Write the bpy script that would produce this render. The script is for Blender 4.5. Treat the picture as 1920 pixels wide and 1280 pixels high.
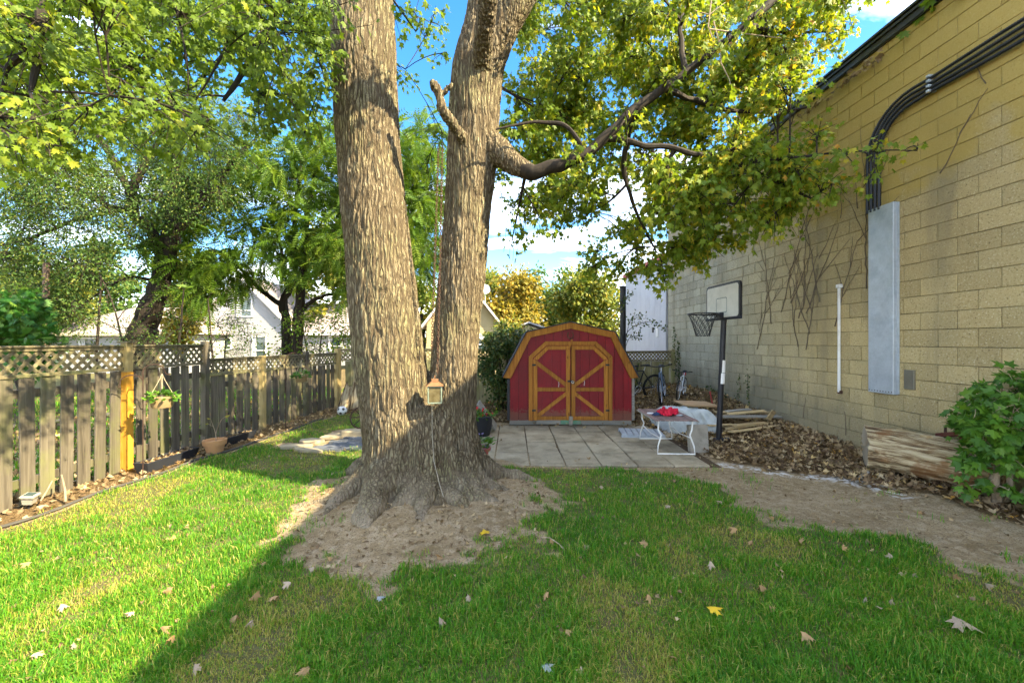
import bpy, bmesh, math, random
import numpy as np
from mathutils import Vector, Matrix
R = math.radians
random.seed(11)
rng = np.random.default_rng(11)
for _o in list(bpy.data.objects):
    bpy.data.objects.remove(_o)
scene = bpy.context.scene
C = scene.collection

# ------------------------------------------------------------------ camera, sky, sun, exposure
FOC = 775.0            # focal length in photograph pixels (1920 wide)
CAMZ = 1.62
cam_data = bpy.data.cameras.new('camera')
cam_data.sensor_width = 36.0
cam_data.lens = 36.0 * FOC / 1920.0
cam_data.clip_start = 0.05
cam_data.clip_end = 2000
cam = bpy.data.objects.new('camera', cam_data)
C.objects.link(cam)
cam.location = (0, 0, CAMZ)
cam.rotation_euler = (R(90), 0, 0)
scene.camera = cam

SUN_AZ = R(25)         # sun stands to the right and a little behind the camera
SUN_EL = R(37)
sdir = Vector((math.cos(SUN_AZ) * math.cos(SUN_EL), -math.sin(SUN_AZ) * math.cos(SUN_EL), math.sin(SUN_EL)))

world = bpy.data.worlds.new('World')
scene.world = world
world.use_nodes = True
wn, wl = world.node_tree.nodes, world.node_tree.links
wn.clear()
w_out = wn.new('ShaderNodeOutputWorld')
w_bg = wn.new('ShaderNodeBackground')
w_bg.inputs['Strength'].default_value = 0.15
w_sky = wn.new('ShaderNodeTexSky')
w_sky.sky_type = 'NISHITA'
w_sky.sun_disc = False
w_sky.sun_elevation = SUN_EL
w_sky.sun_rotation = math.atan2(sdir.x, sdir.y)
w_sky.altitude = 100
w_sky.air_density = 1.0
w_sky.dust_density = 0.6
w_sky.ozone_density = 2.0
w_tc = wn.new('ShaderNodeTexCoord')
w_sep = wn.new('ShaderNodeSeparateXYZ')
wl.new(w_tc.outputs['Generated'], w_sep.inputs[0])
w_add = wn.new('ShaderNodeMath'); w_add.operation = 'ADD'; w_add.inputs[1].default_value = 0.12
w_max = wn.new('ShaderNodeMath'); w_max.operation = 'MAXIMUM'; w_max.inputs[1].default_value = 0.0
wl.new(w_sep.outputs['Z'], w_max.inputs[0]); wl.new(w_max.outputs[0], w_add.inputs[0])
w_dx = wn.new('ShaderNodeMath'); w_dx.operation = 'DIVIDE'
w_dy = wn.new('ShaderNodeMath'); w_dy.operation = 'DIVIDE'
wl.new(w_sep.outputs['X'], w_dx.inputs[0]); wl.new(w_add.outputs[0], w_dx.inputs[1])
wl.new(w_sep.outputs['Y'], w_dy.inputs[0]); wl.new(w_add.outputs[0], w_dy.inputs[1])
w_cmb = wn.new('ShaderNodeCombineXYZ')
wl.new(w_dx.outputs[0], w_cmb.inputs[0]); wl.new(w_dy.outputs[0], w_cmb.inputs[1])
w_map = wn.new('ShaderNodeMapping'); w_map.inputs['Scale'].default_value = (0.55, 1.3, 1)
w_map.inputs['Rotation'].default_value = (0, 0, R(20))
w_map.inputs['Location'].default_value = (3.1, 1.7, 0)
wl.new(w_cmb.outputs[0], w_map.inputs['Vector'])
w_noi = wn.new('ShaderNodeTexNoise'); w_noi.inputs['Scale'].default_value = 1.1
w_noi.inputs['Detail'].default_value = 7; w_noi.inputs['Roughness'].default_value = 0.58
w_noi.inputs['Distortion'].default_value = 0.6
wl.new(w_map.outputs[0], w_noi.inputs['Vector'])
w_rmp = wn.new('ShaderNodeValToRGB')
w_rmp.color_ramp.elements[0].position = 0.47; w_rmp.color_ramp.elements[0].color = (0, 0, 0, 1)
w_rmp.color_ramp.elements[1].position = 0.80; w_rmp.color_ramp.elements[1].color = (1, 1, 1, 1)
wl.new(w_noi.outputs['Fac'], w_rmp.inputs[0])
w_hsv = wn.new('ShaderNodeHueSaturation'); w_hsv.inputs['Saturation'].default_value = 1.34
w_hsv.inputs['Value'].default_value = 0.48
wl.new(w_sky.outputs[0], w_hsv.inputs['Color'])
w_mix = wn.new('ShaderNodeMix'); w_mix.data_type = 'RGBA'
# clouds thicken towards the horizon, all the way round
w_hor = wn.new('ShaderNodeMapRange'); w_hor.inputs['From Min'].default_value = 0.02; w_hor.inputs['From Max'].default_value = 0.20
w_hor.inputs['To Min'].default_value = 0.16; w_hor.inputs['To Max'].default_value = 0.0
wl.new(w_sep.outputs['Z'], w_hor.inputs['Value'])
w_sum = wn.new('ShaderNodeMath'); w_sum.operation = 'ADD'
wl.new(w_noi.outputs['Fac'], w_sum.inputs[0]); wl.new(w_hor.outputs[0], w_sum.inputs[1])
wl.new(w_sum.outputs[0], w_rmp.inputs[0])
wl.new(w_rmp.outputs[0], w_mix.inputs['Factor'])
wl.new(w_hsv.outputs[0], w_mix.inputs['A'])
w_mix.inputs['B'].default_value = (7.4, 7.15, 6.8, 1)
wl.new(w_mix.outputs['Result'], w_bg.inputs['Color'])
wl.new(w_bg.outputs[0], w_out.inputs['Surface'])

sun_data = bpy.data.lights.new('sun', 'SUN')
sun_data.energy = 2.75
sun_data.angle = R(0.5)
sun_data.color = (1.0, 0.86, 0.58)
sun = bpy.data.objects.new('sun', sun_data)
C.objects.link(sun)
sun.rotation_euler = sdir.to_track_quat('Z', 'Y').to_euler()
sun.location = sdir * 60

vs = scene.view_settings
vs.view_transform = 'Standard'; vs.look = 'None'; vs.gamma = 1.0; vs.use_curve_mapping = False
vs.exposure = 3.0
scene.cycles.use_denoising = True
scene.cycles.max_bounces = 5
scene.cycles.diffuse_bounces = 3
scene.cycles.glossy_bounces = 2
scene.cycles.transmission_bounces = 4
scene.cycles.transparent_max_bounces = 6
scene.cycles.use_light_tree = False
scene.cycles.use_adaptive_sampling = True
scene.cycles.adaptive_threshold = 0.03
scene.cycles.caustics_reflective = False
scene.cycles.caustics_refractive = False

# ------------------------------------------------------------------ small helpers
def pt(px, py, d):
    """point of the yard that lies d metres ahead and at that place of the photograph (used for layout only)"""
    return np.array([(px - 960) / FOC * d, d, CAMZ + (640 - py) / FOC * d])

def _hash(ix, iy, iz, seed):
    h = (ix * 374761393 + iy * 668265263 + iz * 2147483647 + seed * 974634777) & 0xFFFFFFFF
    h = ((h ^ (h >> 13)) * 1274126177) & 0xFFFFFFFF
    h = (h ^ (h >> 16)) & 0xFFFFFFFF
    return h.astype(np.float64) / 4294967295.0

def vnoise(p, seed=0):
    p = np.asarray(p, dtype=np.float64)
    i = np.floor(p).astype(np.int64)
    f = p - i
    u = f * f * (3 - 2 * f)
    out = 0
    for a in (0, 1):
        for b in (0, 1):
            for c in (0, 1):
                w = (u[:, 0] if a else 1 - u[:, 0]) * (u[:, 1] if b else 1 - u[:, 1]) * (u[:, 2] if c else 1 - u[:, 2])
                out = out + w * _hash(i[:, 0] + a, i[:, 1] + b, i[:, 2] + c, seed)
    return out

def fbm(p, seed=0, octv=4, gain=0.5):
    p = np.asarray(p, dtype=np.float64)
    s = 0; amp = 1; tot = 0
    for k in range(octv):
        s = s + amp * vnoise(p * (2 ** k) + 17.3 * k, seed + k)
        tot += amp; amp *= gain
    return s / tot

def sstep(a, b, x):
    t = np.clip((x - a) / (b - a), 0, 1)
    return t * t * (3 - 2 * t)

def tag(o, label=None, cat=None, group=None, kind=None):
    if label: o['label'] = label
    if cat: o['category'] = cat
    if group: o['group'] = group
    if kind: o['kind'] = kind
    return o

def empty(name, loc=(0, 0, 0), rz=0.0, label=None, cat=None, group=None):
    o = bpy.data.objects.new(name, None)
    o.empty_display_size = 0.1
    C.objects.link(o)
    o.location = loc
    o.rotation_euler = (0, 0, rz)
    return tag(o, label, cat, group)

def link(name, me, parent=None, loc=None, rot=None, scale=None):
    o = bpy.data.objects.new(name, me)
    C.objects.link(o)
    if parent: o.parent = parent
    if loc is not None: o.location = loc
    if rot is not None: o.rotation_euler = rot
    if scale is not None: o.scale = scale
    return o

def np_mesh(name, V, F, mat=None, smooth=False, attr=None, sharp=None):
    """V (n,3); F (m,k) all faces with the same number of corners"""
    V = np.asarray(V, dtype=np.float32); F = np.asarray(F, dtype=np.int32)
    me = bpy.data.meshes.new(name)
    m, k = F.shape
    me.vertices.add(len(V)); me.vertices.foreach_set('co', V.ravel())
    me.loops.add(m * k); me.loops.foreach_set('vertex_index', F.ravel())
    me.polygons.add(m)
    me.polygons.foreach_set('loop_start', np.arange(0, m * k, k, dtype=np.int32))
    me.polygons.foreach_set('loop_total', np.full(m, k, dtype=np.int32))
    me.polygons.foreach_set('use_smooth', np.full(m, bool(smooth)))
    me.update(calc_edges=True)
    me.validate()
    if attr:
        for an, av in attr.items():
            a = me.attributes.new(an, 'FLOAT', 'POINT')
            a.data.foreach_set('value', np.asarray(av, dtype=np.float32))
    if mat: me.materials.append(mat)
    return me

class MB:
    """collects simple shapes into one mesh"""
    def __init__(self):
        self.v = []; self.f = []; self.sm = []
    def add(self, vs, fs, smooth=False):
        b = len(self.v)
        self.v.extend([tuple(map(float, p)) for p in vs])
        for f in fs:
            self.f.append(tuple(b + i for i in f)); self.sm.append(smooth)
        return self
    def box(self, c, s, rot=None):
        hx, hy, hz = s[0] / 2, s[1] / 2, s[2] / 2
        pts = [Vector((x * hx, y * hy, z * hz)) for z in (-1, 1) for y in (-1, 1) for x in (-1, 1)]
        if rot is not None:
            pts = [rot @ p for p in pts]
        pts = [(p.x + c[0], p.y + c[1], p.z + c[2]) for p in pts]
        return self.add(pts, [(0, 2, 3, 1), (4, 5, 7, 6), (0, 1, 5, 4), (2, 6, 7, 3), (0, 4, 6, 2), (1, 3, 7, 5)])
    def tube(self, pts, rad, n=8, cap=True):
        P = [Vector(p) for p in pts]
        if not hasattr(rad, '__len__'): rad = [rad] * len(P)
        vs = []; fs = []
        up = None
        for i, p in enumerate(P):
            t = (P[min(i + 1, len(P) - 1)] - P[max(i - 1, 0)])
            if t.length < 1e-9: t = Vector((0, 0, 1))
            t.normalize()
            if up is None:
                up = t.orthogonal().normalized()
            else:
                up = (up - t * up.dot(t))
                if up.length < 1e-6: up = t.orthogonal()
                up.normalize()
            w = t.cross(up)
            for k in range(n):
                a = 2 * math.pi * k / n
                q = p + (up * math.cos(a) + w * math.sin(a)) * rad[i]
                vs.append((q.x, q.y, q.z))
        for i in range(len(P) - 1):
            for k in range(n):
                a = i * n + k; b = i * n + (k + 1) % n
                fs.append((a, b, b + n, a + n))
        self.add(vs, fs, True)
        if cap:
            b = len(self.v) - len(vs)
            self.f.append(tuple(b + n - 1 - k for k in range(n))); self.sm.append(False)
            e = b + (len(P) - 1) * n
            self.f.append(tuple(e + k for k in range(n))); self.sm.append(False)
        return self
    def ring(self, c, r, rt, axis='z', n=24, m=6, ell=(1, 1)):
        """torus round a centre"""
        vs = []; fs = []
        for i in range(n):
            a = 2 * math.pi * i / n
            for j in range(m):
                b = 2 * math.pi * j / m
                rr = r + rt * math.cos(b); z = rt * math.sin(b)
                x, y = rr * math.cos(a) * ell[0], rr * math.sin(a) * ell[1]
                p = {'z': (x, y, z), 'y': (x, z, y), 'x': (z, x, y)}[axis]
                vs.append((p[0] + c[0], p[1] + c[1], p[2] + c[2]))
        for i in range(n):
            for j in range(m):
                fs.append((i * m + j, ((i + 1) % n) * m + j, ((i + 1) % n) * m + (j + 1) % m, i * m + (j + 1) % m))
        return self.add(vs, fs, True)
    def lathe(self, prof, c=(0, 0, 0), n=24, ell=(1, 1), close=False):
        vs = []; fs = []
        for r, z in prof:
            for k in range(n):
                a = 2 * math.pi * k / n
                vs.append((c[0] + r * math.cos(a) * ell[0], c[1] + r * math.sin(a) * ell[1], c[2] + z))
        for i in range(len(prof) - 1):
            for k in range(n):
                a = i * n + k; b = i * n + (k + 1) % n
                fs.append((a, b, b + n, a + n))
        self.add(vs, fs, True)
        b = len(self.v) - len(vs)
        if prof[0][0] > 1e-4:
            self.f.append(tuple(b + n - 1 - k for k in range(n))); self.sm.append(False)
        if prof[-1][0] > 1e-4:
            e = b + (len(prof) - 1) * n
            self.f.append(tuple(e + k for k in range(n))); self.sm.append(False)
        return self
    def prism(self, poly, th, plane='xz', off=0.0):
        """2-D polygon extruded by th; plane xz -> thickness along y from off to off+th"""
        ar = sum(poly[i][0] * poly[(i + 1) % len(poly)][1] - poly[(i + 1) % len(poly)][0] * poly[i][1] for i in range(len(poly)))
        if ar < 0: poly = poly[::-1]
        n = len(poly)
        def m(a, b, t):
            return {'xz': (a, t, b), 'xy': (a, b, t), 'yz': (t, a, b)}[plane]
        vs = [m(a, b, off) for a, b in poly] + [m(a, b, off + th) for a, b in poly]
        fr = tuple(range(n)); bk = tuple(range(2 * n - 1, n - 1, -1))
        sd = [(i, i + n, (i + 1) % n + n, (i + 1) % n) for i in range(n)]
        if plane != 'xz':
            fr = fr[::-1]; bk = bk[::-1]; sd = [q[::-1] for q in sd]
        return self.add(vs, [fr, bk] + sd)
    def mesh(self, name, mat, sharp=40):
        me = bpy.data.meshes.new(name)
        me.from_pydata(self.v, [], self.f)
        me.polygons.foreach_set('use_smooth', np.array(self.sm, dtype=bool))
        me.update()
        if any(self.sm): me.set_sharp_from_angle(angle=R(sharp))
        if mat: me.materials.append(mat)
        return me
    def build(self, name, mat, parent=None, loc=None, rot=None, bevel=0):
        me = self.mesh(name, mat)
        if bevel: bevel_mesh(me, bevel)
        return link(name, me, parent, loc, rot)

def bevel_mesh(me, w, seg=1):
    bm = bmesh.new(); bm.from_mesh(me)
    ed = [e for e in bm.edges if len(e.link_faces) == 2 and e.calc_face_angle(0) > R(30)]
    bmesh.ops.bevel(bm, geom=ed, offset=w, segments=seg, affect='EDGES', clamp_overlap=True)
    bm.to_mesh(me); bm.free()

def box_mesh(name, size, mat, bevel=0.0, center=(0, 0, 0)):
    me = MB().box(center, size).mesh(name, mat)
    if bevel: bevel_mesh(me, bevel)
    return me

def clip_poly(poly, x0, x1, z0, z1):
    def cl(P, ins, inter):
        out = []
        for i in range(len(P)):
            a, b = P[i - 1], P[i]
            if ins(b):
                if not ins(a): out.append(inter(a, b))
                out.append(b)
            elif ins(a): out.append(inter(a, b))
        return out
    def ix(v): return lambda a, b: (v, a[1] + (b[1] - a[1]) * (v - a[0]) / (b[0] - a[0]))
    def iz(v): return lambda a, b: (a[0] + (b[0] - a[0]) * (v - a[1]) / (b[1] - a[1]), v)
    for ins, it in ((lambda p: p[0] >= x0, ix(x0)), (lambda p: p[0] <= x1, ix(x1)), (lambda p: p[1] >= z0, iz(z0)), (lambda p: p[1] <= z1, iz(z1))):
        if not poly: return []
        poly = cl(poly, ins, it)
    return poly

# ------------------------------------------------------------------ material helpers
class NT:
    def __init__(self, name):
        self.m = bpy.data.materials.new(name); self.m.use_nodes = True
        self.t = self.m.node_tree; self.t.nodes.clear()
        self.out = self.n('ShaderNodeOutputMaterial')
    def n(self, typ, **kw):
        nd = self.t.nodes.new(typ)
        for k, v in kw.items(): setattr(nd, k, v)
        return nd
    def l(self, a, b): self.t.links.new(a, b)
    def put(self, sock, v):
        if hasattr(v, 'is_output') or isinstance(v, bpy.types.NodeSocket): self.l(v, sock)
        else:
            if isinstance(v, tuple) and len(v) == 3 and sock.type == 'RGBA': v = (*v, 1)
            sock.default_value = v
    def pos(self): return self.n('ShaderNodeNewGeometry').outputs['Position']
    def objc(self): return self.n('ShaderNodeTexCoord').outputs['Object']
    def rand(self): return self.n('ShaderNodeObjectInfo').outputs['Random']
    def attr(self, a): return self.n('ShaderNodeAttribute', attribute_name=a).outputs['Fac']
    def mapping(self, vec, scale=(1, 1, 1), rot=(0, 0, 0), loc=(0, 0, 0)):
        nd = self.n('ShaderNodeMapping'); self.l(vec, nd.inputs[0])
        self.put(nd.inputs['Location'], loc); self.put(nd.inputs['Rotation'], rot); self.put(nd.inputs['Scale'], scale)
        return nd.outputs[0]
    def vadd(self, a, b):
        nd = self.n('ShaderNodeVectorMath', operation='ADD'); self.put(nd.inputs[0], a); self.put(nd.inputs[1], b); return nd.outputs[0]
    def noise(self, vec, scale=5, detail=4, rough=0.55, dist=0.0):
        nd = self.n('ShaderNodeTexNoise'); self.l(vec, nd.inputs['Vector'])
        nd.inputs['Scale'].default_value = scale; nd.inputs['Detail'].default_value = detail
        nd.inputs['Roughness'].default_value = rough; nd.inputs['Distortion'].default_value = dist
        return nd.outputs['Fac']
    def voro(self, vec, scale=5, feature='F1'):
        nd = self.n('ShaderNodeTexVoronoi', feature=feature); self.l(vec, nd.inputs['Vector'])
        nd.inputs['Scale'].default_value = scale
        return nd
    def ramp(self, fac, stops, interp='LINEAR'):
        nd = self.n('ShaderNodeValToRGB'); nd.color_ramp.interpolation = interp
        el = nd.color_ramp.elements
        while len(el) > 1: el.remove(el[-1])
        for i, (p, c) in enumerate(stops):
            if not isinstance(c, tuple): c = (c, c, c)
            e = el[0] if i == 0 else el.new(p)
            e.position = p; e.color = (*c[:3], 1)
        self.l(fac, nd.inputs[0]); return nd.outputs[0]
    def mix(self, f, a, b, blend='MIX'):
        nd = self.n('ShaderNodeMix', data_type='RGBA', blend_type=blend)
        self.put(nd.inputs['Factor'], f); self.put(nd.inputs['A'], a); self.put(nd.inputs['B'], b)
        return nd.outputs['Result']
    def math(self, op, a, b=0.0, clamp=False):
        nd = self.n('ShaderNodeMath', operation=op, use_clamp=clamp)
        self.put(nd.inputs[0], a); self.put(nd.inputs[1], b); return nd.outputs[0]
    def sepz(self, vec, ax='Z'):
        nd = self.n('ShaderNodeSeparateXYZ'); self.l(vec, nd.inputs[0]); return nd.outputs[ax]
    def bump(self, h, strength=0.5, dist=0.01, normal=None):
        nd = self.n('ShaderNodeBump'); self.l(h, nd.inputs['Height'])
        nd.inputs['Strength'].default_value = strength; nd.inputs['Distance'].default_value = dist
        if normal is not None: self.l(normal, nd.inputs['Normal'])
        return nd.outputs[0]
    def bsdf(self, color, rough=0.8, metal=0.0, normal=None, spec=0.3, **kw):
        nd = self.n('ShaderNodeBsdfPrincipled')
        self.put(nd.inputs['Base Color'], color); self.put(nd.inputs['Roughness'], rough)
        self.put(nd.inputs['Metallic'], metal); self.put(nd.inputs['Specular IOR Level'], spec)
        for k, v in kw.items(): self.put(nd.inputs[k], v)
        if normal is not None: self.l(normal, nd.inputs['Normal'])
        self.l(nd.outputs[0], self.out.inputs['Surface'])
        return nd

def hsv_jit(t, col, fac, amount=0.3):
    """brightness jitter of a colour by a 0..1 value"""
    nd = t.n('ShaderNodeHueSaturation')
    v = t.math('MULTIPLY_ADD', fac, amount); v.node.inputs[2].default_value = 1 - amount / 2
    t.l(v, nd.inputs['Value']); t.put(nd.inputs['Color'], col)
    return nd.outputs[0]

def plain(name, color, rough=0.6, metal=0.0, var=0.25, scale=9.0, bump=0.15, dirt=None, spec=0.3):
    t = NT(name); o = t.objc()
    o = t.vadd(o, t.rand())
    n1 = t.noise(o, scale, 5, 0.6); n2 = t.noise(o, scale * 7, 3, 0.6)
    f = t.math('MULTIPLY_ADD', n2, 0.4); t.l(n1, f.node.inputs[2])
    c = hsv_jit(t, color, t.math('MULTIPLY', f, 0.75), var * 2)
    if dirt:
        m = t.ramp(t.noise(o, scale * 0.7, 6, 0.7), [(0.5, 0.0), (0.72, 1.0)])
        c = t.mix(t.math('MULTIPLY', m, 0.7), c, dirt)
    rr = t.math('MULTIPLY_ADD', n1, 0.25); rr.node.inputs[2].default_value = max(rough - 0.12, 0.02)
    t.bsdf(c, rr, metal, t.bump(n2, bump, 0.004), spec)
    return t.m

def wood(name, base, dark, knots=True, grain=1.0, moss=None, rough=0.8, jit=0.5, axis=2):
    """timber with grain along the local length axis"""
    t = NT(name); o = t.objc(); r = t.rand()
    off = t.n('ShaderNodeCombineXYZ'); rs = t.math('MULTIPLY', r, 37.0)
    for k in range(3): t.l(rs, off.inputs[k])
    o = t.vadd(o, off.outputs[0])
    sc = [26 * grain] * 3; sc[axis] = 1.6 * grain
    g = t.noise(t.mapping(o, tuple(sc)), 1.0, 6, 0.65, 0.6)
    sc2 = [9 * grain] * 3; sc2[axis] = 0.9
    g2 = t.noise(t.mapping(o, tuple(sc2)), 1.0, 4, 0.6, 0.3)
    c = t.mix(t.ramp(g, [(0.32, 0.0), (0.68, 1.0)]), dark, base)
    c = t.mix(t.math('MULTIPLY', t.ramp(g2, [(0.42, 0.0), (0.7, 1.0)]), 0.55), c, tuple(x * 0.55 for x in base))
    if knots:
        v = t.voro(t.mapping(o, tuple(7.0 if k != axis else 3.0 for k in range(3))), 1.0)
        kn = t.ramp(v.outputs['Distance'], [(0.06, 1.0), (0.14, 0.0)])
        c = t.mix(t.math('MULTIPLY', kn, 0.75), c, tuple(x * 0.35 for x in dark))
    if moss:
        mm = t.ramp(t.noise(o, 2.2, 5, 0.6), [(0.5, 0.0), (0.66, 1.0)])
        c = t.mix(t.math('MULTIPLY', mm, 0.6), c, moss)
    c = hsv_jit(t, c, r, jit)
    t.bsdf(c, rough, 0.0, t.bump(g, 0.5, 0.004), 0.2)
    return t.m

def leaf_mat(name, stops, trans=0.45, rough=0.5, hue_noise=True, gloss=0.25):
    t = NT(name)
    f = t.attr('rnd')
    c = t.ramp(f, stops)
    n = t.noise(t.pos(), 1.3, 3, 0.6)
    c = hsv_jit(t, c, n, 0.5)
    p = t.n('ShaderNodeBsdfPrincipled')
    t.put(p.inputs['Base Color'], c); p.inputs['Roughness'].default_value = rough
    p.inputs['Specular IOR Level'].default_value = gloss
    tr = t.n('ShaderNodeBsdfTranslucent')
    warm = t.mix(0.75, c, (1.35, 1.25, 0.45), 'MULTIPLY')
    t.l(warm, tr.inputs['Color'])
    mx = t.n('ShaderNodeMixShader'); mx.inputs[0].default_value = trans
    t.l(p.outputs[0], mx.inputs[1]); t.l(tr.outputs[0], mx.inputs[2])
    t.l(mx.outputs[0], t.out.inputs['Surface'])
    return t.m
# ------------------------------------------------------------------ materials
M = {}
M['fence'] = wood('weathered_fence', (0.168, 0.143, 0.102), (0.052, 0.042, 0.03), moss=(0.125, 0.13, 0.045), jit=0.6)
M['fence_far'] = wood('weathered_fence_green', (0.33, 0.30, 0.16), (0.13, 0.11, 0.06), moss=(0.17, 0.19, 0.05), jit=0.4)
M['lattice'] = wood('weathered_lattice', (0.24, 0.20, 0.115), (0.09, 0.075, 0.04), knots=False, moss=(0.24, 0.24, 0.09), jit=0.4)
M['new_post'] = wood('stained_post', (0.62, 0.31, 0.035), (0.42, 0.18, 0.02), jit=0.1, rough=0.6)
M['old_post'] = wood('pale_post', (0.52, 0.40, 0.17), (0.32, 0.23, 0.09), jit=0.2)
M['trim'] = wood('stained_trim', (0.50, 0.215, 0.032), (0.22, 0.075, 0.012), grain=1.4, jit=0.35, rough=0.62)
M['plank'] = wood('scrap_plank', (0.55, 0.42, 0.22), (0.28, 0.19, 0.09), jit=0.6, axis=0)
M['plank_red'] = wood('dark_red_plank', (0.22, 0.07, 0.04), (0.10, 0.03, 0.02), jit=0.3, axis=0)
M['grey_timber'] = wood('grey_timber', (0.36, 0.34, 0.29), (0.17, 0.155, 0.13), jit=0.4, axis=0)
M['table_slat'] = wood('table_slat', (0.30, 0.20, 0.17), (0.17, 0.11, 0.095), knots=False, jit=0.4, axis=1)
def shed_paint():
    t = NT('red_paint'); p = t.pos(); o = t.vadd(t.objc(), t.rand())
    g = t.noise(t.mapping(o, (45, 45, 2.2)), 1.0, 5, 0.65); b = t.noise(p, 3.0, 5, 0.65); s = t.noise(p, 26, 4, 0.7)
    c = t.mix(t.ramp(b, [(0.35, 0.0), (0.7, 1.0)]), (0.165, 0.003, 0.007), (0.235, 0.006, 0.012))
    c = t.mix(t.math('MULTIPLY', t.ramp(g, [(0.30, 1.0), (0.45, 0.0)]), 0.6), c, (0.075, 0.004, 0.006))
    c = t.mix(t.math('MULTIPLY', t.ramp(s, [(0.70, 0.0), (0.76, 1.0)]), 0.7), c, (0.40, 0.16, 0.14))          # flaked spots
    sp = t.math('MULTIPLY', t.ramp(t.math('ADD', t.sepz(p, 'Z'), t.math('MULTIPLY', s, -0.5)), [(-0.16, 1.0), (0.06, 0.0)]), 0.5)
    c = t.mix(sp, c, (0.17, 0.115, 0.07))                                                                       # mud splashed along the base
    c = hsv_jit(t, c, t.rand(), 0.25)
    t.bsdf(c, t.math('MULTIPLY_ADD', b, 0.3), 0, t.bump(g, 0.4, 0.003), 0.3).inputs['Roughness'].links[0].from_node.inputs[2].default_value = 0.35
    return t.m
M['red_paint'] = shed_paint()
M['groove'] = plain('shed_groove', (0.06, 0.006, 0.008), 0.8)
M['black_metal'] = plain('black_metal', (0.018, 0.018, 0.022), 0.45, 0.3, 0.3, spec=0.5)
M['dark_iron'] = plain('rusty_iron', (0.07, 0.04, 0.03), 0.7, 0.5, 0.4)
M['rust'] = plain('rust', (0.10, 0.055, 0.035), 0.8, 0.4, 0.5, 30)
M['white_metal'] = plain('white_enamel', (0.72, 0.71, 0.67), 0.4, 0, 0.12, 14, 0.1, dirt=(0.42, 0.38, 0.30))
M['galv'] = plain('galvanized', (0.46, 0.50, 0.53), 0.45, 0.4, 0.45, 5, 0.12, dirt=(0.28, 0.33, 0.38))
M['white_pvc'] = plain('white_pvc', (0.78, 0.76, 0.72), 0.4, 0, 0.1, dirt=(0.5, 0.45, 0.35))
M['flash'] = plain('dark_flashing', (0.035, 0.037, 0.04), 0.45, 0.3, 0.3, 4, 0.05, spec=0.5)
M['plate'] = plain('grey_plate', (0.22, 0.20, 0.15), 0.4, 0.5, 0.4, 6)
M['concrete'] = plain('old_concrete', (0.30, 0.27, 0.22), 0.9, 0, 0.35, 12, 0.5, dirt=(0.16, 0.14, 0.10))
M['stone'] = plain('field_stone', (0.34, 0.28, 0.18), 0.9, 0, 0.4, 10, 0.6, dirt=(0.2, 0.16, 0.1))
M['terracotta'] = plain('terracotta', (0.46, 0.25, 0.11), 0.8, 0, 0.2, 10, 0.2, dirt=(0.36, 0.22, 0.12))
M['rose_pot'] = plain('rose_plastic', (0.36, 0.10, 0.085), 0.5)
M['beige_plastic'] = plain('beige_plastic', (0.27, 0.19, 0.095), 0.5, 0, 0.1, 6, 0.05)
M['black_plastic'] = plain('black_plastic', (0.022, 0.024, 0.03), 0.5, 0, 0.3)
M['grey_plastic'] = plain('grey_plastic', (0.36, 0.40, 0.44), 0.6, 0, 0.2, 6, 0.1, dirt=(0.26, 0.26, 0.25))
M['potting'] = plain('potting_soil', (0.10, 0.065, 0.035), 0.95, 0, 0.6, 30, 1.0)
M['rope'] = plain('jute_rope', (0.50, 0.40, 0.26), 0.9, 0, 0.3, 40, 0.5)
M['cord'] = plain('pale_cord', (0.27, 0.235, 0.17), 0.6)
M['tyre'] = plain('tyre_rubber', (0.016, 0.016, 0.017), 0.8)
M['chrome'] = plain('worn_chrome', (0.62, 0.63, 0.65), 0.3, 0.9, 0.2)
M['frame_blue'] = plain('blue_grey_paint', (0.14, 0.20, 0.30), 0.35, 0.2, 0.3)
M['frame_white'] = plain('white_frame_paint', (0.62, 0.64, 0.66), 0.35, 0, 0.2)
M['frame_red'] = plain('red_frame_paint', (0.42, 0.02, 0.03), 0.35)
M['red_cloth'] = plain('red_cloth', (0.55, 0.012, 0.04), 0.75, 0, 0.3, 18, 0.5)
M['blue_cloth'] = plain('navy_cloth', (0.03, 0.05, 0.11), 0.8)
M['tarp'] = plain('silver_tarp', (0.44, 0.47, 0.46), 0.42, 0.1, 0.3, 7, 0.3, dirt=(0.25, 0.26, 0.25))
M['cardboard'] = plain('wet_cardboard', (0.36, 0.24, 0.13), 0.9)
M['board_white'] = plain('backboard_white', (0.66, 0.64, 0.57), 0.45, 0, 0.15, 3, 0.05, dirt=(0.45, 0.44, 0.38))
M['board_line'] = plain('backboard_line', (0.20, 0.24, 0.22), 0.6)
M['net'] = plain('dark_net', (0.04, 0.04, 0.04), 0.9)
M['copper'] = plain('brown_copper', (0.30, 0.15, 0.07), 0.5, 0.5, 0.35, 12)
M['lamp_frame'] = plain('verdigris_frame', (0.22, 0.26, 0.19), 0.55, 0.4, 0.3)
M['ball_white'] = plain('ball_white', (0.7, 0.7, 0.68), 0.5)
M['ball_black'] = plain('ball_black', (0.03, 0.03, 0.03), 0.5)
M['shingle'] = plain('dark_shingle', (0.05, 0.05, 0.055), 0.9, 0, 0.4, 30, 0.6)
M['grey_roof'] = plain('grey_shingle', (0.30, 0.25, 0.22), 0.9, 0, 0.3, 9, 0.5)
M['pale_roof'] = plain('pale_shingle', (0.30, 0.25, 0.22), 0.9, 0, 0.35, 6, 0.5)
M['siding'] = plain('white_siding', (0.34, 0.335, 0.32), 0.6, 0, 0.08, 2, 0.05)
M['tan_siding'] = plain('tan_siding', (0.52, 0.42, 0.22), 0.7, 0, 0.1, 2, 0.05)
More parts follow.
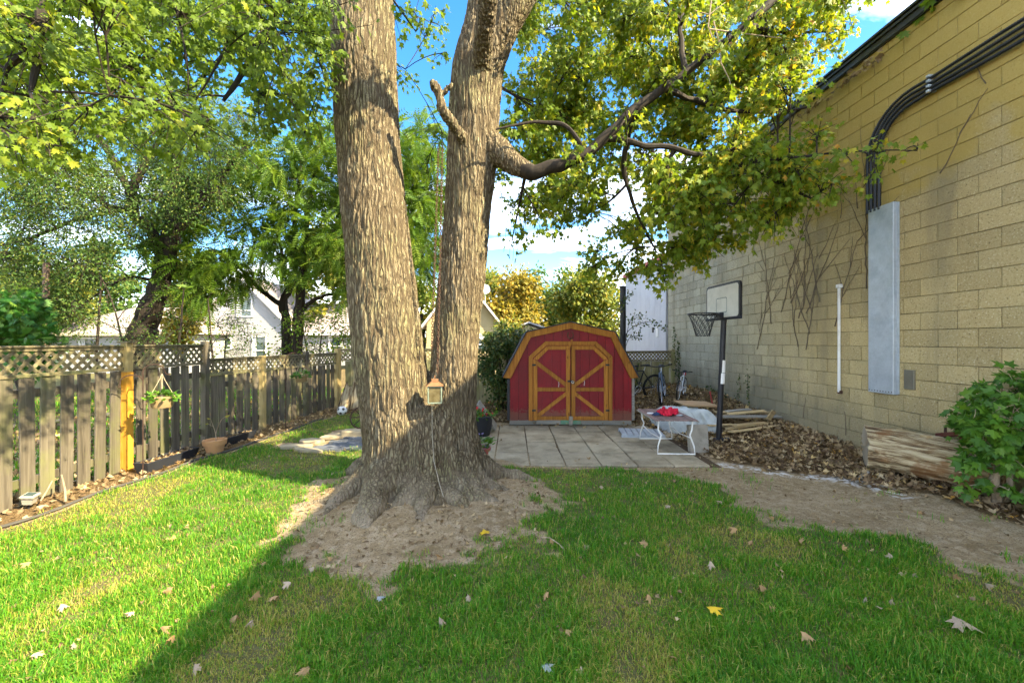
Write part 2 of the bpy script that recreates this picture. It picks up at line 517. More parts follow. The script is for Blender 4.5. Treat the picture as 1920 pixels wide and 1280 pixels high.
M['beige_wall'] = plain('beige_wall', (0.50, 0.44, 0.30), 0.7, 0, 0.15)
M['white_trim'] = plain('white_trim', (0.76, 0.75, 0.73), 0.5, 0, 0.08)
M['grey_metal'] = plain('grey_sheet', (0.50, 0.51, 0.55), 0.55, 0.1, 0.18, 1.6, 0.05, dirt=(0.40, 0.41, 0.46))
M['red_trim'] = plain('red_trim', (0.42, 0.07, 0.06), 0.6)
M['pole_wood'] = wood('pole_wood', (0.20, 0.14, 0.10), (0.09, 0.06, 0.045), knots=False)
M['curtain'] = plain('curtain', (0.5, 0.5, 0.5), 0.9)
M['edging'] = plain('lawn_edging', (0.07, 0.065, 0.055), 0.8, 0, 0.4)
M['stick'] = wood('dry_stick', (0.42, 0.33, 0.22), (0.20, 0.14, 0.09), knots=False)
M['branch'] = wood('branch_bark', (0.15, 0.12, 0.085), (0.05, 0.04, 0.03), knots=False, jit=0.2)
M['dark_branch'] = wood('dark_branch', (0.050, 0.038, 0.026), (0.014, 0.011, 0.008), knots=False, jit=0.2)
M['vine'] = plain('dry_vine', (0.14, 0.105, 0.07), 0.9)

def glass_mat(name, tint, rough=0.08):
    t = NT(name); t.bsdf(tint, rough, 0.0, None, 0.8); return t.m
M['window'] = glass_mat('window_glass', (0.045, 0.075, 0.075))
def lantern_glass():
    t = NT('frosted_amber_glass')
    t.bsdf(t.mix(t.ramp(t.noise(t.objc(), 14, 4), [(0.35, 0.0), (0.65, 1.0)]), (0.07, 0.053, 0.02), (0.13, 0.105, 0.05)), 0.2, 0, None, 0.6)
    return t.m
M['lantern_glass'] = lantern_glass()

def block_mat():
    t = NT('concrete_block'); p = t.pos()
    r = t.math('ADD', t.rand(), t.attr('rnd')); r = t.math('FRACT', r)
    big = t.noise(p, 0.55, 5, 0.6)
    y = t.sepz(p, 'Y'); z = t.sepz(p, 'Z')
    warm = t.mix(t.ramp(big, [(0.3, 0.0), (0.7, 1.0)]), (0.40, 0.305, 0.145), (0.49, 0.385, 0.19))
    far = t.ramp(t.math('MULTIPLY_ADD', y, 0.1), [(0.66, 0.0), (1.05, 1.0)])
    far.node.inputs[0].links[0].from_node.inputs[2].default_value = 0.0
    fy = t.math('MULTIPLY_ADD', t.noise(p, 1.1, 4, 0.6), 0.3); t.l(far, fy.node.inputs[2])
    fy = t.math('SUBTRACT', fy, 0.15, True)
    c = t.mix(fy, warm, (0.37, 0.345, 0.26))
    c = hsv_jit(t, c, r, 0.24)
    # aggregate: light grains and dark pits
    s1 = t.noise(p, 52, 3, 0.75)
    c = t.mix(t.math('MULTIPLY', t.ramp(s1, [(0.58, 0.0), (0.68, 1.0)]), 0.75), c, (0.66, 0.58, 0.40))
    c = t.mix(t.math('MULTIPLY', t.ramp(s1, [(0.30, 1.0), (0.43, 0.0)]), 0.9), c, (0.12, 0.09, 0.045))
    v = t.voro(p, 38)
    pit = t.ramp(v.outputs['Distance'], [(0.10, 1.0), (0.2, 0.0)])
    pm = t.math('MULTIPLY', pit, t.ramp(t.noise(p, 11, 3), [(0.48, 0.0), (0.6, 0.9)]))
    c = t.mix(pm, c, (0.10, 0.085, 0.05))
    # water stains running down and damp, algae-dark foot of the wall
    st = t.noise(t.mapping(p, (1.4, 1.4, 0.22)), 1.0, 6, 0.65)
    c = t.mix(t.math('MULTIPLY', t.ramp(st, [(0.52, 0.0), (0.68, 1.0)]), 0.55), c, (0.19, 0.165, 0.105))
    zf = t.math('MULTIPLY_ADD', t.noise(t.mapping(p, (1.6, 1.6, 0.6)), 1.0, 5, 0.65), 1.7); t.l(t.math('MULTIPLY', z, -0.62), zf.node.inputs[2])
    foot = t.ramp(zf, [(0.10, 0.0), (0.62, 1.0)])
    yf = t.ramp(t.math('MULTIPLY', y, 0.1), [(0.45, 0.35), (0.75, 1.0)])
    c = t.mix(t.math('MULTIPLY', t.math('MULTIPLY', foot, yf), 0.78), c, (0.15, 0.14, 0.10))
    # ochre tint of the upper courses
    oc = t.math('MULTIPLY_ADD', t.noise(p, 0.8, 4, 0.6), 0.5); t.l(t.math('MULTIPLY', z, 0.2), oc.node.inputs[2])
    oy = t.ramp(t.math('MULTIPLY', y, 0.1), [(0.55, 1.0), (0.95, 0.25)])
    c = t.mix(t.math('MULTIPLY', t.math('MULTIPLY', t.ramp(oc, [(0.95, 0.0), (1.28, 1.0)]), oy), 0.70), c, (0.42, 0.295, 0.065))
    h = t.math('ADD', t.math('MULTIPLY', s1, 0.6), t.math('MULTIPLY', pm, -0.6))
    t.bsdf(c, 0.95, 0, t.bump(h, 0.9, 0.010), 0.12)
    return t.m
M['block'] = block_mat()
def mortar_mat():
    t = NT('mortar'); p = t.pos(); z = t.sepz(p, 'Z')
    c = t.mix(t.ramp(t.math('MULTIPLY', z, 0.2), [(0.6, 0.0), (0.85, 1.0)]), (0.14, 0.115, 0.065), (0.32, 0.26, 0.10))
    c = t.mix(t.ramp(t.noise(p, 2.6, 5, 0.65), [(0.44, 0.0), (0.60, 0.85)]), c, (0.38, 0.31, 0.16))
    c = hsv_jit(t, c, t.noise(p, 9, 4), 0.8)
    t.bsdf(c, 0.95, 0, t.bump(t.noise(p, 60, 3), 0.6, 0.004), 0.1)
    return t.m
M['mortar'] = mortar_mat()

def paver_mat(name, a, b, stain):
    t = NT(name); o = t.vadd(t.objc(), t.rand()); p = t.pos()
    n = t.noise(p, 3.0, 6, 0.65); f = t.noise(p, 90, 3, 0.7)
    c = t.mix(t.ramp(n, [(0.3, 0.0), (0.7, 1.0)]), a, b)
    c = t.mix(t.math('MULTIPLY', t.ramp(t.noise(p, 1.7, 7, 0.7), [(0.46, 0.0), (0.62, 1.0)]), 0.7), c, stain)
    c = hsv_jit(t, c, f, 0.5)
    c = hsv_jit(t, c, t.rand(), 0.22)
    t.bsdf(c, 0.9, 0, t.bump(f, 0.35, 0.003), 0.2)
    return t.m
M['paver'] = paver_mat('patio_slab', (0.30, 0.25, 0.165), (0.42, 0.36, 0.25), (0.16, 0.125, 0.075))
M['brick_blue'] = paver_mat('blue_grey_brick', (0.085, 0.095, 0.11), (0.13, 0.14, 0.155), (0.07, 0.065, 0.055))

def bark_mat():
    t = NT('maple_bark'); p = t.pos()
    fur = t.attr('furrow')
    nz = t.n('ShaderNodeTexNoise'); t.l(p, nz.inputs['Vector']); nz.inputs['Scale'].default_value = 7.0; nz.inputs['Detail'].default_value = 3
    wp = t.vadd(p, t.mapping(nz.outputs['Color'], (0.05, 0.05, 0.16)))
    v1 = t.voro(t.mapping(wp, (30, 30, 2.7)), 1.0, 'DISTANCE_TO_EDGE').outputs['Distance']      # long interlacing plates
    v2 = t.voro(t.mapping(wp, (70, 70, 13), loc=(3, 1, 7)), 1.0, 'DISTANCE_TO_EDGE').outputs['Distance']
    g = t.noise(t.mapping(p, (110, 110, 16)), 1.0, 5, 0.7)
    e1 = t.ramp(v1, [(0.03, 0.0), (0.25, 1.0)]); e2 = t.ramp(v2, [(0.0, 0.6), (0.16, 1.0)])
    plate = t.math('MULTIPLY', e1, e2)
    base = t.mix(t.ramp(g, [(0.3, 0.0), (0.7, 1.0)]), (0.185, 0.145, 0.085), (0.37, 0.305, 0.195))
    base = hsv_jit(t, base, t.noise(t.mapping(p, (9, 9, 2.0)), 1.0, 4, 0.6), 0.7)
    moss = t.ramp(t.noise(p, 1.7, 5, 0.6), [(0.46, 0.0), (0.66, 1.0)])
    base = t.mix(t.math('MULTIPLY', moss, 0.5), base, (0.27, 0.26, 0.11))
    scar = t.ramp(t.noise(t.mapping(p, (3, 3, 1.2)), 1.0, 4, 0.6), [(0.60, 0.0), (0.72, 1.0)])
    base = t.mix(t.math('MULTIPLY', scar, 0.5), base, (0.30, 0.28, 0.24))
    c = t.mix(t.math('MULTIPLY', t.ramp(fur, [(0.0, 0.6), (0.5, 1.0)]), plate), (0.085, 0.063, 0.038), base)
    low = t.ramp(t.sepz(p, 'Z'), [(0.08, 1.0), (0.34, 0.0)])
    c = t.mix(t.math('MULTIPLY', low, t.ramp(t.noise(p, 6, 5, 0.65), [(0.35, 0.0), (0.6, 0.8)])), c, (0.33, 0.265, 0.18))
    h = t.math('ADD', t.math('MULTIPLY', g, 0.30), plate)
    t.bsdf(c, 0.92, 0, t.bump(h, 0.9, 0.020), 0.1)
    return t.m
M['bark'] = bark_mat()
def log_mat(sc=(1.3, 16, 16)):
    t = NT('weathered_log'); o = t.objc()
    g = t.noise(t.mapping(o, sc), 1.3, 7, 0.72, 0.35)
    c = t.ramp(g, [(0.36, (0.04, 0.025, 0.014)), (0.46, (0.20, 0.13, 0.065)), (0.55, (0.46, 0.37, 0.22)), (0.72, (0.60, 0.52, 0.37))])
    c = t.mix(t.math('MULTIPLY', t.ramp(t.noise(o, 3.2, 4, 0.6), [(0.52, 0.0), (0.62, 1.0)]), 0.75), c, (0.20, 0.09, 0.03))
    t.bsdf(c, 0.9, 0, t.bump(g, 0.9, 0.02), 0.15)
    return t.m
M['log'] = log_mat()
M['bark_slab'] = log_mat((13, 13, 1.6))
def cut_mat():
    t = NT('sawn_end'); o = t.objc()
    c = t.mix(t.noise(o, 6, 5, 0.6), (0.24, 0.19, 0.13), (0.42, 0.35, 0.25))
    t.bsdf(c, 0.9, 0, t.bump(t.noise(o, 40, 3), 0.4, 0.004), 0.15); return t.m
M['log_end'] = cut_mat()

def ground_mat():
    t = NT('yard_ground'); p = t.pos()
    lawn, lit, chalk = t.attr('lawn'), t.attr('litter'), t.attr('chalk')
    n1 = t.noise(p, 2.3, 6, 0.65); n2 = t.noise(p, 14, 5, 0.65); n3 = t.noise(p, 75, 3, 0.7)
    dirt = t.mix(t.ramp(n1, [(0.35, 0.0), (0.68, 1.0)]), (0.25, 0.178, 0.09), (0.40, 0.30, 0.175))
    dirt = t.mix(t.math('MULTIPLY', t.ramp(n2, [(0.46, 0.0), (0.66, 1.0)]), 0.7), dirt, (0.50, 0.395, 0.255))
    dirt = t.mix(t.math('MULTIPLY', t.ramp(n3, [(0.36, 1.0), (0.48, 0.0)]), 0.75), dirt, (0.12, 0.085, 0.05))
    soil = t.mix(n2, (0.075, 0.075, 0.025), (0.20, 0.175, 0.075))
    humus = t.mix(t.ramp(n3, [(0.3, 0.0), (0.7, 1.0)]), (0.06, 0.04, 0.02), (0.25, 0.165, 0.075))
    lm = t.math('ADD', lawn, t.math('MULTIPLY', t.math('SUBTRACT', n2, 0.5), 0.6), True)
    c = t.mix(t.ramp(lm, [(0.35, 0.0), (0.6, 1.0)]), dirt, soil)
    tm = t.math('ADD', lit, t.math('MULTIPLY', t.math('SUBTRACT', n2, 0.5), 0.7), True)
    c = t.mix(t.ramp(tm, [(0.35, 0.0), (0.65, 1.0)]), c, humus)
    cm = t.math('MULTIPLY', chalk, t.ramp(n2, [(0.46, 0.0), (0.56, 1.0)]))
    c = t.mix(t.math('MULTIPLY', cm, 0.9), c, (0.72, 0.70, 0.66))
    h = t.math('ADD', t.math('MULTIPLY', n2, 0.6), t.math('MULTIPLY', n3, 0.4))
    t.bsdf(c, 0.97, 0, t.bump(h, 1.0, 0.045), 0.1)
    return t.m
M['ground'] = ground_mat()

def grass_mat():
    t = NT('grass_blade'); f = t.attr('rnd'); p = t.pos()
    c = t.ramp(f, [(0.0, (0.040, 0.155, 0.012)), (0.45, (0.095, 0.275, 0.015)), (0.72, (0.20, 0.335, 0.02)), (0.86, (0.36, 0.33, 0.06)), (1.0, (0.52, 0.42, 0.15))])
    pr = t.n('ShaderNodeBsdfPrincipled'); t.l(c, pr.inputs['Base Color']); pr.inputs['Roughness'].default_value = 0.5
    pr.inputs['Specular IOR Level'].default_value = 0.25
    tr = t.n('ShaderNodeBsdfTranslucent'); t.l(t.mix(0.7, c, (1.3, 1.3, 0.5), 'MULTIPLY'), tr.inputs['Color'])
    mx = t.n('ShaderNodeMixShader'); mx.inputs[0].default_value = 0.35
    t.l(pr.outputs[0], mx.inputs[1]); t.l(tr.outputs[0], mx.inputs[2]); t.l(mx.outputs[0], t.out.inputs['Surface'])
    return t.m
M['grass'] = grass_mat()
M['maple_leaf'] = leaf_mat('maple_leaf', [(0.0, (0.095, 0.165, 0.016)), (0.5, (0.19, 0.265, 0.022)), (0.82, (0.34, 0.34, 0.028)), (0.95, (0.48, 0.38, 0.03)), (1.0, (0.50, 0.25, 0.03))], 0.5)
M['shrub_leaf'] = leaf_mat('shrub_leaf', [(0.0, (0.04, 0.11, 0.010)), (0.6, (0.075, 0.18, 0.014)), (0.9, (0.13, 0.24, 0.02)), (1.0, (0.26, 0.23, 0.03))], 0.3, 0.45, gloss=0.3)
M['ash_leaf'] = leaf_mat('ash_leaf', [(0.0, (0.05, 0.11, 0.022)), (0.7, (0.095, 0.17, 0.03)), (1.0, (0.20, 0.22, 0.04))], 0.4)
M['heaven_leaf'] = leaf_mat('pinnate_leaf', [(0.0, (0.055, 0.115, 0.012)), (0.6, (0.105, 0.19, 0.017)), (0.9, (0.18, 0.25, 0.025)), (1.0, (0.32, 0.27, 0.04))], 0.45)
M['gold_leaf'] = leaf_mat('golden_leaf', [(0.0, (0.12, 0.12, 0.02)), (0.35, (0.22, 0.19, 0.025)), (0.75, (0.31, 0.24, 0.03)), (1.0, (0.38, 0.26, 0.03))], 0.4)
M['lime_leaf'] = leaf_mat('lime_leaf', [(0.0, (0.075, 0.12, 0.02)), (0.6, (0.18, 0.21, 0.03)), (0.9, (0.30, 0.28, 0.04)), (1.0, (0.36, 0.28, 0.05))], 0.4)
M['cedar_leaf'] = leaf_mat('cedar_leaf', [(0.0, (0.025, 0.055, 0.015)), (0.6, (0.055, 0.095, 0.02)), (1.0, (0.14, 0.13, 0.03))], 0.3)
M['evergreen_leaf'] = leaf_mat('evergreen_leaf', [(0.0, (0.025, 0.10, 0.012)), (0.6, (0.05, 0.16, 0.02)), (1.0, (0.13, 0.22, 0.03))], 0.3)
M['litter_leaf'] = leaf_mat('litter_leaf', [(0.0, (0.07, 0.04, 0.02)), (0.4, (0.17, 0.11, 0.055)), (0.7, (0.28, 0.195, 0.10)), (0.9, (0.44, 0.34, 0.20)), (0.975, (0.48, 0.34, 0.14)), (1.0, (0.50, 0.27, 0.04))], 0.15, 0.7)
M['pale_leaf'] = leaf_mat('pale_fallen_leaf', [(0.0, (0.34, 0.24, 0.15)), (1.0, (0.46, 0.36, 0.26))], 0.15, 0.7)
M['brown_leaf'] = leaf_mat('brown_fallen_leaf', [(0.0, (0.30, 0.17, 0.07)), (1.0, (0.44, 0.29, 0.14))], 0.15, 0.7)
M['yellow_leaf'] = leaf_mat('yellow_fallen_leaf', [(0.0, (0.70, 0.46, 0.02)), (1.0, (0.72, 0.45, 0.03))], 0.2, 0.6)
M['grey_leaf'] = leaf_mat('grey_fallen_leaf', [(0.0, (0.26, 0.30, 0.30)), (1.0, (0.32, 0.34, 0.33))], 0.1, 0.6)
M['petal_red'] = plain('red_petal', (0.55, 0.02, 0.03), 0.6)
M['petal_violet'] = plain('violet_petal', (0.30, 0.25, 0.55), 0.6)
# ------------------------------------------------------------------ ground: one sheet, fine in the yard, coarse out to the horizon
WT = 0.0258                                  # the block wall runs almost along the view
def wall_x(y): return 5.05 - WT * y
def poly_dist(x, y, pts):
    d = np.full(x.shape, 1e9)
    for (x0, y0), (x1, y1) in zip(pts[:-1], pts[1:]):
        dx, dy = x1 - x0, y1 - y0
        t = np.clip(((x - x0) * dx + (y - y0) * dy) / (dx * dx + dy * dy), 0, 1)
        d = np.minimum(d, np.hypot(x - x0 - t * dx, y - y0 - t * dy))
    return d
RING_C = (-0.88, 4.05); RING_R = (1.30, 1.24)
BED_EDGE = ([1.0, 3.65, 4.4, 5.41, 6.07, 7.26, 8.37, 9.6, 14], [-4.55, -4.40, -4.34, -4.26, -4.14, -4.03, -3.97, -3.6, -3.6])
DIRT_EDGE = ([0.5, 2.3, 2.67, 2.89, 3.1, 3.44, 3.69, 4.05, 4.56, 5.02, 5.3, 14], [3.6, 3.5, 3.31, 3.26, 3.20, 2.66, 2.48, 2.36, 2.32, 2.0, 1.55, 1.5])
LITTER_EDGE = ([1.0, 3.3, 3.6, 4.05, 4.33, 4.83, 5.12, 5.98, 6.5, 8.0, 14], [4.5, 4.30, 4.28, 4.3, 4.02, 3.62, 3.22, 2.75, 2.75, 2.45, 2.4])
CHALK = [(2.37, 5.58), (2.72, 5.48), (3.2, 5.07), (3.69, 4.77), (3.92, 4.47), (3.95, 4.2)]
def ring_r(x, y):
    return np.hypot((x - RING_C[0]) / RING_R[0], (y - RING_C[1]) / RING_R[1])
def height(x, y):
    x = np.asarray(x, float); y = np.asarray(y, float)
    near = (np.abs(x) < 14) & (y < 16) & (y > -4)
    p = np.stack([x, y, np.zeros_like(x)], -1).reshape(-1, 3)
    n = (fbm(p * 1.6, 3, 4).reshape(x.shape) - 0.5) * 0.05
    n += (fbm(p * 9, 5, 3).reshape(x.shape) - 0.5) * 0.018
    rr = np.hypot(x + 0.95, y - 4.55)
    mound = 0.13 * np.exp(-(rr / 1.05) ** 2)
    s = x + WT * y
    bank = sstep(3.0, 4.75, s) * (0.09 + 0.055 * np.clip(y - 5.6, 0, 3.6)) * (s < 6) * sstep(1, 3.5, y)
    back = 0.10 * sstep(8.2, 9.6, y) * sstep(-0.3, 0.2, x)
    n = n * sstep(0.05, 0.5, np.abs(y - 6.5) - 1.0 + 1.2 * ((x < -0.8) | (x > 2.7)))   # flat under the slabs
    return np.where(near, n + mound + bank + back, n * 2)
def lawn_mask(x, y):
    x = np.asarray(x, float); y = np.asarray(y, float)
    p = np.stack([x, y, np.zeros_like(x)], -1).reshape(-1, 3)
    w = (fbm(p * 2.2, 21, 4).reshape(x.shape) - 0.5)
    w2 = (fbm(p * 9.0, 23, 3).reshape(x.shape) - 0.5)
    rg = sstep(0.82, 1.18, ring_r(x, y) + w * 0.7 + w2 * 0.5)
    le = sstep(-0.03, 0.08, x - np.interp(y, *BED_EDGE) + w * 0.10)
    ri = sstep(-0.25, 0.28, np.interp(y, *DIRT_EDGE) - x + w * 0.8 + w2 * 0.7)
    tuft = sstep(1.0, 0.6, np.hypot((x - 2.95) / 0.36, (y - 3.28) / 0.30) + w * 0.8)
    pat = 1 - (sstep(-0.62, -0.52, x) * sstep(5.18, 5.32, y + w * 0.12))
    path = 1 - sstep(-0.0, 0.12, 0.5 - np.maximum(np.abs(x + 2.35) - 0.45 - 0.45 * (y < 6.6), np.abs(y - 6.95) * 0.65))
    bk = sstep(9.7, 9.2, y + w)
    m = np.maximum(rg * ri, tuft) * le * pat * path * bk
    out = (x < -5.3) | (y > 13) | (x > 5.3)
    return np.where(out, 0.75, m)
def litter_mask(x, y):
    x = np.asarray(x, float); y = np.asarray(y, float)
    p = np.stack([x, y, np.zeros_like(x)], -1).reshape(-1, 3)
    w = (fbm(p * 2.5, 41, 4).reshape(x.shape) - 0.5)
    a = sstep(-0.15, 0.12, x - np.interp(y, *LITTER_EDGE) + w * 0.6)
    b = sstep(0.02, -0.1, x - np.interp(y, *BED_EDGE)) * 0.75
    c = sstep(8.1, 8.5, y + w * 0.4) * sstep(-2.2, -1.4, x)
    d = sstep(9.0, 9.5, y + w)
    return np.where((x < -5.3) & (x > -12), 0.55, np.clip(np.maximum.reduce([a, b, c, d]), 0, 1) * (y < 14))

def axis_pts(lo, hi, step, far):
    a = list(np.arange(lo, hi + 1e-6, step)); o = step
    x = hi
    while x < far: o *= 1.35; x += o; a.append(x)
    o = step; x = lo; b = []
    while x > -far: o *= 1.35; x -= o; b.append(x)
    return np.array(b[::-1] + a)
gx = axis_pts(-5.6, 5.3, 0.045, 600); gy = axis_pts(1.2, 12.6, 0.045, 600)
GX, GY = np.meshgrid(gx, gy)
GZ = height(GX, GY)
nx, ny = len(gx), len(gy)
idx = np.arange(nx * ny).reshape(ny, nx)
GF = np.stack([idx[:-1, :-1], idx[:-1, 1:], idx[1:, 1:], idx[1:, :-1]], -1).reshape(-1, 4)
ch = sstep(0.16, 0.02, poly_dist(GX, GY, CHALK)) * sstep(0.35, 0.6, fbm(np.stack([GX, GY, GX * 0], -1).reshape(-1, 3) * 5, 77, 3).reshape(GX.shape) + 0.1)
ch = np.maximum(ch, 0.7 * sstep(0.42, 0.1, np.hypot((GX - 2.45) / 1.2, GY - 6.05)))
ground = link('ground', np_mesh('ground', np.stack([GX, GY, GZ], -1).reshape(-1, 3), GF, M['ground'], True,
              {'lawn': lawn_mask(GX, GY).ravel(), 'litter': litter_mask(GX, GY).ravel(), 'chalk': ch.ravel()}))
tag(ground, kind='structure')

def gz(x, y): return float(height(np.array([x]), np.array([y]))[0])

# ------------------------------------------------------------------ the block building on the right
bld = empty('block_building', (5.05, 0, 0), math.atan(WT), 'tall tan concrete block building with dark roof edge along the right', 'building')
WY0, WY1, WH = -7.0, 12.55, 5.62
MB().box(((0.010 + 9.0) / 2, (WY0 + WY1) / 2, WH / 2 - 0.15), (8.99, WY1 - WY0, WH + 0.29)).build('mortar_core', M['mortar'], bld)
CH, CL, JT = 0.2032, 0.4064, 0.0075
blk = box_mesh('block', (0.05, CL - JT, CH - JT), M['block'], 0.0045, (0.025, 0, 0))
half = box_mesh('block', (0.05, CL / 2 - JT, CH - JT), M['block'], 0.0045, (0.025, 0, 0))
cells = []
ncourse = 28
for i in range(ncourse):
    z = -0.07 + CH * (i + 0.5)
    y = WY0 + (CL / 2 if i % 2 else 0)
    while y < WY1 - 0.05:
        yc = y + CL / 2
        if yc + CL / 2 <= WY1: cells.append((yc, z, 0))
        elif y + CL / 2 <= WY1 + 0.02: cells.append((y + CL / 4, z, 1))
        y += CL
def in_view(p, mg=30):
    if p[1] < 0.3: return False
    x = 960 + p[0] / p[1] * FOC; y = 640 - (p[2] - CAMZ) / p[1] * FOC
    return -mg < x < 1920 + mg and -mg < y < 1280 + mg
seen = sorted([c for c in cells if c[2] == 0 and in_view((wall_x(c[0]), c[0], c[1])) and c[1] > 0.05], key=lambda c: math.hypot(5, c[0]) + 0.15 * abs(c[1] - 1.6))
near300 = set(seen[:300])
rest = MB()
for c in cells:
    dx = random.uniform(-0.0022, 0.0022)
    if c in near300:
        o = link('block', blk, bld, (dx, c[0], c[1]))
        o.rotation_euler = (random.gauss(0, 0.0025), random.gauss(0, 0.003), random.gauss(0, 0.003))
    else:
        L = (CL if c[2] == 0 else CL / 2) - JT
        rest.box((0.025 + dx, c[0], c[1]), (0.05, L, CH - JT))
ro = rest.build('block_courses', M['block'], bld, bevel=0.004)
ro['kind'] = 'stuff'
rv = np.repeat(rng.random(len(ro.data.vertices) // 24 + 1), 24)[:len(ro.data.vertices)]
ra = ro.data.attributes.new('rnd', 'FLOAT', 'POINT'); ra.data.foreach_set('value', rv.astype(np.float32))
fl = MB()
LY = WY1 - WY0 + 0.1
fl.box((-0.012, (WY0 + WY1) / 2, WH - 0.02), (0.05, LY, 0.16))
fl.box((-0.035, (WY0 + WY1) / 2, WH - 0.07), (0.03, LY + .01, 0.035))
fl.box((-0.045, (WY0 + WY1) / 2, WH + 0.02), (0.04, LY + .02, 0.03))
fl.box((0.10, (WY0 + WY1) / 2, WH + 0.075), (0.36, LY + .03, 0.03))
fl.build('roof_flashing', M['flash'], bld)

# wall fittings (each bolted on: things of their own, standing on the wall's plane)
def wloc(y, z, out=0.0):
    return (wall_x(y) - out, y - 0.0, z)
rzw = math.atan(WT)
cb = empty('conduit_cover', wloc(5.44, 0.94), rzw, 'long galvanized metal cover on the wall below the black conduits', 'metal cover')
MB().box((-0.032, 0, 1.23), (0.064, 0.36, 2.46)).build('cover', M['galv'], cb, bevel=0.004)
MB().box((-0.006, -0.0, 1.23), (0.012, 0.40, 2.44)).build('flange', M['galv'], cb)
for i in range(9):
    m = MB(); m.lathe([(0.007, 0), (0.006, 0.004), (0.001, 0.006)], n=6)
    s = m.build('screw', M['dark_iron'], cb, (-0.0645, -0.16 + 0.04 * i, 0.03), (0, R(-90), 0))
pl = tag(MB().box((-0.012, 0, 0), (0.024, 0.13, 0.24)).build('wall_plate', M['plate'], None, wloc(5.10, 1.15), (0, 0, rzw), bevel=0.003),
         'small dull grey plate on the wall beside the galvanized cover', 'plate')
wp = empty('wall_pipe', wloc(6.14, 0.87), rzw, 'thin white vertical pipe on the block wall', 'pipe')
MB().tube([(-0.035, 0, 0), (-0.035, 0, 1.55)], 0.019, 10).build('pipe', M['white_pvc'], wp)
MB().box((-0.03, 0, 1.57), (0.06, 0.075, 0.055)).build('cap', M['white_pvc'], wp, bevel=0.008)
MB().box((-0.02, 0, 0.0), (0.05, 0.06, 0.05)).build('foot', M['rust'], wp, bevel=0.008)
for k in range(4):
    off = 0.058 * k
    cd = empty('conduit', (wall_x(5.56), 5.56, 3.36), rzw, ['outermost', 'second outermost', 'second innermost', 'innermost'][k] + ' of the four black conduits bending along the wall', 'conduit', 'black conduits on the wall')
    pts = []
    y0 = 0.08 - off                       # local y of the vertical run
    rad = 0.62 - off
    zt = 1.33 - off
    for z in np.linspace(0, zt - rad, 6): pts.append((-0.055, y0, z))
    for a in np.linspace(0, 90, 9)[1:]:
        pts.append((-0.055, y0 - rad + rad * math.cos(R(a)), zt - rad + rad * math.sin(R(a))))
    for y in np.linspace(y0 - rad, -4.2, 18)[1:]: pts.append((-0.055, y, zt + 0.012 * math.sin(y * 3 + k)))
    # ribbed flexible pipe
    dense = []
    P = [Vector(p) for p in pts]
    for a, b in zip(P[:-1], P[1:]):
        n = max(1, int((b - a).length / 0.011))
        dense += [a.lerp(b, i / n) for i in range(n)]
    dense.append(P[-1])
    MB().tube(dense, [0.021 if i % 2 else 0.0165 for i in range(len(dense))], 7).build('pipe', M['black_plastic'], cd)
    for yy in (-0.75, -1.9):
        MB().box((-0.05, yy, zt + 0.012), (0.10, 0.035, 0.03)).build('clip', M['galv'], cd, bevel=0.003)

# ------------------------------------------------------------------ building beyond the block wall
gb = empty('grey_building', (wall_x(12.7), 12.7, 0), rzw, 'pale grey flat building with red roof edge beyond the block wall', 'building')
MB().box((2.5, 2.05, 2.05), (4.96, 4.1, 4.3)).build('wall', M['grey_metal'], gb)
for i in range(9):
    MB().box((0.012, 0.23 + i * 0.455, 2.05), (0.02, 0.447, 4.28)).build('panel', M['grey_metal'], gb, bevel=0.004)
MB().box((2.45, 2.05, 4.26), (5.1, 4.2, 0.14)).build('roof_edge', M['red_trim'], gb)
MB().box((-0.01, 1.05, 2.0), (0.03, 0.10, 0.17)).build('vent', M['black_metal'], gb)
MB().box((-0.012, 0.65, 1.95), (0.035, 0.16, 0.38)).build('service_box', M['white_trim'], gb, bevel=0.01)

# ------------------------------------------------------------------ patio and small path
patio = empty('patio', (0, 0, 0)); patio['kind'] = 'structure'
PW, PD = 0.465, 0.632
slab = box_mesh('paver', (PW - 0.016, PD - 0.016, 0.06), M['paver'], 0.006, (0, 0, -0.03))
MB().box((1.0, 6.62, -0.012), (3.40, 2.62, 0.03)).build('joint_bed', M['potting'], patio)
for i in range(7):
    for j in range(4):
        x = -0.70 + PW * (i + 0.5); y = 5.31 + PD * (j + 0.5)
        if i == 6 and j < 2: pass
        o = link('paver', slab, patio, (x + random.gauss(0, 0.002), y, 0.026 + random.gauss(0, 0.003)),
                 (random.gauss(0, 0.006), random.gauss(0, 0.006), random.gauss(0, 0.005)))
path = empty('brick_path', (0, 0, 0)); path['kind'] = 'structure'
brk = box_mesh('brick', (0.198, 0.098, 0.05), M['brick_blue'], 0.004, (0, 0, -0.025))
for i in range(9):
    for j in range(11):
        x = -3.0 + 0.205 * i + (0.1 if j % 2 else 0); y = 6.15 + 0.105 * j
        if x < -3.0 + 0.35 * (y - 6.15): continue
        link('brick', brk, path, (x, y, 0.036 + random.gauss(0, 0.003)), (random.gauss(0, 0.012), random.gauss(0, 0.012), random.gauss(0, 0.02)))
flag = empty('flagstone_edge', (0, 0, 0)); flag['kind'] = 'structure'
for (x, y, a, b) in ((-3.28, 6.28, .24, .10), (-3.22, 6.62, .20, .13), (-2.98, 6.95, .22, .14), (-2.80, 7.35, .20, .15), (-2.62, 7.75, .2, .14), (-3.02, 6.06, .25, .07)):
    pl_ = [(a * (1 + random.uniform(-.2, .2)) * math.cos(t), b * (1 + random.uniform(-.2, .2)) * math.sin(t)) for t in np.linspace(0, 2 * math.pi, 8)[:-1]]
    MB().prism(pl_, 0.05, 'xy', 0).build('flagstone', M['stone'], flag, (x, y, 0.0), (0, 0, random.uniform(-.4, .4)), bevel=0.006)

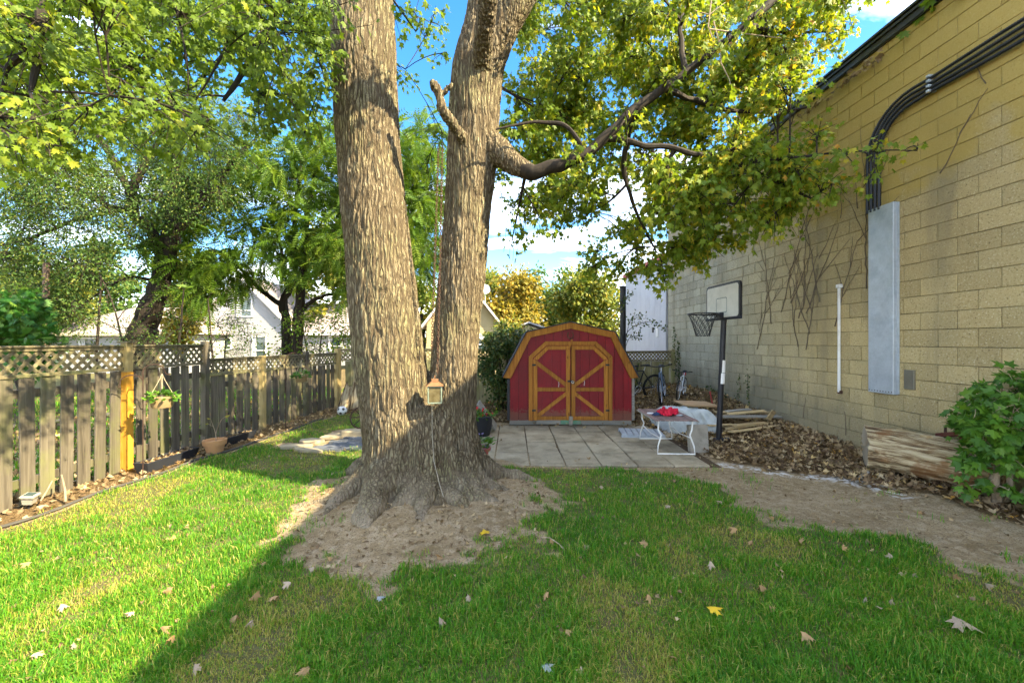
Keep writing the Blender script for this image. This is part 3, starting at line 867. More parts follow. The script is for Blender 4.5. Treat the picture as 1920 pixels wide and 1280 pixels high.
# ------------------------------------------------------------------ fences
board_me = {m: box_mesh('board', (0.135, 0.020, 1.0), M[m], 0.003, (0, 0, 0.5)) for m in ('fence', 'fence_far')}
def lattice(parent, x0, x1, z0, z1, y, mat, pitch=0.085, w=0.034):
    H = z1 - z0; n = 0
    for s, yo in ((1, 0.0), (-1, 0.009)):
        u = x0 - H - 0.05
        while u < x1 + H:
            ww = w / math.sqrt(2)
            if s > 0: poly = [(u - ww, z0), (u + ww, z0), (u + H + ww, z1), (u + H - ww, z1)]
            else: poly = [(u + H - ww, z0), (u + H + ww, z0), (u + ww, z1), (u - ww, z1)]
            q = clip_poly(poly, x0, x1, z0, z1)
            if len(q) >= 3:
                MB().prism(q, 0.008, 'xz', y + yo).build('lattice_strip', M[mat], parent)
                n += 1
            u += pitch * math.sqrt(2) * 0.9
    return n
def fence(A, B, posts, top, lat, gap, label, mat='fence', post_h=None, cap=True, group=None, front=-1):
    """boarded panel fence with lattice on top; local x runs along it, local -y faces the yard"""
    A = Vector((*A, 0)); B = Vector((*B, 0)); L = (B - A).length
    rz = math.atan2(B.y - A.y, B.x - A.x)
    f = empty('fence', (A.x, A.y, 0), rz, label, 'fence', group)
    def g(u):
        p = A.lerp(B, u / L); return gz(p.x, p.y)
    pitch = 0.135 + gap
    u = 0.03 + 0.0675
    while u < L - 0.06:
        if all(abs(u - p[0]) > 0.10 for p in posts):
            b = link('board', board_me[mat], f, (u + random.gauss(0, 0.004), front * 0.03, g(u) + 0.01 + random.uniform(-0.012, 0.02)))
            b.scale = (random.uniform(0.93, 1.04), 1, lat - 0.005 - b.location.z)
            b.rotation_euler = (random.gauss(0, 0.006), random.gauss(0, 0.008), random.gauss(0, 0.03))
        u += pitch
    for z in (0.22, lat - 0.16):
        MB().box((L / 2, front * -0.005, z), (L, 0.038, 0.085)).build('rail', M[mat], f)
    MB().box((L / 2, front * 0.028, lat + 0.018), (L, 0.055, 0.036)).build('lattice_rail', M['lattice'], f, bevel=0.003)
    MB().box((L / 2, front * 0.028, top - 0.018), (L, 0.05, 0.036)).build('lattice_rail', M['lattice'], f, bevel=0.003)
    if cap: MB().box((L / 2, front * 0.02, top + 0.011), (L + 0.02, 0.10, 0.022)).build('cap_rail', M['lattice'], f, bevel=0.003)
    lattice(f, 0.0, L, lat + 0.037, top - 0.037, front * 0.033 - 0.008, 'lattice')
    for (pu, ph, pm) in posts:
        if pm: MB().box((pu, 0.0 + front * 0.045, ph / 2 - 0.1), (0.09, 0.09, ph + 0.2)).build('post', M[pm], f, bevel=0.004)
    return f
FA = fence((-4.85, 2.2), (-4.85, 6.50), [(0.05, 1.6, 'fence'), (2.95, 0, None), (4.27, 1.62, 'fence')], 1.555, 1.262, 0.046,
           'tall grey board fence with lattice top nearest on the left')
# the replaced post: orange below, older pale timber above
np_ = empty('post', (2.95, -0.05, 0)); np_.parent = FA; np_['label'] = 'bright orange new fence post with paler top'
MB().box((0, 0.0, 0.62), (0.092, 0.092, 1.24)).build('lower_post', M['new_post'], np_, bevel=0.004)
MB().box((0.001, 0.0, 1.42), (0.084, 0.084, 0.36)).build('upper_post', M['old_post'], np_, bevel=0.004)
MB().box((0, 0, 1.61), (0.13, 0.13, 0.02)).build('post_cap', M['lattice'], np_, bevel=0.003)
FB = fence((-4.85, 6.56), (-4.33, 10.2), [(1.15, 1.36, 'old_post'), (2.42, 1.40, 'fence'), (3.62, 1.45, 'old_post')], 1.325, 1.07, 0.042,
           'lower grey board fence with lattice top running to the far corner')
FC = fence((-4.30, 10.25), (0.6, 11.0), [(0.02, 1.45, 'old_post'), (2.45, 1.45, 'fence_far'), (4.85, 1.45, 'fence_far')], 1.42, 1.14, 0.004,
           'mossy closed board back fence with lattice top behind the maple', mat='fence_far')
FD = fence((0.66, 11.1), (4.68, 11.95), [(2.45, 1.46, 'fence_far'), (4.05, 1.40, 'fence_far')], 1.33, 1.06, 0.004,
           'mossy closed board back fence between red shed and block wall', mat='fence_far')

# lawn edging strip by the left bed
ed = MB()
ys = np.linspace(3.0, 8.6, 40)
ed.tube([(float(np.interp(y, *BED_EDGE)) - 0.02 + 0.008 * math.sin(y * 5), y, gz(float(np.interp(y, *BED_EDGE)), y) + 0.02) for y in ys], 0.014, 6)
tag(ed.build('lawn_edging', M['edging']), 'thin dark edging strip between the left bed and the lawn', 'edging')

# ------------------------------------------------------------------ red gambrel shed
SY = 7.97
shed = empty('garden_shed', (1.126, SY, 0), 0, 'dark red wooden garden shed with orange trim and gambrel roof', 'shed')
SX = 1.126
Lw, Rw = -0.04 - SX, 2.31 - SX            # wall edges (local x)
ZB = 0.10
outer = [(-1.30, 0.925), (-0.845, 1.795), (0.0, 1.985), (0.845, 1.795), (1.30, 0.925)]
def wall_top(x):
    xs = [p[0] for p in outer]; zs = [p[1] for p in outer]
    return float(np.interp(x, xs, zs)) - 0.015
pw = 0.1675; nP = 14; pw = (Rw - Lw) / nP
for i in range(nP):
    a, b = Lw + i * pw + 0.004, Lw + (i + 1) * pw - 0.004
    tops = [(b, wall_top(b))] + [(x, wall_top(x)) for x in (0.845, 0.0, -0.845) if a < x < b] + [(a, wall_top(a))]
    MB().prism([(a, ZB), (b, ZB)] + tops, 0.02, 'xz', 0).build('siding_plank', M['red_paint'], shed)
body = [(Lw + 0.003, ZB), (Rw - 0.003, ZB), (Rw - 0.003, wall_top(Rw) - 0.02), (0.83, 1.76), (0, 1.95), (-0.83, 1.76), (Lw + 0.003, wall_top(Lw) - 0.02)]
MB().prism(body, 2.35, 'xz', 0.012).build('shed_body', M['groove'], shed)
# side corner strips and base timbers
for s in (-1, 1):
    x = Lw - 0.028 if s < 0 else Rw + 0.028
    MB().box((x, 0.03, 0.50), (0.05, 0.07, 0.80)).build('corner_strip', M['black_metal' if s < 0 else 'grey_timber'], shed)
MB().box((0, 0.06, 0.06), (Rw - Lw, 0.10, 0.10)).build('sill_timber', M['grey_timber'], shed)
# roof sheets
for (p, q) in zip(outer[:-1], outer[1:]):
    dx, dz = q[0] - p[0], q[1] - p[1]; L = math.hypot(dx, dz); n = (-dz / L, dx / L)
    t = 0.022
    poly = [(p[0] + n[0] * 0.002, p[1] + n[1] * 0.002), (q[0] + n[0] * 0.002, q[1] + n[1] * 0.002), (q[0] + n[0] * t, q[1] + n[1] * t), (p[0] + n[0] * t, p[1] + n[1] * t)]
    MB().prism(poly, 2.50, 'xz', -0.075).build('roof_sheet', M['shingle'], shed)
# gable trim
def inset(pts, w):
    P = [Vector(p) for p in pts]; out = []
    for i in range(len(P)):
        ns = []
        for a, b in ((i - 1, i), (i, i + 1)):
            if a < 0 or b >= len(P): continue
            d = (P[b] - P[a]).normalized(); ns.append(Vector((d.y, -d.x)))
        n = sum(ns, Vector((0, 0))).normalized()
        k = w / max(0.3, n.dot(ns[0]))
        out.append((P[i].x + n.x * k, P[i].y + n.y * k))
    return out
inn = inset(outer, 0.115)
inn[0] = (outer[0][0] + 0.15, outer[0][1] - 0.015); inn[-1] = (outer[-1][0] - 0.15, outer[-1][1] - 0.015)
for i in range(4):
    MB().prism([outer[i], outer[i + 1], inn[i + 1], inn[i]], 0.035, 'xz', -0.055).build('gable_trim', M['trim'], shed, bevel=0.003)
# door frame (outside) with cut corners
fo = [(-0.803, ZB), (-0.803, 1.33), (-0.485, 1.622), (0.49, 1.622), (0.803, 1.33), (0.803, ZB)]
fi = [(-0.727, ZB), (-0.727, 1.30), (-0.455, 1.547), (0.455, 1.547), (0.727, 1.30), (0.727, ZB)]
for i in range(5):
    MB().prism([fo[i], fo[i + 1], fi[i + 1], fi[i]], 0.028, 'xz', -0.030).build('door_frame', M['trim'], shed, bevel=0.002)
def shed_door(s):
    d = empty('door', (0, -0.002, 0)); d.parent = shed
    def P(pts): return [(s * x, z) for x, z in pts]
    o = [(0.012, 0.11), (0.012, 1.535), (0.45, 1.535), (0.715, 1.29), (0.715, 0.11)]
    # planked leaf
    for k in range(4):
        a, b = 0.012 + k * 0.1758 + 0.002, 0.012 + (k + 1) * 0.1758 - 0.002
        def tp(x): return float(np.interp(x, [0, 0.45, 0.715], [1.535, 1.535, 1.29]))
        pts = [(a, 0.11), (b, 0.11), (b, tp(b))] + ([(0.45, 1.535)] if a < 0.45 < b else []) + [(a, tp(a))]
        MB().prism(P(pts), 0.018, 'xz', -0.022).build('plank', M['red_paint'], d)
    T = 0.075
    tr = {'stile': [[(0.012, 0.11), (0.012 + T, 0.11), (0.012 + T, 1.46), (0.012, 1.46)], [(0.715 - T, 0.11), (0.715, 0.11), (0.715, 1.28), (0.715 - T, 1.25)]],
          'rail': [[(0.012, 1.462), (0.43, 1.462), (0.452, 1.535), (0.012, 1.535)], [(0.432, 1.46), (0.638, 1.262), (0.713, 1.29), (0.454, 1.533)],
                   [(0.089, 0.665), (0.638, 0.665), (0.638, 0.738), (0.089, 0.738)], [(0.089, 0.112), (0.638, 0.112), (0.638, 0.185), (0.089, 0.185)]],
          'brace': [[(0.640, 1.248), (0.640, 1.155), (0.089, 0.742), (0.089, 0.835)], [(0.089, 0.66), (0.089, 0.575), (0.58, 0.188), (0.638, 0.188), (0.638, 0.235)]]}
    for nm, lst in tr.items():
        for i, pts in enumerate(lst):
            MB().prism(P(pts), 0.024 if nm != 'brace' else 0.021, 'xz', -0.047 if nm != 'brace' else -0.044).build(nm, M['trim'], d, bevel=0.0025)
    for z in (1.17, 0.30):
        MB().box((s * 0.705, -0.052, z), (0.07, 0.012, 0.035)).build('hinge', M['black_metal'], d)
    return d
dl = shed_door(-1); dr = shed_door(1)
MB().box((-0.01, -0.058, 0.86), (0.11, 0.02, 0.035)).build('latch', M['black_metal'], shed, bevel=0.004)
MB().ring((0.035, -0.066, 0.845), 0.022, 0.006, 'y', 12, 5).build('padlock', M['chrome'], shed)
hs = [(0.055 * math.cos(R(a)), -0.012, 1.735 + 0.062 * math.sin(R(a))) for a in np.linspace(150, 390, 16)]
hs = [(-0.042, -0.012, 1.80)] + hs[1:-1] + [(0.042, -0.012, 1.80)]
MB().tube(hs, 0.010, 6).build('horseshoe', M['rust'], shed)
MB().box((-0.005, -0.055, 1.575), (0.035, 0.02, 0.17), Matrix.Rotation(R(17), 3, 'Y')).build('turn_button', M['trim'], shed)
for x, z in ((-0.23, 0.85), (0.26, 0.88)):
    MB().tube([(x, -0.04, z), (x + 0.004, -0.052, z - 0.05), (x - 0.006, -0.05, z - 0.105)], 0.003, 5).build('hook_wire', M['chrome'], shed)
# timbers laid before the sill
for nm, x, w, mt, lab in (('plank', -0.43, 0.46, 'grey_timber', 'grey scrap board lying along the shed sill'), ('plank', 0.0, 0.38, 'frame_green', 'green painted scrap board before the shed doors')):
    if mt == 'frame_green': M[mt] = plain('green_paint', (0.13, 0.26, 0.16), 0.7, 0, 0.3, 12, 0.2, dirt=(0.25, 0.24, 0.2))
    tag(MB().box((0, 0, 0), (w, 0.05, 0.075)).build('scrap_board', M[mt], None, (SX + x, SY - 0.03, 0.075), bevel=0.004), lab, 'board', 'scrap boards at the shed sill')
tag(MB().box((0, 0, 0), (0.07, 0.06, 0.17)).build('door_chock', M['concrete'], None, (SX - 0.005, SY - 0.10, 0.112), (0.12, 0, 0), bevel=0.006), 'pale upright wooden chock before the shed doors', 'chock')
# ------------------------------------------------------------------ leaves and branches
def leaf_template(kind):
    if kind == 'maple':      # five pointed lobes
        r = [(0, 1.0), (.09, .76), (.20, .78), (.15, .55), (.50, .70), (.43, .50), (.58, .40), (.29, .30), (.44, .07), (.15, .11)]
        out = r + [(0, 0.02)] + [(-x, y) for x, y in r[:0:-1]]
    elif kind == 'maple_low':
        r = [(0, 1.0), (.15, .55), (.52, .68), (.30, .30), (.43, .07)]
        out = r + [(0, 0.02)] + [(-x, y) for x, y in r[:0:-1]]
    elif kind == 'oval':
        out = [(0, 1.0), (.28, .6), (.30, .3), (0, 0), (-.30, .3), (-.28, .6)]
    elif kind == 'litter':
        out = [(0, 1.0), (.2, .6), (.5, .65), (.3, .25), (0, 0), (-.35, .2), (-.5, .6), (-.18, .62)]
    if kind == 'diamond':
        V = np.array([(0, 0, 0), (.24, .45, .06), (0, 1, -.05), (-.24, .45, .06)], float); F = np.array([(0, 1, 2), (0, 2, 3)])
        return V, F
    if kind == 'pinnate':    # a rachis with pairs of narrow leaflets
        V = []; F = []
        V += [(-.006, 0, 0), (.006, 0, 0), (0, 1.0, -.22)]; F.append((0, 1, 2))
        for i in range(8):
            y = 0.15 + 0.80 * i / 7.0; z = -.22 * y * y; L = 0.30 * (1 - 0.35 * abs(i - 3) / 4)
            for s in (-1, 1):
                b = len(V)
                tip = (s * L * .92, y + L * .42, z - L * .22)
                V += [(0, y, z), (s * L * .38, y + L * .34, z + .01), tip, (s * L * .52, y + L * .02, z - .02)]
                F += [(b, b + 1, b + 2), (b, b + 2, b + 3)]
        return np.array(V, float), np.array(F)
    if kind == 'spray':      # flat fan of scale foliage
        V = []; F = []
        for i in range(7):
            a = R(-60 + 20 * i); L = 1 - 0.35 * abs(i - 3) / 3
            b = len(V); d = np.array([math.sin(a), math.cos(a)]); n = np.array([d[1], -d[0]])
            for q in (d * .1, d * L * .55 + n * .09, d * L, d * L * .55 - n * .09): V.append((q[0], q[1], 0.05 * math.sin(3 * q[0])))
            F += [(b, b + 1, b + 2), (b, b + 2, b + 3)]
        return np.array(V, float), np.array(F)
    n = len(out)
    c = (0, .34)
    V = np.array([(c[0], c[1], .05)] + [(x, y, .05 - .22 * abs(x) - .12 * max(0, y - .35) ** 1.5) for x, y in out], float)
    if kind == 'litter': V[:, 2] = 0.35 * V[:, 0] ** 2 * 2 + 0.15 * V[:, 1]
    F = np.array([(0, 1 + i, 1 + (i + 1) % n) for i in range(n)])[:, ::-1]
    return V, F
TEMPL = {k: leaf_template(k) for k in ('maple', 'maple_low', 'oval', 'litter', 'diamond', 'pinnate', 'spray')}

def unit(v): return v / np.maximum(np.linalg.norm(v, axis=-1, keepdims=True), 1e-9)
def leaf_frames(tip, nrm):
    y = unit(tip); z = unit(nrm - y * np.sum(nrm * y, -1, keepdims=True)); x = np.cross(y, z)
    return x, y, z
def leaf_cloud(name, P, tip, nrm, size, kind, mat, parent=None, rnd=None):
    V, F = TEMPL[kind]; n = len(P); k = len(V)
    x, y, z = leaf_frames(tip, nrm)
    wj = rng.uniform(0.8, 1.15, n); cz = rng.uniform(0.3, 2.2, n)
    A = (P[:, None, :] + size[:, None, None] * (V[None, :, 0, None] * (x * wj[:, None])[:, None, :] + V[None, :, 1, None] * y[:, None, :] + V[None, :, 2, None] * (z * cz[:, None])[:, None, :]))
    FF = (F[None] + (np.arange(n) * k)[:, None, None]).reshape(-1, 3)
    if rnd is None: rnd = rng.random(n)
    me = np_mesh(name, A.reshape(-1, 3), FF, mat, False, {'rnd': np.repeat(rnd, k)})
    o = link(name, me, parent)
    o['kind'] = 'stuff'
    return o

def bez(a, b, c, n):
    t = np.linspace(0, 1, n)[:, None]
    return (1 - t) ** 2 * a + 2 * t * (1 - t) * b + t * t * c

class Tree:
    def __init__(self):
        self.mb = MB(); self.samp = []; self.P = []; self.D = []
    def limb(self, pts, n=8, draw=True, dense=6, wob=True):
        """pts rows of x,y,z,radius, smoothed"""
        A = np.array(pts, float)
        t = np.linspace(0, len(A) - 1, (len(A) - 1) * dense + 1)
        i = np.clip(t.astype(int), 0, len(A) - 2); f = (t - i)[:, None]
        p0 = A[np.maximum(i - 1, 0)]; p1 = A[i]; p2 = A[i + 1]; p3 = A[np.minimum(i + 2, len(A) - 1)]
        B = 0.5 * ((2 * p1) + (-p0 + p2) * f + (2 * p0 - 5 * p1 + 4 * p2 - p3) * f ** 2 + (-p0 + 3 * p1 - 3 * p2 + p3) * f ** 3)
        B[:, 3] = np.maximum(np.interp(t, range(len(A)), A[:, 3]), 0.002)
        q_ = B[:, :3] * 5.5
        if wob and draw and len(B) > 8:
            B[1:-1, :3] += (np.stack([vnoise(q_, 71), vnoise(q_, 72), vnoise(q_, 73)], -1)[1:-1] - .5) * np.minimum(B[1:-1, 3:4] * 1.1, .06)
            B[1:-1, 3] *= .84 + .34 * vnoise(q_ * 2.2, 74)[1:-1]
        if draw: self.mb.tube(B[:, :3], list(B[:, 3]), n)
        self.samp.append(B)
        return B
    def nearest(self, c, maxr=9, k=3):
        S = np.concatenate(self.samp)
        d = np.linalg.norm(S[:, :3] - c, axis=1) + 0.5 * np.maximum(0, S[:, 2] - c[2] - 0.3) + 3 * np.maximum(0, S[:, 3] - maxr)
        j = np.argsort(d)[:k]
        return S[random.choice(list(j))]
    def clump(self, c, rad, twigs, lpt, droop=0.25, r0=0.016, spread=0.05, bare=0.35):
        c = np.array(c, float)
        rad = np.array(rad if hasattr(rad, '__len__') else (rad,) * 3, float)
        s = self.nearest(c)
        a = s[:3]; L = np.linalg.norm(c - a)
        mid = (a + c) / 2 + rng.normal(0, 0.10, 3) * L + np.array([0, 0, 0.12 * L])
        br = bez(a, mid, c, max(5, int(L / 0.12)))
        rr = np.linspace(min(s[3] * 0.7, r0 + 0.010 * L), r0 * 0.45, len(br))
        self.mb.tube(br, list(rr), 5, False)
        keep = np.linspace(0, 1, len(br)) > 0.35
        bs = br[keep]
        self.samp.append(np.concatenate([br[::3], rr[::3, None]], 1))
        for k in range(twigs):
            v = rng.normal(0, 1, 3); v /= np.linalg.norm(v); v *= rng.random() ** 0.4
            t = c + v * rad
            b = bs[rng.integers(len(bs))]
            L2 = np.linalg.norm(t - b)
            t = t - np.array([0, 0, droop * L2 * rng.random()])
            m = (t + b) / 2 + rng.normal(0, 0.08, 3) * L2 + np.array([0, 0, 0.15 * L2])
            tw = bez(b, m, t, 5)
            self.mb.tube(tw, list(np.linspace(r0 * 0.38, 0.0022, 5)), 3, False)
            n = max(1, int(lpt * rng.uniform(0.6, 1.4)))
            q = bare + (1 - bare) * rng.random(n) ** 0.7
            pp = (1 - q)[:, None] ** 2 * b + (2 * q * (1 - q))[:, None] * m + (q * q)[:, None] * t
            dd = unit(np.tile(t - m, (n, 1)) + 1e-4) + rng.normal(0, 0.75, (n, 3))
            off = rng.normal(0, spread, (n, 3))
            self.P.append(pp + off); self.D.append(dd + off * 6)
    def leaves(self): return np.concatenate(self.P), np.concatenate(self.D)

def in_poly(x, y, poly):
    c = False
    for i in range(len(poly)):
        (x1, y1), (x2, y2) = poly[i - 1], poly[i]
        if (y1 > y) != (y2 > y) and x < (x2 - x1) * (y - y1) / (y2 - y1) + x1: c = not c
    return c
def L4(px, py, d, r): return (*pt(px, py, d), r)

# ------------------------------------------------------------------ the big two-stemmed maple
maple = empty('maple_tree', (0, 0, 0), 0, 'huge two-stemmed maple with furrowed bark standing in a bare dirt ring', 'tree')
tm = MB()
DL, DR = 4.55, 4.68
def chain(tmb, pts, n=20):
    T = Tree(); T.mb = tmb; return T.limb(pts, n, True, 5, False)
stemL = [(-1.16, 4.55, -0.25, 0.56), (-1.17, 4.55, 0.02, 0.545), (-1.19, 4.55, 0.25, 0.475), (-1.225, 4.55, 0.55, 0.405), (-1.285, 4.55, 1.0, 0.385), (-1.34, 4.55, 1.45, 0.385), (-1.415, 4.55, 2.1, 0.372),
         (-1.47, 4.55, 2.6, 0.352), (-1.565, 4.56, 3.62, 0.338), (-1.625, 4.58, 4.5, 0.338), (-1.675, 4.6, 5.4, 0.345), (-1.74, 4.65, 6.6, 0.31)]
stemR = [(-0.74, 4.66, -0.25, 0.46), (-0.735, 4.66, 0.02, 0.44), (-0.715, 4.66, 0.3, 0.375), (-0.70, 4.66, 0.7, 0.285), (-0.665, 4.67, 1.2, 0.268), (-0.625, 4.68, 1.8, 0.262), (-0.56, 4.68, 2.4, 0.262),
         (-0.50, 4.68, 3.1, 0.262), (-0.45, 4.68, 3.7, 0.285), (-0.42, 4.68, 4.2, 0.285), (-0.38, 4.68, 4.7, 0.285), (-0.30, 4.70, 5.2, 0.24), (-0.24, 4.75, 5.8, 0.21), (-0.22, 4.8, 6.6, 0.19)]
chain(tm, stemL, 26); chain(tm, stemR, 24)
fork = [(-0.36, 4.66, 4.55, 0.22), (-0.16, 4.58, 5.0, 0.185), (0.10, 4.5, 5.35, 0.16), (0.5, 4.45, 5.9, 0.13), (1.0, 4.4, 6.5, 0.10)]
chain(tm, fork, 16)
stub = [(-0.335, 4.55, 4.55, 0.13), (-0.30, 4.30, 4.72, 0.105), (-0.22, 3.95, 5.0, 0.09), (-0.12, 3.5, 5.45, 0.085)]
chain(tm, stub, 12)
limb1 = [L4(905, 262, 4.68, .17), L4(935, 284, 4.55, .15), L4(965, 308, 4.45, .115), L4(1000, 324, 4.36, .072), L4(1060, 303, 4.32, .060), L4(1130, 262, 4.3, .053), L4(1200, 198, 4.3, .047), L4(1290, 132, 4.35, .041),
         L4(1400, 48, 4.4, .036), L4(1480, -30, 4.5, .038), L4(1600, -140, 4.8, .028)]
chain(tm, limb1[:3] + [limb1[3]], 12)
dead = [L4(868, 262, 4.42, .055), L4(848, 232, 4.28, .05), L4(830, 205, 4.2, .05), L4(824, 180, 4.18, .042), L4(815, 160, 4.15, .045), L4(812, 150, 4.13, .028)]
chain(tm, dead, 8)
chain(tm, [L4(824, 182, 4.18, .03), L4(840, 165, 4.16, .024), L4(850, 158, 4.15, .012)], 6)
# fluted flare of the joined base
zs_ = [.95, .78, .62, .50, .38, .27, .17, .08, .0, -.08, -.2]
rs_ = [.34, .40, .46, .52, .59, .67, .76, .86, .98, 1.12, 1.30]
th_ = np.linspace(0, 2 * math.pi, 120, endpoint=False)
pk = [(205, .16, 1.0), (232, .13, .8), (250, .14, 1.0), (272, .12, .9), (288, .13, .7), (312, .15, .9), (342, .16, 1.0), (10, .2, .7), (60, .25, .7), (110, .25, .8), (150, .2, .8), (178, .18, .9)]
rid = np.zeros_like(th_)
for a_, w_, h_ in pk:
    dd_ = np.abs((th_ - R(a_) + math.pi) % (2 * math.pi) - math.pi); rid = np.maximum(rid, h_ * np.exp(-(dd_ / w_) ** 2))
fv = []
for z_, r_ in zip(zs_, rs_):
    A_ = .29 * float(sstep(.9, .0, z_)) * r_
    jit_ = .05 * (vnoise(np.stack([np.cos(th_) * 3, np.sin(th_) * 3, np.full_like(th_, z_ * 4)], -1), 9) - .5)
    rr_ = r_ - A_ * (1 - rid) * 1.25 + jit_ * r_
    fv += [(-.96 + 1.08 * q_ * math.cos(t_), 4.58 + .92 * q_ * math.sin(t_), z_) for q_, t_ in zip(rr_, th_)]
nT = len(th_)
tm.add(fv, [(i_ * nT + k_, (i_ + 1) * nT + k_, (i_ + 1) * nT + (k_ + 1) % nT, i_ * nT + (k_ + 1) % nT) for i_ in range(len(zs_) - 1) for k_ in range(nT)] + [tuple(range(nT)), tuple(range(len(fv) - 1, len(fv) - nT - 1, -1))])
# buttress roots running out over the mound
for pts in ([(-1.35, 4.45, .42, .20), (-1.62, 4.30, .15, .15), (-1.80, 4.12, .045, .11), (-1.98, 3.98, -.01, .08), (-2.15, 3.85, -.06, .05)],
            [(-1.25, 4.30, .38, .20), (-1.33, 4.00, .17, .14), (-1.32, 3.75, .06, .10), (-1.22, 3.52, .0, .075), (-1.10, 3.35, -.05, .05)],
            [(-0.95, 4.35, .45, .16), (-0.90, 4.10, .24, .12), (-0.82, 3.85, .09, .10), (-0.76, 3.60, .015, .095), (-0.70, 3.3, -.06, .06)],
            [(-0.60, 4.45, .40, .16), (-0.42, 4.25, .17, .12), (-0.25, 4.10, .06, .085), (-0.08, 4.0, .0, .06), (0.1, 3.9, -.05, .04)],
            [(-0.50, 4.65, .35, .17), (-0.22, 4.70, .14, .12), (0.02, 4.78, .05, .085), (0.25, 4.75, -.01, .06), (0.5, 4.7, -.06, .04)],
            [(-1.05, 4.28, .30, .13), (-1.02, 4.02, .12, .10), (-1.05, 3.80, .03, .08), (-1.0, 3.6, -.04, .06)],
            [(-1.45, 4.75, .35, .17), (-1.75, 4.85, .13, .12), (-2.0, 4.95, .03, .08), (-2.3, 5.1, -.05, .05)],
            [(-1.0, 4.95, .30, .18), (-0.9, 5.25, .10, .12), (-0.8, 5.5, -.03, .08)],
            [(-0.72, 4.40, .30, .12), (-0.62, 4.16, .12, .09), (-0.52, 3.95, .03, .07), (-0.45, 3.75, -.04, .05)],
            [(-1.50, 4.38, .25, .13), (-1.66, 4.08, .09, .09), (-1.72, 3.85, .02, .07), (-1.70, 3.6, -.04, .05)]):
    A_ = np.array(pts); A_[:, 2] += .005; A_[:, 3] *= .88
    A_[1:-1, :2] += rng.normal(0, .03, (len(A_) - 2, 2))
    e_ = A_[-1] + (A_[-1] - A_[-2]) * np.array([1.1, 1.1, .6, .4]); e_[3] = max(e_[3], .025)
    chain(tm, list(A_) + [e_], 12)
tmp = tm.build('trunk', None)
md = tmp.modifiers.new('r', 'REMESH'); md.mode = 'VOXEL'; md.voxel_size = 0.0115; md.use_smooth_shade = True
sm = tmp.modifiers.new('s', 'SMOOTH'); sm.factor = 0.5; sm.iterations = 10
dg = bpy.context.evaluated_depsgraph_get()
ev = tmp.evaluated_get(dg); tme = bpy.data.meshes.new_from_object(ev)
bpy.data.objects.remove(tmp)
nv = len(tme.vertices)
co = np.empty(nv * 3, np.float32); tme.vertices.foreach_get('co', co); co = co.reshape(-1, 3).astype(float)
no = np.empty(nv * 3, np.float32); tme.vertex_normals.foreach_get('vector', no); no = no.reshape(-1, 3).astype(float)
wob = co + 0.05 * np.stack([vnoise(co * 3.1, 1), vnoise(co * 3.1, 2), vnoise(co * 2.2, 3)], -1)
q = wob * np.array([42, 42, 3.8])
r1 = np.abs(vnoise(q, 11) * 2 - 1); r2 = np.abs(vnoise(q * 1.9 + 7, 12) * 2 - 1)
ridge = np.clip(r1 * 0.72 + r2 * 0.45, 0, 1)           # 0 in the furrows
fur = sstep(0.08, 0.55, ridge)
big = fbm(co * np.array([3, 3, 1.6]), 15, 3) - 0.5
rootf = sstep(0.75, 0.1, co[:, 2])                     # folds between the roots
amp = 0.011 * sstep(0.02, 0.35, co[:, 2]) + 0.006
limbf = 1 - 0.72 * sstep(-0.12, 0.15, co[:, 0])
co += no * ((fur - 0.6) * amp * limbf + big * 0.15 * rootf + big * 0.03)[:, None]
tme.vertices.foreach_set('co', co.astype(np.float32).ravel())
fa = tme.attributes.new('furrow', 'FLOAT', 'POINT'); fa.data.foreach_set('value', fur.astype(np.float32))
tme.polygons.foreach_set('use_smooth', np.ones(len(tme.polygons), bool))
tme.materials.clear(); tme.materials.append(M['bark']); tme.update()
link('trunk', tme, maple)

T = Tree()
for l in (fork, stub): T.limb(l, draw=False)
T.limb([tuple(np.array(limb1[2]) * np.array([1, 1, 1, .8])), tuple(np.array(limb1[3]) * np.array([1, 1, 1, 1.02]))] + limb1[4:], 12)
T.limb([L4(1135, 259, 4.31, .04), L4(1165, 262, 4.32, .033), L4(1210, 276, 4.35, .030), L4(1250, 275, 4.4, .028), L4(1290, 288, 4.42, .026), L4(1345, 292, 4.5, .024), L4(1380, 310, 4.5, .022), L4(1450, 338, 4.5, .02), L4(1520, 372, 4.5, .01)])
T.limb([L4(1380, 308, 4.5, .02), L4(1480, 296, 4.35, .015), L4(1580, 286, 4.25, .011), L4(1660, 282, 4.2, .007), L4(1720, 283, 4.15, .004)])
T.limb([L4(1095, 283, 4.32, .028), L4(1066, 240, 4.3, .022), L4(1020, 228, 4.3, .02), L4(965, 235, 4.25, .013), L4(930, 243, 4.2, .008)])
T.limb([L4(1285, 135, 4.36, .03), L4(1275, 60, 4.6, .025), L4(1285, 10, 5.0, .022), L4(1300, -60, 5.0, .015)])
T.limb([L4(1245, 165, 4.34, .03), L4(1340, 200, 5.1, .03), L4(1440, 210, 5.4, .02), L4(1520, 200, 5.6, .012)])
T.limb([L4(1195, 202, 4.31, .03), L4(1170, 300, 4.9, .03), L4(1190, 390, 5.1, .02), L4(1230, 470, 5.3, .010)])
T.limb([L4(1400, 48, 4.42, .03), L4(1470, 60, 5.6, .02), L4(1560, 60, 5.9, .012)])
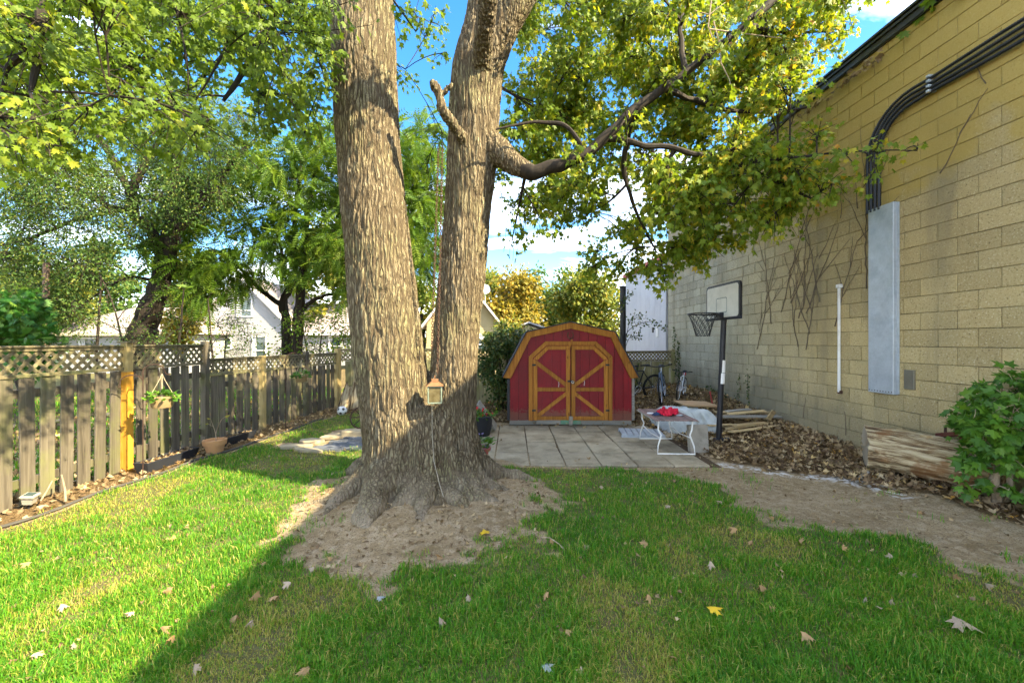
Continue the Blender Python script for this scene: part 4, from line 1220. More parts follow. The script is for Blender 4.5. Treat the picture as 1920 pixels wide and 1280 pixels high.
# upper crown limbs
T.limb([(-1.74, 4.65, 6.55, .30), (-1.8, 4.7, 7.6, .22), (-1.7, 4.9, 9.0, .13), (-1.6, 5.0, 10.4, .05)])
T.limb([(-0.22, 4.8, 6.55, .185), (-0.2, 4.9, 7.6, .14), (0.1, 5.2, 9.0, .08), (0.2, 5.4, 10.2, .03)])
T.limb([(1.0, 4.4, 6.45, .10), (1.7, 4.5, 7.0, .08), (2.6, 4.8, 7.5, .05), (3.4, 5.2, 7.9, .02)])
T.limb([(-0.12, 3.5, 5.44, .085), (0.0, 3.1, 5.9, .07), (0.1, 2.6, 6.5, .05), (0.0, 2.2, 7.2, .03)])
T.limb([(-1.78, 4.65, 6.9, .16), (-2.4, 4.4, 7.3, .13), (-3.0, 4.0, 7.0, .10), (-3.4, 3.5, 6.1, .075), (-3.42, 3.15, 4.9, .05), L4(92, -20, 3.05, .042), L4(80, 45, 3.0, .034), L4(70, 78, 2.98, .028), L4(30, 112, 2.95, .02), L4(8, 140, 2.95, .016), L4(4, 195, 2.95, .011)])
T.limb([L4(82, 40, 3.0, .026), L4(72, 90, 2.96, .024), L4(62, 140, 2.93, .018), L4(56, 172, 2.9, .013)])
T.limb([(-1.78, 4.7, 7.2, .16), (-2.6, 5.4, 7.5, .11), (-3.6, 6.2, 7.0, .07), (-4.6, 6.6, 6.2, .04), (-5.2, 6.6, 5.6, .02)])
T.limb([(-1.7, 4.6, 6.0, .12), (-2.2, 5.0, 6.3, .09), (-2.9, 5.3, 6.0, .06), (-3.4, 5.4, 5.3, .04), (-3.7, 5.3, 4.7, .02)])
T.limb([L4(470, -60, 4.2, .022), L4(438, 0, 4.1, .017), L4(430, 70, 4.05, .014), L4(402, 130, 4.0, .010), L4(366, 190, 3.95, .006)])
T.limb([L4(300, -60, 3.9, .018), L4(330, 20, 3.85, .012), L4(350, 110, 3.8, .008), L4(352, 180, 3.8, .005)])
random.seed(5); rng = np.random.default_rng(5)
pr = [(935, -90), (1600, -90), (1620, 40), (1560, 110), (1500, 180), (1480, 240), (1560, 330), (1490, 400), (1430, 430), (1380, 430), (1310, 480), (1240, 520), (1170, 500), (1110, 480), (1065, 410), (1000, 415), (940, 440), (955, 330), (965, 150)]
n = 0
while n < 178:
    x, y = random.uniform(930, 1620), random.uniform(-90, 540)
    if not in_poly(x, y, pr): continue
    if x < 1100 and y > 300 and random.random() < 0.40: continue
    d = random.uniform(4.3, 7.8)
    if x > 960: d = min(d, 3914 / (x - 940) - 0.55)
    if d < 3.7 or d < 5.15 - 0.466 * (pt(x, y, d)[0] + .7): continue
    if d < 5.0 and float(poly_dist(np.array([x * 1.]), np.array([y * 1.]), [(940, 290), (1000, 324), (1060, 303), (1130, 262), (1200, 198), (1290, 132), (1400, 48), (1480, -30)])[0]) < 85: d = min(d + .75, 3914 / (x - 940) - .5)
    c = pt(x, y, d)
    T.clump(c, (0.42, 0.42, 0.33), 14, 15); n += 1
for _ in range(60):
    x, y, d = random.uniform(945, 1200), random.uniform(-60, 410), random.uniform(5.0, 8.0)
    if x < 1010 and y < 120: continue
    T.clump(pt(x, y, d), (0.42, 0.42, 0.33), 13, 12)
for _ in range(14):
    x = random.uniform(1200, 1500); T.clump(pt(x, random.uniform(290, 360), random.uniform(4.35, 4.9)), .3, 10, 11)
for (x, y) in ((1090, 275), (1180, 225), (1250, 150), (1330, 110), (1420, 30), (1370, 60)): T.clump(pt(x, y, 4.15), .22, 5, 8)
for (x, y, d, r, tw) in ((1590, 290, 4.1, .22, 6), (1660, 285, 4.05, .2, 5), (1720, 280, 3.95, .13, 2), (1640, 320, 4.05, .18, 3), (1560, 345, 4.2, .22, 5), (1500, 330, 4.3, .28, 8), (1530, 250, 4.4, .28, 10),
                         (1440, 420, 4.6, .28, 8), (1325, 455, 5.0, .26, 10), (1245, 520, 5.3, .25, 10), (1280, 465, 5.1, .28, 10), (1215, 500, 5.5, .25, 9), (1100, 510, 5.6, .22, 8), (1120, 470, 5.4, .28, 10), (960, 450, 5.2, .25, 8), (1010, 405, 5.0, .25, 8)):
    T.clump(pt(x, y, d), r, tw, 9)
pl2 = [(-80, -100), (630, -100), (628, 120), (625, 240), (560, 300), (470, 330), (400, 300), (330, 240), (210, 230), (130, 290), (-80, 300)]
n = 0
while n < 118:
    x, y = random.uniform(-80, 640), random.uniform(-100, 330)
    if not in_poly(x, y, pl2): continue
    if random.random() < max(0, (y - 60) / 330): continue
    d = random.uniform(3.1, 6.6) if x > 200 else random.uniform(2.7, 5.2)
    T.clump(pt(x, y, d), (0.42, 0.42, 0.36), 11, 14, droop=0.5); n += 1
for (x, y, d, r, tw) in ((60, 230, 2.7, .2, 7), (20, 260, 2.6, .15, 5), (115, 275, 2.7, .14, 5), (230, 150, 3.0, .25, 7), (590, 60, 4.9, .3, 9), (600, 170, 5.1, .3, 9), (570, 250, 5.3, .3, 8), (780, 60, 5.6, .3, 6), (760, 130, 5.9, .3, 7), (810, 30, 6.0, .3, 6), (830, 250, 6.2, .25, 5), (800, 330, 6.4, .25, 5), (830, 100, 5.8, .15, 3)):
    T.clump(pt(x, y, d), r, tw, 9, droop=0.5)
# sprays above the picture that dapple the left fence
for c in ((-.4, 2.9, 4.9), (.3, 2.7, 5.5), (.9, 2.5, 6.0), (.1, 3.2, 5.3), (-.8, 3.3, 4.6), (1.3, 2.8, 6.3), (.6, 3.3, 5.9), (-.2, 2.4, 5.1), (1.0, 3.2, 6.4), (.4, 2.2, 5.7), (-.9, 2.6, 4.4), (-.5, 2.2, 4.6), (0, 2.0, 4.9), (.3, 1.7, 5.2), (-.3, 1.8, 4.5), (.6, 2.0, 5.5), (-.1, 2.5, 5.0)): T.clump(c, .36, 9, 9)
# crown above the picture
for _ in range(38):
    v = rng.normal(0, 1, 3); v = v / np.linalg.norm(v) * rng.random() ** 0.4
    c = np.array([-0.6, 5.2, 8.6]) + v * np.array([4.2, 3.2, 2.0])
    T.clump(c, 0.6, 11, 9)
tk = MB()
for pts in ([(1335, -10), (1328, 50), (1345, 95), (1318, 112), (1300, 118)], [(1338, 40), (1350, 85), (1352, 118), (1368, 150), (1372, 185), (1392, 235)], [(1330, 55), (1400, 64), (1465, 72)], [(1300, 20), (1330, 28), (1360, 5)]):
    tk.tube([tuple(pt(x, y, 4.75)) for x, y in pts], list(np.linspace(.009, .004, len(pts))), 5, False)
tko = tk.build('dead_twigs', M['stick'], maple)
P, D = T.leaves()
ok = P[:, 0] < wall_x(P[:, 1]) - 0.12
ok &= ~((P[:, 2] < 1.9))
P, D = P[ok], D[ok]
n = len(P)
D = unit(D) * 0.8 + np.array([0, 0, -0.8])
N = np.array([0.25, -0.28, 0.45]) + rng.normal(0, 0.65, (n, 3))
S = rng.uniform(0.045, 0.098, n) * (0.72 + 0.28 * sstep(3.2, 4.6, P[:, 1]))
rn = np.clip((0.45 + 0.55 * sstep(-1.5, 0.5, P[:, 0])) * (0.12 + 0.75 * rng.random(n) ** 1.6 + 0.22 * sstep(0.5, 3.5, P[:, 0]) * rng.random(n)), 0, 1)
px = 960 + P[:, 0] / P[:, 1] * FOC; py = 640 - (P[:, 2] - CAMZ) / P[:, 1] * FOC
vis = (px > 0) & (px < 1920) & (py > 0) & (py < 1280) & (P[:, 1] > 0.5)
order = np.argsort(np.where(vis, -S / P[:, 1], 1))
sel = order[:300]
V0, F0 = TEMPL['maple']
lm = [np_mesh('leaf', V0 * np.array([1, 1, c]), F0, M['maple_leaf'], False, {'rnd': np.full(len(V0), v)}) for v, c in ((.15, .6), (.3, 1.2), (.45, 1.8), (.6, 1.0), (.75, 1.4))]
lx, ly, lz = leaf_frames(D, N)
def leaf_obj(name, me, parent, p, x, y, z, s):
    o = link(name, me, parent)
    m = Matrix(((x[0], y[0], z[0], 0), (x[1], y[1], z[1], 0), (x[2], y[2], z[2], 0), (0, 0, 0, 1)))
    o.matrix_local = Matrix.Translation(Vector(p)) @ m @ Matrix.Scale(s, 4)
    return o
for i in sel: leaf_obj('leaf', random.choice(lm), maple, P[i], lx[i], ly[i], lz[i], S[i])
mask = np.ones(n, bool); mask[sel] = False
T.mb.build('branches', M['dark_branch'], maple)
leaf_cloud('foliage', P[mask], D[mask], N[mask], S[mask], 'maple_low', M['maple_leaf'], maple, rn[mask])
print('maple leaves', n)

# ------------------------------------------------------------------ trees and shrubs beyond the fences
def tree(name, label, limbs, clumps, leafkind, size, mat, lpt=10, branch='dark_branch', group=None, updir=0.6, droop=0.25, spread=0.06, cat='tree', r0=0.014, rmax=1.0, tipdown=-0.3):
    t = empty(name, tuple(limbs[0][0][:2]) + (0,), 0, label, cat, group)
    base = np.array([limbs[0][0][0], limbs[0][0][1], 0.0])
    A = Tree()
    for l in limbs:
        A.limb([tuple(np.array(q[:3]) - base) + (q[3],) for q in l])
    tr = A.mb.build('trunk', M[branch], t)
    A.mb = MB()
    for (c, r, tw) in clumps: A.clump(np.array(c) - base, r, tw, lpt, droop=droop, r0=r0, spread=spread)
    A.mb.build('branches', M[branch], t)
    P, D = A.leaves(); n = len(P)
    D = unit(D) + np.array([0, 0, tipdown])
    N = np.array([0.25, -0.3, updir]) + rng.normal(0, 0.6, (n, 3))
    leaf_cloud('crown', P, D, N, rng.uniform(size * 0.7, size * 1.25, n), leafkind, M[mat], t, np.clip(rng.random(n) * rmax, 0, 1))
    return t, n
def scat(poly, n, d0, d1, r, tw, keep=None):
    out = []
    xs = [p[0] for p in poly]; ys = [p[1] for p in poly]
    while len(out) < n:
        x, y = random.uniform(min(xs), max(xs)), random.uniform(min(ys), max(ys))
        if in_poly(x, y, poly): out.append((pt(x, y, random.uniform(d0, d1)), r, tw))
    return out
d = 10.8
tree('locust_tree', 'leaning dark-trunked tree with fine airy leaves behind the tall fence',
     [[L4(262, 760, d, .40), L4(266, 640, d, .34), L4(280, 590, d, .26), L4(303, 520, d, .24), L4(322, 440, d, .21), L4(328, 380, d, .16), L4(326, 310, d, .12), L4(322, 230, d, .08), L4(318, 120, d, .04)],
      [L4(310, 490, d, .15), L4(280, 430, d, .13), L4(250, 400, d, .12), L4(252, 350, d, .10), L4(275, 300, d, .08), L4(300, 260, d, .05), L4(320, 180, d, .03)],
      [L4(252, 380, d, .10), L4(225, 325, d, .09), L4(190, 265, d, .07), L4(160, 215, d, .05), L4(120, 130, d, .03)],
      [L4(322, 440, d, .13), L4(360, 400, d, .12), L4(400, 350, d, .10), L4(430, 310, d, .07), L4(480, 260, d, .03)],
      [L4(255, 400, d, .07), L4(200, 385, d, .06), L4(130, 350, d + .4, .045), L4(50, 325, d + .8, .03), L4(-40, 320, d + 1, .02)],
      [L4(245, 390, d, .06), L4(150, 410, d - .3, .05), L4(60, 445, d - .5, .04), L4(-30, 470, d - .6, .02)],
      [L4(326, 320, d, .06), L4(360, 290, d, .05), L4(400, 250, d, .03)],
      [L4(300, 530, d - .1, .05), L4(240, 520, d - .4, .03), L4(170, 560, d - .6, .02), L4(120, 600, d - .8, .01)]],
     scat([(-60, 260), (120, 190), (330, 150), (480, 230), (470, 330), (360, 420), (200, 470), (150, 600), (-60, 590)], 260, 9.2, 13.0, .75, 15), 'diamond', 0.068, 'ash_leaf', 26, spread=0.11)
d = 9.7
tree('locust_shoots', 'tangle of thin shoots with small leaves at the foot of the leaning tree',
     [[L4(180, 700, d, .03), L4(185, 600, d, .025), L4(190, 520, d, .015)], [L4(330, 700, d, .025), L4(340, 600, d, .02), L4(345, 540, d, .012)], [L4(240, 700, d, .02), L4(215, 580, d, .016), L4(180, 500, d, .01)], [L4(400, 700, d, .02), L4(395, 620, d, .015), L4(390, 560, d, .01)]],
     scat([(100, 560), (250, 520), (430, 560), (480, 640), (440, 670), (110, 650)], 22, 9.1, 10.4, .45, 10), 'diamond', 0.06, 'ash_leaf', 8, spread=0.1, r0=0.009)
d = 12.5
tree('walnut_tree', 'twin-stemmed tree with long bright green compound leaves behind the low fence',
     [[L4(538, 760, d, .17), L4(538, 660, d, .15), L4(536, 600, d, .14), L4(531, 575, d, .13), L4(540, 545, d, .11), L4(552, 510, d, .10), L4(552, 450, d, .085), L4(556, 380, d, .06), L4(565, 300, d, .035)],
      [L4(558, 760, d - .2, .18), L4(557, 640, d - .2, .165), L4(560, 590, d - .2, .15), L4(566, 540, d - .2, .13), L4(572, 470, d - .2, .11), L4(575, 410, d - .2, .08), L4(590, 330, d - .2, .05), L4(600, 230, d, .025)],
      [L4(531, 575, d, .08), L4(505, 556, d, .07), L4(475, 530, d, .055), L4(452, 505, d, .035), L4(420, 470, d, .02)],
      [L4(565, 585, d - .2, .07), L4(580, 570, d - .2, .06), L4(605, 555, d - .2, .05), L4(650, 545, d - .2, .03), L4(700, 520, d, .02)],
      [L4(540, 540, d, .05), L4(530, 500, d, .045), L4(525, 450, d, .035), L4(520, 380, d, .02)],
      [L4(572, 520, d - .2, .05), L4(610, 505, d - .2, .035), L4(660, 490, d, .02)],
      [L4(574, 430, d, .05), L4(640, 430, d, .035), L4(720, 400, d, .02)]],
     scat([(300, 380), (420, 300), (600, 220), (660, 260), (820, 230), (840, 480), (700, 560), (590, 520), (470, 500), (420, 560), (330, 560)], 150, 10.6, 14.0, .75, 8), 'pinnate', 0.46, 'heaven_leaf', 6, rmax=.86, spread=0.10, updir=0.8)
# undergrowth in front of the white house
d = 12.0
for (lab, poly, nn, sz, mt, kd) in (('low green bush before the white house behind the low fence', [(540, 600), (600, 570), (670, 590), (680, 670), (500, 670)], 26, 0.075, 'heaven_leaf', 'oval'),
                                ('sparse twiggy bush standing before the small house window', [(370, 590), (460, 580), (480, 660), (370, 665)], 13, 0.06, 'ash_leaf', 'diamond')):
    cx = sum(p[0] for p in poly) / len(poly)
    tree('bush', lab, [[L4(cx, 740, d, .03), L4(cx, 680, d, .025), L4(cx + 6, 620, d, .012)], [L4(cx, 740, d, .025), L4(cx - 20, 670, d, .02), L4(cx - 30, 610, d, .012)]],
         scat(poly, nn, 11.3, 12.8, .45, 9), kd, sz, mt, 8, spread=0.1, cat='bush', group='bushes behind the low fence')
# evergreen and golden shrubs far left
d = 9.0
tree('cedar_shrub', 'rounded dark green evergreen shrub behind the tall fence by the old pole',
     [[L4(40, 760, d, .08), L4(42, 660, d, .06), L4(45, 580, d, .03)]],
     scat([(-60, 680), (-50, 600), (20, 562), (60, 556), (90, 590), (95, 690)], 34, 8.4, 9.6, .32, 10), 'spray', 0.15, 'evergreen_leaf', 10, cat='shrub', updir=0.4)
d = 17.0
tree('golden_shrub', 'golden yellow shrub between the two white houses',
     [[L4(345, 760, d, .08), L4(346, 640, d, .06), L4(347, 590, d, .03)]],
     scat([(310, 570), (345, 560), (372, 590), (362, 650), (318, 650)], 20, 16.3, 17.6, .5, 10), 'oval', 0.16, 'gold_leaf', 9, cat='shrub')
# tall trees far behind
def far_tree(name, lab, cx, top, bot, half, d, mat, n, sz, cat='tree', trunk=.25, kd='oval'):
    c0 = pt(cx, 640, d)
    poly = [(cx - half * .55, top + 8), (cx, top), (cx + half * .6, top + 12), (cx + half, (top + bot) / 2), (cx + half * .85, bot), (cx - half * .85, bot), (cx - half, (top + bot) / 2)]
    tree(name, lab, [[(c0[0], d, 0, trunk), (c0[0] + .1, d, 2, trunk * .8), (c0[0], d, 1.62 + (640 - (top * .4 + bot * .6)) / FOC * d, trunk * .4), (c0[0], d, 1.62 + (640 - (top * .8 + bot * .2)) / FOC * d, trunk * .12)]],
         scat(poly, n, d - half / FOC * d * .8, d + half / FOC * d * .8, half / FOC * d * .30, 13), kd, sz, mat, 13, spread=0.22, group='trees beyond the back fence', r0=0.03)
far_tree('golden_tree', 'golden orange tree rising behind the shed on the left', 965, 512, 640, 56, 22, 'gold_leaf', 44, 0.20)
far_tree('lime_tree', 'yellow green tree right behind the shed roof', 1108, 512, 640, 72, 24, 'lime_leaf', 60, 0.22)
far_tree('green_tree', 'green tree between the golden tree and the yellow green tree', 1035, 500, 640, 58, 29, 'ash_leaf', 46, 0.26)
far_tree('brown_tree', 'thin olive tree just right of the maple trunk', 925, 508, 600, 34, 30, 'lime_leaf', 18, 0.28)
far_tree('background_tree', 'pale green tree left of the maple trunk beyond the white house', 625, 430, 640, 75, 27, 'lime_leaf', 40, 0.30)
far_tree('background_tree', 'olive tree at the far left edge behind the evergreen shrub', 40, 470, 640, 120, 22, 'lime_leaf', 46, 0.26)
far_tree('background_tree', 'hazy olive tree right of the leaning dark trunk above the bungalow', 200, 455, 640, 85, 27, 'ash_leaf', 40, 0.26)
far_tree('background_tree', 'dull green tree above the gap between bungalow and white house', 345, 470, 640, 60, 29, 'lime_leaf', 28, 0.28)
far_tree('background_tree', 'tall bright tree seen between the two maple stems', 790, 520, 640, 45, 28, 'lime_leaf', 20, 0.28)
# ------------------------------------------------------------------ houses behind the fences
def clap(parent, x0, x1, z0, z1, y, mat, topf=None, step=0.11, openings=(), name='siding'):
    """lapped boards facing -y, cut to a gable by topf(z)->(xa,xb) and round openings"""
    m = MB(); z = z0
    while z < z1 - 1e-3:
        zb = min(z + step, z1)
        a, b = (x0, x1) if topf is None else topf(zb)
        segs = [(a, b)]
        for (ox0, ox1, oz0, oz1) in openings:
            if oz0 < zb - 0.01 and oz1 > z + 0.01:
                ns = []
                for (s, e) in segs:
                    if ox1 <= s or ox0 >= e: ns.append((s, e)); continue
                    if ox0 > s: ns.append((s, ox0))
                    if ox1 < e: ns.append((ox1, e))
                segs = ns
        for (s, e) in segs:
            if e - s > 0.02:
                m.add([(s, y - 0.022, z), (e, y - 0.022, z), (e, y - 0.002, zb), (s, y - 0.002, zb), (s, y + 0.01, z), (e, y + 0.01, z)], [(0, 1, 2, 3), (4, 5, 1, 0)])
        z = zb
    return m.build(name, M[mat], parent)
def window(parent, x, z, w, h, y, mull=True):
    f = MB(); t = 0.07
    for (cx, cz, sx, sz) in ((x - w / 2 + t / 2, z, t, h), (x + w / 2 - t / 2, z, t, h), (x, z + h / 2 - t / 2, w - 2 * t, t), (x, z - h / 2 + t / 2, w - 2 * t, t)):
        f.box((cx, y - 0.01, cz), (sx, 0.10, sz))
    if mull: f.box((x, y - 0.008, z - h * 0.16), (w - 2 * t, 0.07, 0.05))
    wo = f.build('window', M['white_trim'], parent)
    MB().box((x, y + 0.02, z), (w - 0.12, 0.02, h - 0.12)).build('pane', M['window'], wo)
    MB().box((x - w * 0.32, y + 0.005, z), (w * 0.18, 0.008, h - 0.16)).build('curtain', M['curtain'], wo)
    return wo
HD = 24.0; S24 = FOC / HD
def hx(px, d=HD): return (px - 960) / FOC * d
def hz(py, d=HD): return CAMZ + (640 - py) / FOC * d
hA = empty('white_house', (hx(453), HD, 0), 0, 'white clapboard house with steep gable and upstairs window', 'house')
ap, ev, hw = hz(521), hz(617), (hx(549) - hx(357)) / 2
def gab(z): 
    k = 1.0 if z <= ev else max(0.0, (ap - z) / (ap - ev)); return (-hw * k, hw * k)
wins = [(hx(459.5) - hx(453), hz(576), 0.92, 1.15), (hx(423) - hx(453), hz(644), 0.75, 0.75), (hx(487) - hx(453), hz(650), 0.85, 1.3)]
clap(hA, -hw, hw, 0, ap, 0, 'siding', gab, 0.125, [(x - w / 2 + .02, x + w / 2 - .02, z - h / 2 + .02, z + h / 2 - .02) for x, z, w, h in wins])
for (x, z, w, h) in wins: window(hA, x, z, w, h, -0.01)
MB().prism([(-hw, 0), (hw, 0), (hw, ev), (0, ap), (-hw, ev)], 7.5, 'xz', 0.05).build('house_body', M['siding'], hA)
for s in (-1, 1):
    p = (s * (hw + 0.25), ev - 0.25 * (ap - ev) / hw); q = (0, ap + 0.02)
    MB().prism([p, q, (q[0], q[1] + 0.14), (p[0], p[1] + 0.14)], 7.9, 'xz', -0.25).build('roof_slope', M['grey_roof'], hA)
    MB().prism([p, q, (q[0], q[1] + 0.17), (p[0], p[1] + 0.17)], 0.04, 'xz', -0.295).build('rake_board', M['white_trim'], hA)
# lower wing on its right with a hipped grey roof
wz, wr = hz(624), hz(560)
x0, x1 = hx(545) - hx(453), hx(664) - hx(453)
MB().box(((x0 + x1) / 2, 2.9, wz / 2), (x1 - x0, 5.0, wz)).build('wing_wall', M['siding'], hA)
MB().add([(x0 - .2, 0.15, wz), (x1 + .3, 0.15, wz), (x1 - 1.3, 2.9, wr), (x0 - .2, 2.9, wr), (x1 + .3, 5.6, wz), (x0 - .2, 5.6, wz)], [(0, 1, 2, 3), (1, 4, 2), (4, 5, 3, 2), (0, 3, 5), (0, 5, 4, 1)]).build('wing_roof', M['grey_roof'], hA)
MB().box(((x0 + x1) / 2, 0.14, wz - 0.05), (x1 - x0 + .5, 0.06, 0.14)).build('gutter', M['white_trim'], hA)
window(hA, (x0 + x1) / 2 + 0.6, 1.5, 0.8, 0.9, 0.38)

hB = empty('bungalow', (hx(210, 21), 21, 0), 0, 'low white bungalow with pale shingle roof behind the tall fence', 'house')
bw = (hx(345, 21) - hx(75, 21)) / 2
clap(hB, -bw, bw, 0, hz(627, 21), 0, 'siding', None, 0.125, [(-1.6, -0.7, 0.9, 1.8)])
window(hB, -1.15, 1.35, 0.95, 0.95, -0.01)
MB().box((0, 3.55, hz(627, 21) / 2), (2 * bw - .02, 7, hz(627, 21))).build('house_body', M['siding'], hB)
ez, rz_ = hz(626, 21), hz(566, 21)
MB().add([(-bw - .4, -.4, ez), (bw + .4, -.4, ez), (bw - 2.4, 3.5, rz_), (-bw + 1.6, 3.5, rz_), (bw + .4, 7.5, ez), (-bw - .4, 7.5, ez)], [(0, 1, 2, 3), (1, 4, 2), (4, 5, 3, 2), (5, 0, 3), (0, 5, 4, 1)]).build('roof', M['pale_roof'], hB)
MB().box((0, -.42, ez - 0.03), (2 * bw + .8, 0.06, 0.13)).build('gutter', M['beige_wall'], hB)

hC = empty('tan_house', (hx(868, 20), 20, 0), 0, 'tan clapboard house gable just right of the maple trunk', 'house')
tw = 1.75; ta, te = hz(520, 20), hz(606, 20)
def gabC(z):
    k = 1.0 if z <= te else max(0.0, (ta - z) / (ta - te)); return (-tw * k, tw * k)
clap(hC, -tw, tw, 0, ta, 0, 'tan_siding', gabC, 0.13, [(0.55, 1.35, 1.25, 1.95)])
window(hC, 0.95, 1.6, 0.84, 0.75, -0.01)
MB().prism([(-tw, 0), (tw, 0), (tw, te), (0, ta), (-tw, te)], 6, 'xz', 0.05).build('house_body', M['tan_siding'], hC)
for s in (-1, 1):
    p = (s * (tw + 0.22), te - 0.22 * (ta - te) / tw); q = (0, ta + 0.02)
    MB().prism([p, q, (q[0], q[1] + 0.12), (p[0], p[1] + 0.12)], 6.4, 'xz', -0.25).build('roof_slope', M['grey_roof'], hC)
    MB().prism([p, q, (q[0], q[1] + 0.15), (p[0], p[1] + 0.15)], 0.04, 'xz', -0.295).build('rake_board', M['white_trim'], hC)
MB().box((0.6, -0.06, te - 0.72), (2.4, 0.12, 0.16)).build('porch_beam', M['white_trim'], hC)
dish = empty('satellite_dish', (hx(908, 20), 20.6, hz(556, 20)), 0, 'small white satellite dish above the tan house roof', 'satellite dish')
MB().lathe([(0.0, 0.0), (0.12, 0.012), (0.24, 0.05), (0.25, 0.06), (0.23, 0.058)], n=20).build('reflector', M['white_trim'], dish, (0, -0.05, 0.42), (R(75), 0, R(20)))
MB().tube([(0, 0.05, -0.6), (0, 0.02, 0.3), (0, -0.04, 0.42)], 0.025, 6).build('mast', M['galv'], dish)
MB().tube([(0, -0.05, 0.36), (0.02, -0.32, 0.40)], 0.012, 5).build('feed_arm', M['galv'], dish)

hS = empty('beige_shed', (hx(992, 12.6), 12.6, 0), 0, 'small beige shed with grey gable roof behind the red shed', 'shed')
sw = 0.62
for i in range(6):
    a, b = -sw + i * sw / 3 + .004, -sw + (i + 1) * sw / 3 - .004
    tz = lambda x: hz(606, 12.6) - 0.06 - abs(x) * 0.33
    MB().prism([(a, 0), (b, 0), (b, tz(b)), (a, tz(a))], 0.02, 'xz', 0).build('siding_plank', M['beige_wall'], hS)
MB().prism([(-sw, 0), (sw, 0), (sw, 1.9), (0, 2.05), (-sw, 1.9)], 1.8, 'xz', 0.022).build('shed_body', M['beige_wall'], hS)
for s in (-1, 1):
    p = (s * (sw + .1), hz(606, 12.6) - 0.33 * (sw + .1)); q = (0, hz(606, 12.6))
    MB().prism([p, q, (q[0], q[1] + .05), (p[0], p[1] + .05)], 2.1, 'xz', -.12).build('roof_slope', M['grey_metal'], hS)

up = empty('utility_pole', (*pt(86, 640, 9.9)[:2], 0), 0, 'weathered brown wooden pole standing behind the tall fence', 'pole')
MB().tube([(0, 0, -.2), (0, 0, 1.6), (0.01, 0, hz(492, 9.9))], [.075, .07, .062], 10).build('pole', M['pole_wood'], up)
MB().ring((0.0, 0, hz(560, 9.9)), .072, .012, 'z', 14, 5).build('band', M['black_metal'], up)
sp = empty('steel_pole', (*pt(1168, 640, 12.5)[:2], 0), 0, 'dark round steel pole rising behind the fence beside the shed', 'pole')
MB().tube([(0, 0, -.2), (0, 0, hz(538, 12.5))], .09, 14).build('pole', M['black_metal'], sp)
MB().lathe([(.098, 0), (.098, .03), (.0, .05)], n=14).build('pole_cap', M['black_metal'], sp, (0, 0, hz(538, 12.5)))

# ------------------------------------------------------------------ basketball hoop
bz = gz(3.28, 6.55)
hoop = empty('basketball_hoop', (3.30, 6.52, bz), 0, 'black pole basketball hoop with white backboard before the block wall', 'basketball hoop')
H0 = 1.96 - bz
MB().tube([(-.02, .06, -.15), (0, .03, .6), (.045, 0, H0 + .12)], .042, 14).build('pole', M['black_metal'], hoop)
MB().tube([(.018, .02, 0.93), (.031, .014, 1.30)], .0445, 14).build('white_sleeve', M['white_pvc'], hoop)
MB().ring((.025, .017, 1.10), .0448, .003, 'z', 14, 4).build('joint_band', M['black_metal'], hoop)
def rrect(w, h, r, n=5):
    out = []
    for cx, cz, a0 in ((w / 2 - r, h / 2 - r, 0), (-w / 2 + r, h / 2 - r, 90), (-w / 2 + r, -h / 2 + r, 180), (w / 2 - r, -h / 2 + r, 270)):
        for k in range(n): a = R(a0 + 90 * k / (n - 1)); out.append((cx + r * math.cos(a), cz + r * math.sin(a)))
    return out
bb = empty('backboard', (0.0, -0.06, H0 + .28), 0); bb.parent = hoop
bb.rotation_euler = (0, 0, R(3))
MB().prism(rrect(.93, .56, .07), .035, 'yz', -.018).build('frame', M['black_metal'], bb)
MB().prism(rrect(.86, .49, .05), .012, 'yz', -.0255).build('panel', M['board_white'], bb)
o_, i_ = rrect(.30, .235, .03), rrect(.275, .21, .025)
m = MB()
for k in range(len(o_)):
    a, b = k, (k + 1) % len(o_)
    m.add([(-.0275, o_[a][0], o_[a][1] - .055), (-.0275, o_[b][0], o_[b][1] - .055), (-.0275, i_[b][0], i_[b][1] - .055), (-.0275, i_[a][0], i_[a][1] - .055)], [(0, 1, 2, 3)])
m.build('target_square', M['board_line'], bb)
MB().prism([(-.47, -.285), (.47, -.285), (.47, -.245), (-.47, -.245)], .05, 'yz', -.03).build('lower_pad', M['black_plastic'], bb, bevel=.01)
MB().box((-.05, 0, -.215), (.06, .13, .09)).build('rim_bracket', M['black_metal'], hoop, (0, -.06, H0 + .28), bevel=.006)
rim = MB(); rim.ring((-.32, -.06, H0 + .09), .215, .010, 'z', 32, 6)
rim.tube([(-.06, -.02, H0 + .07), (-.17, .08, H0 + .075), (-.25, .135, H0 + .08)], .008, 6); rim.tube([(-.06, -.10, H0 + .07), (-.17, -.20, H0 + .075), (-.25, -.255, H0 + .08)], .008, 6)
rim.build('rim', M['black_metal'], hoop)
net = MB(); NN = 12
for k in range(NN):
    for s in (-1, 1):
        pts = []
        for j in range(9):
            t = j / 8; rr = .212 - .115 * t ** .7; zz = H0 + .08 - .34 * t
            a = 2 * math.pi * k / NN + s * t * 1.3
            pts.append((-.32 + rr * math.cos(a), -.06 + rr * math.sin(a), zz))
        net.tube(pts, .0042, 4, False)
net.build('net', M['net'], hoop)
MB().box((0.06, 0.06, .03), (.28, .10, .06)).build('base_leg', M['black_plastic'], hoop, bevel=.01)

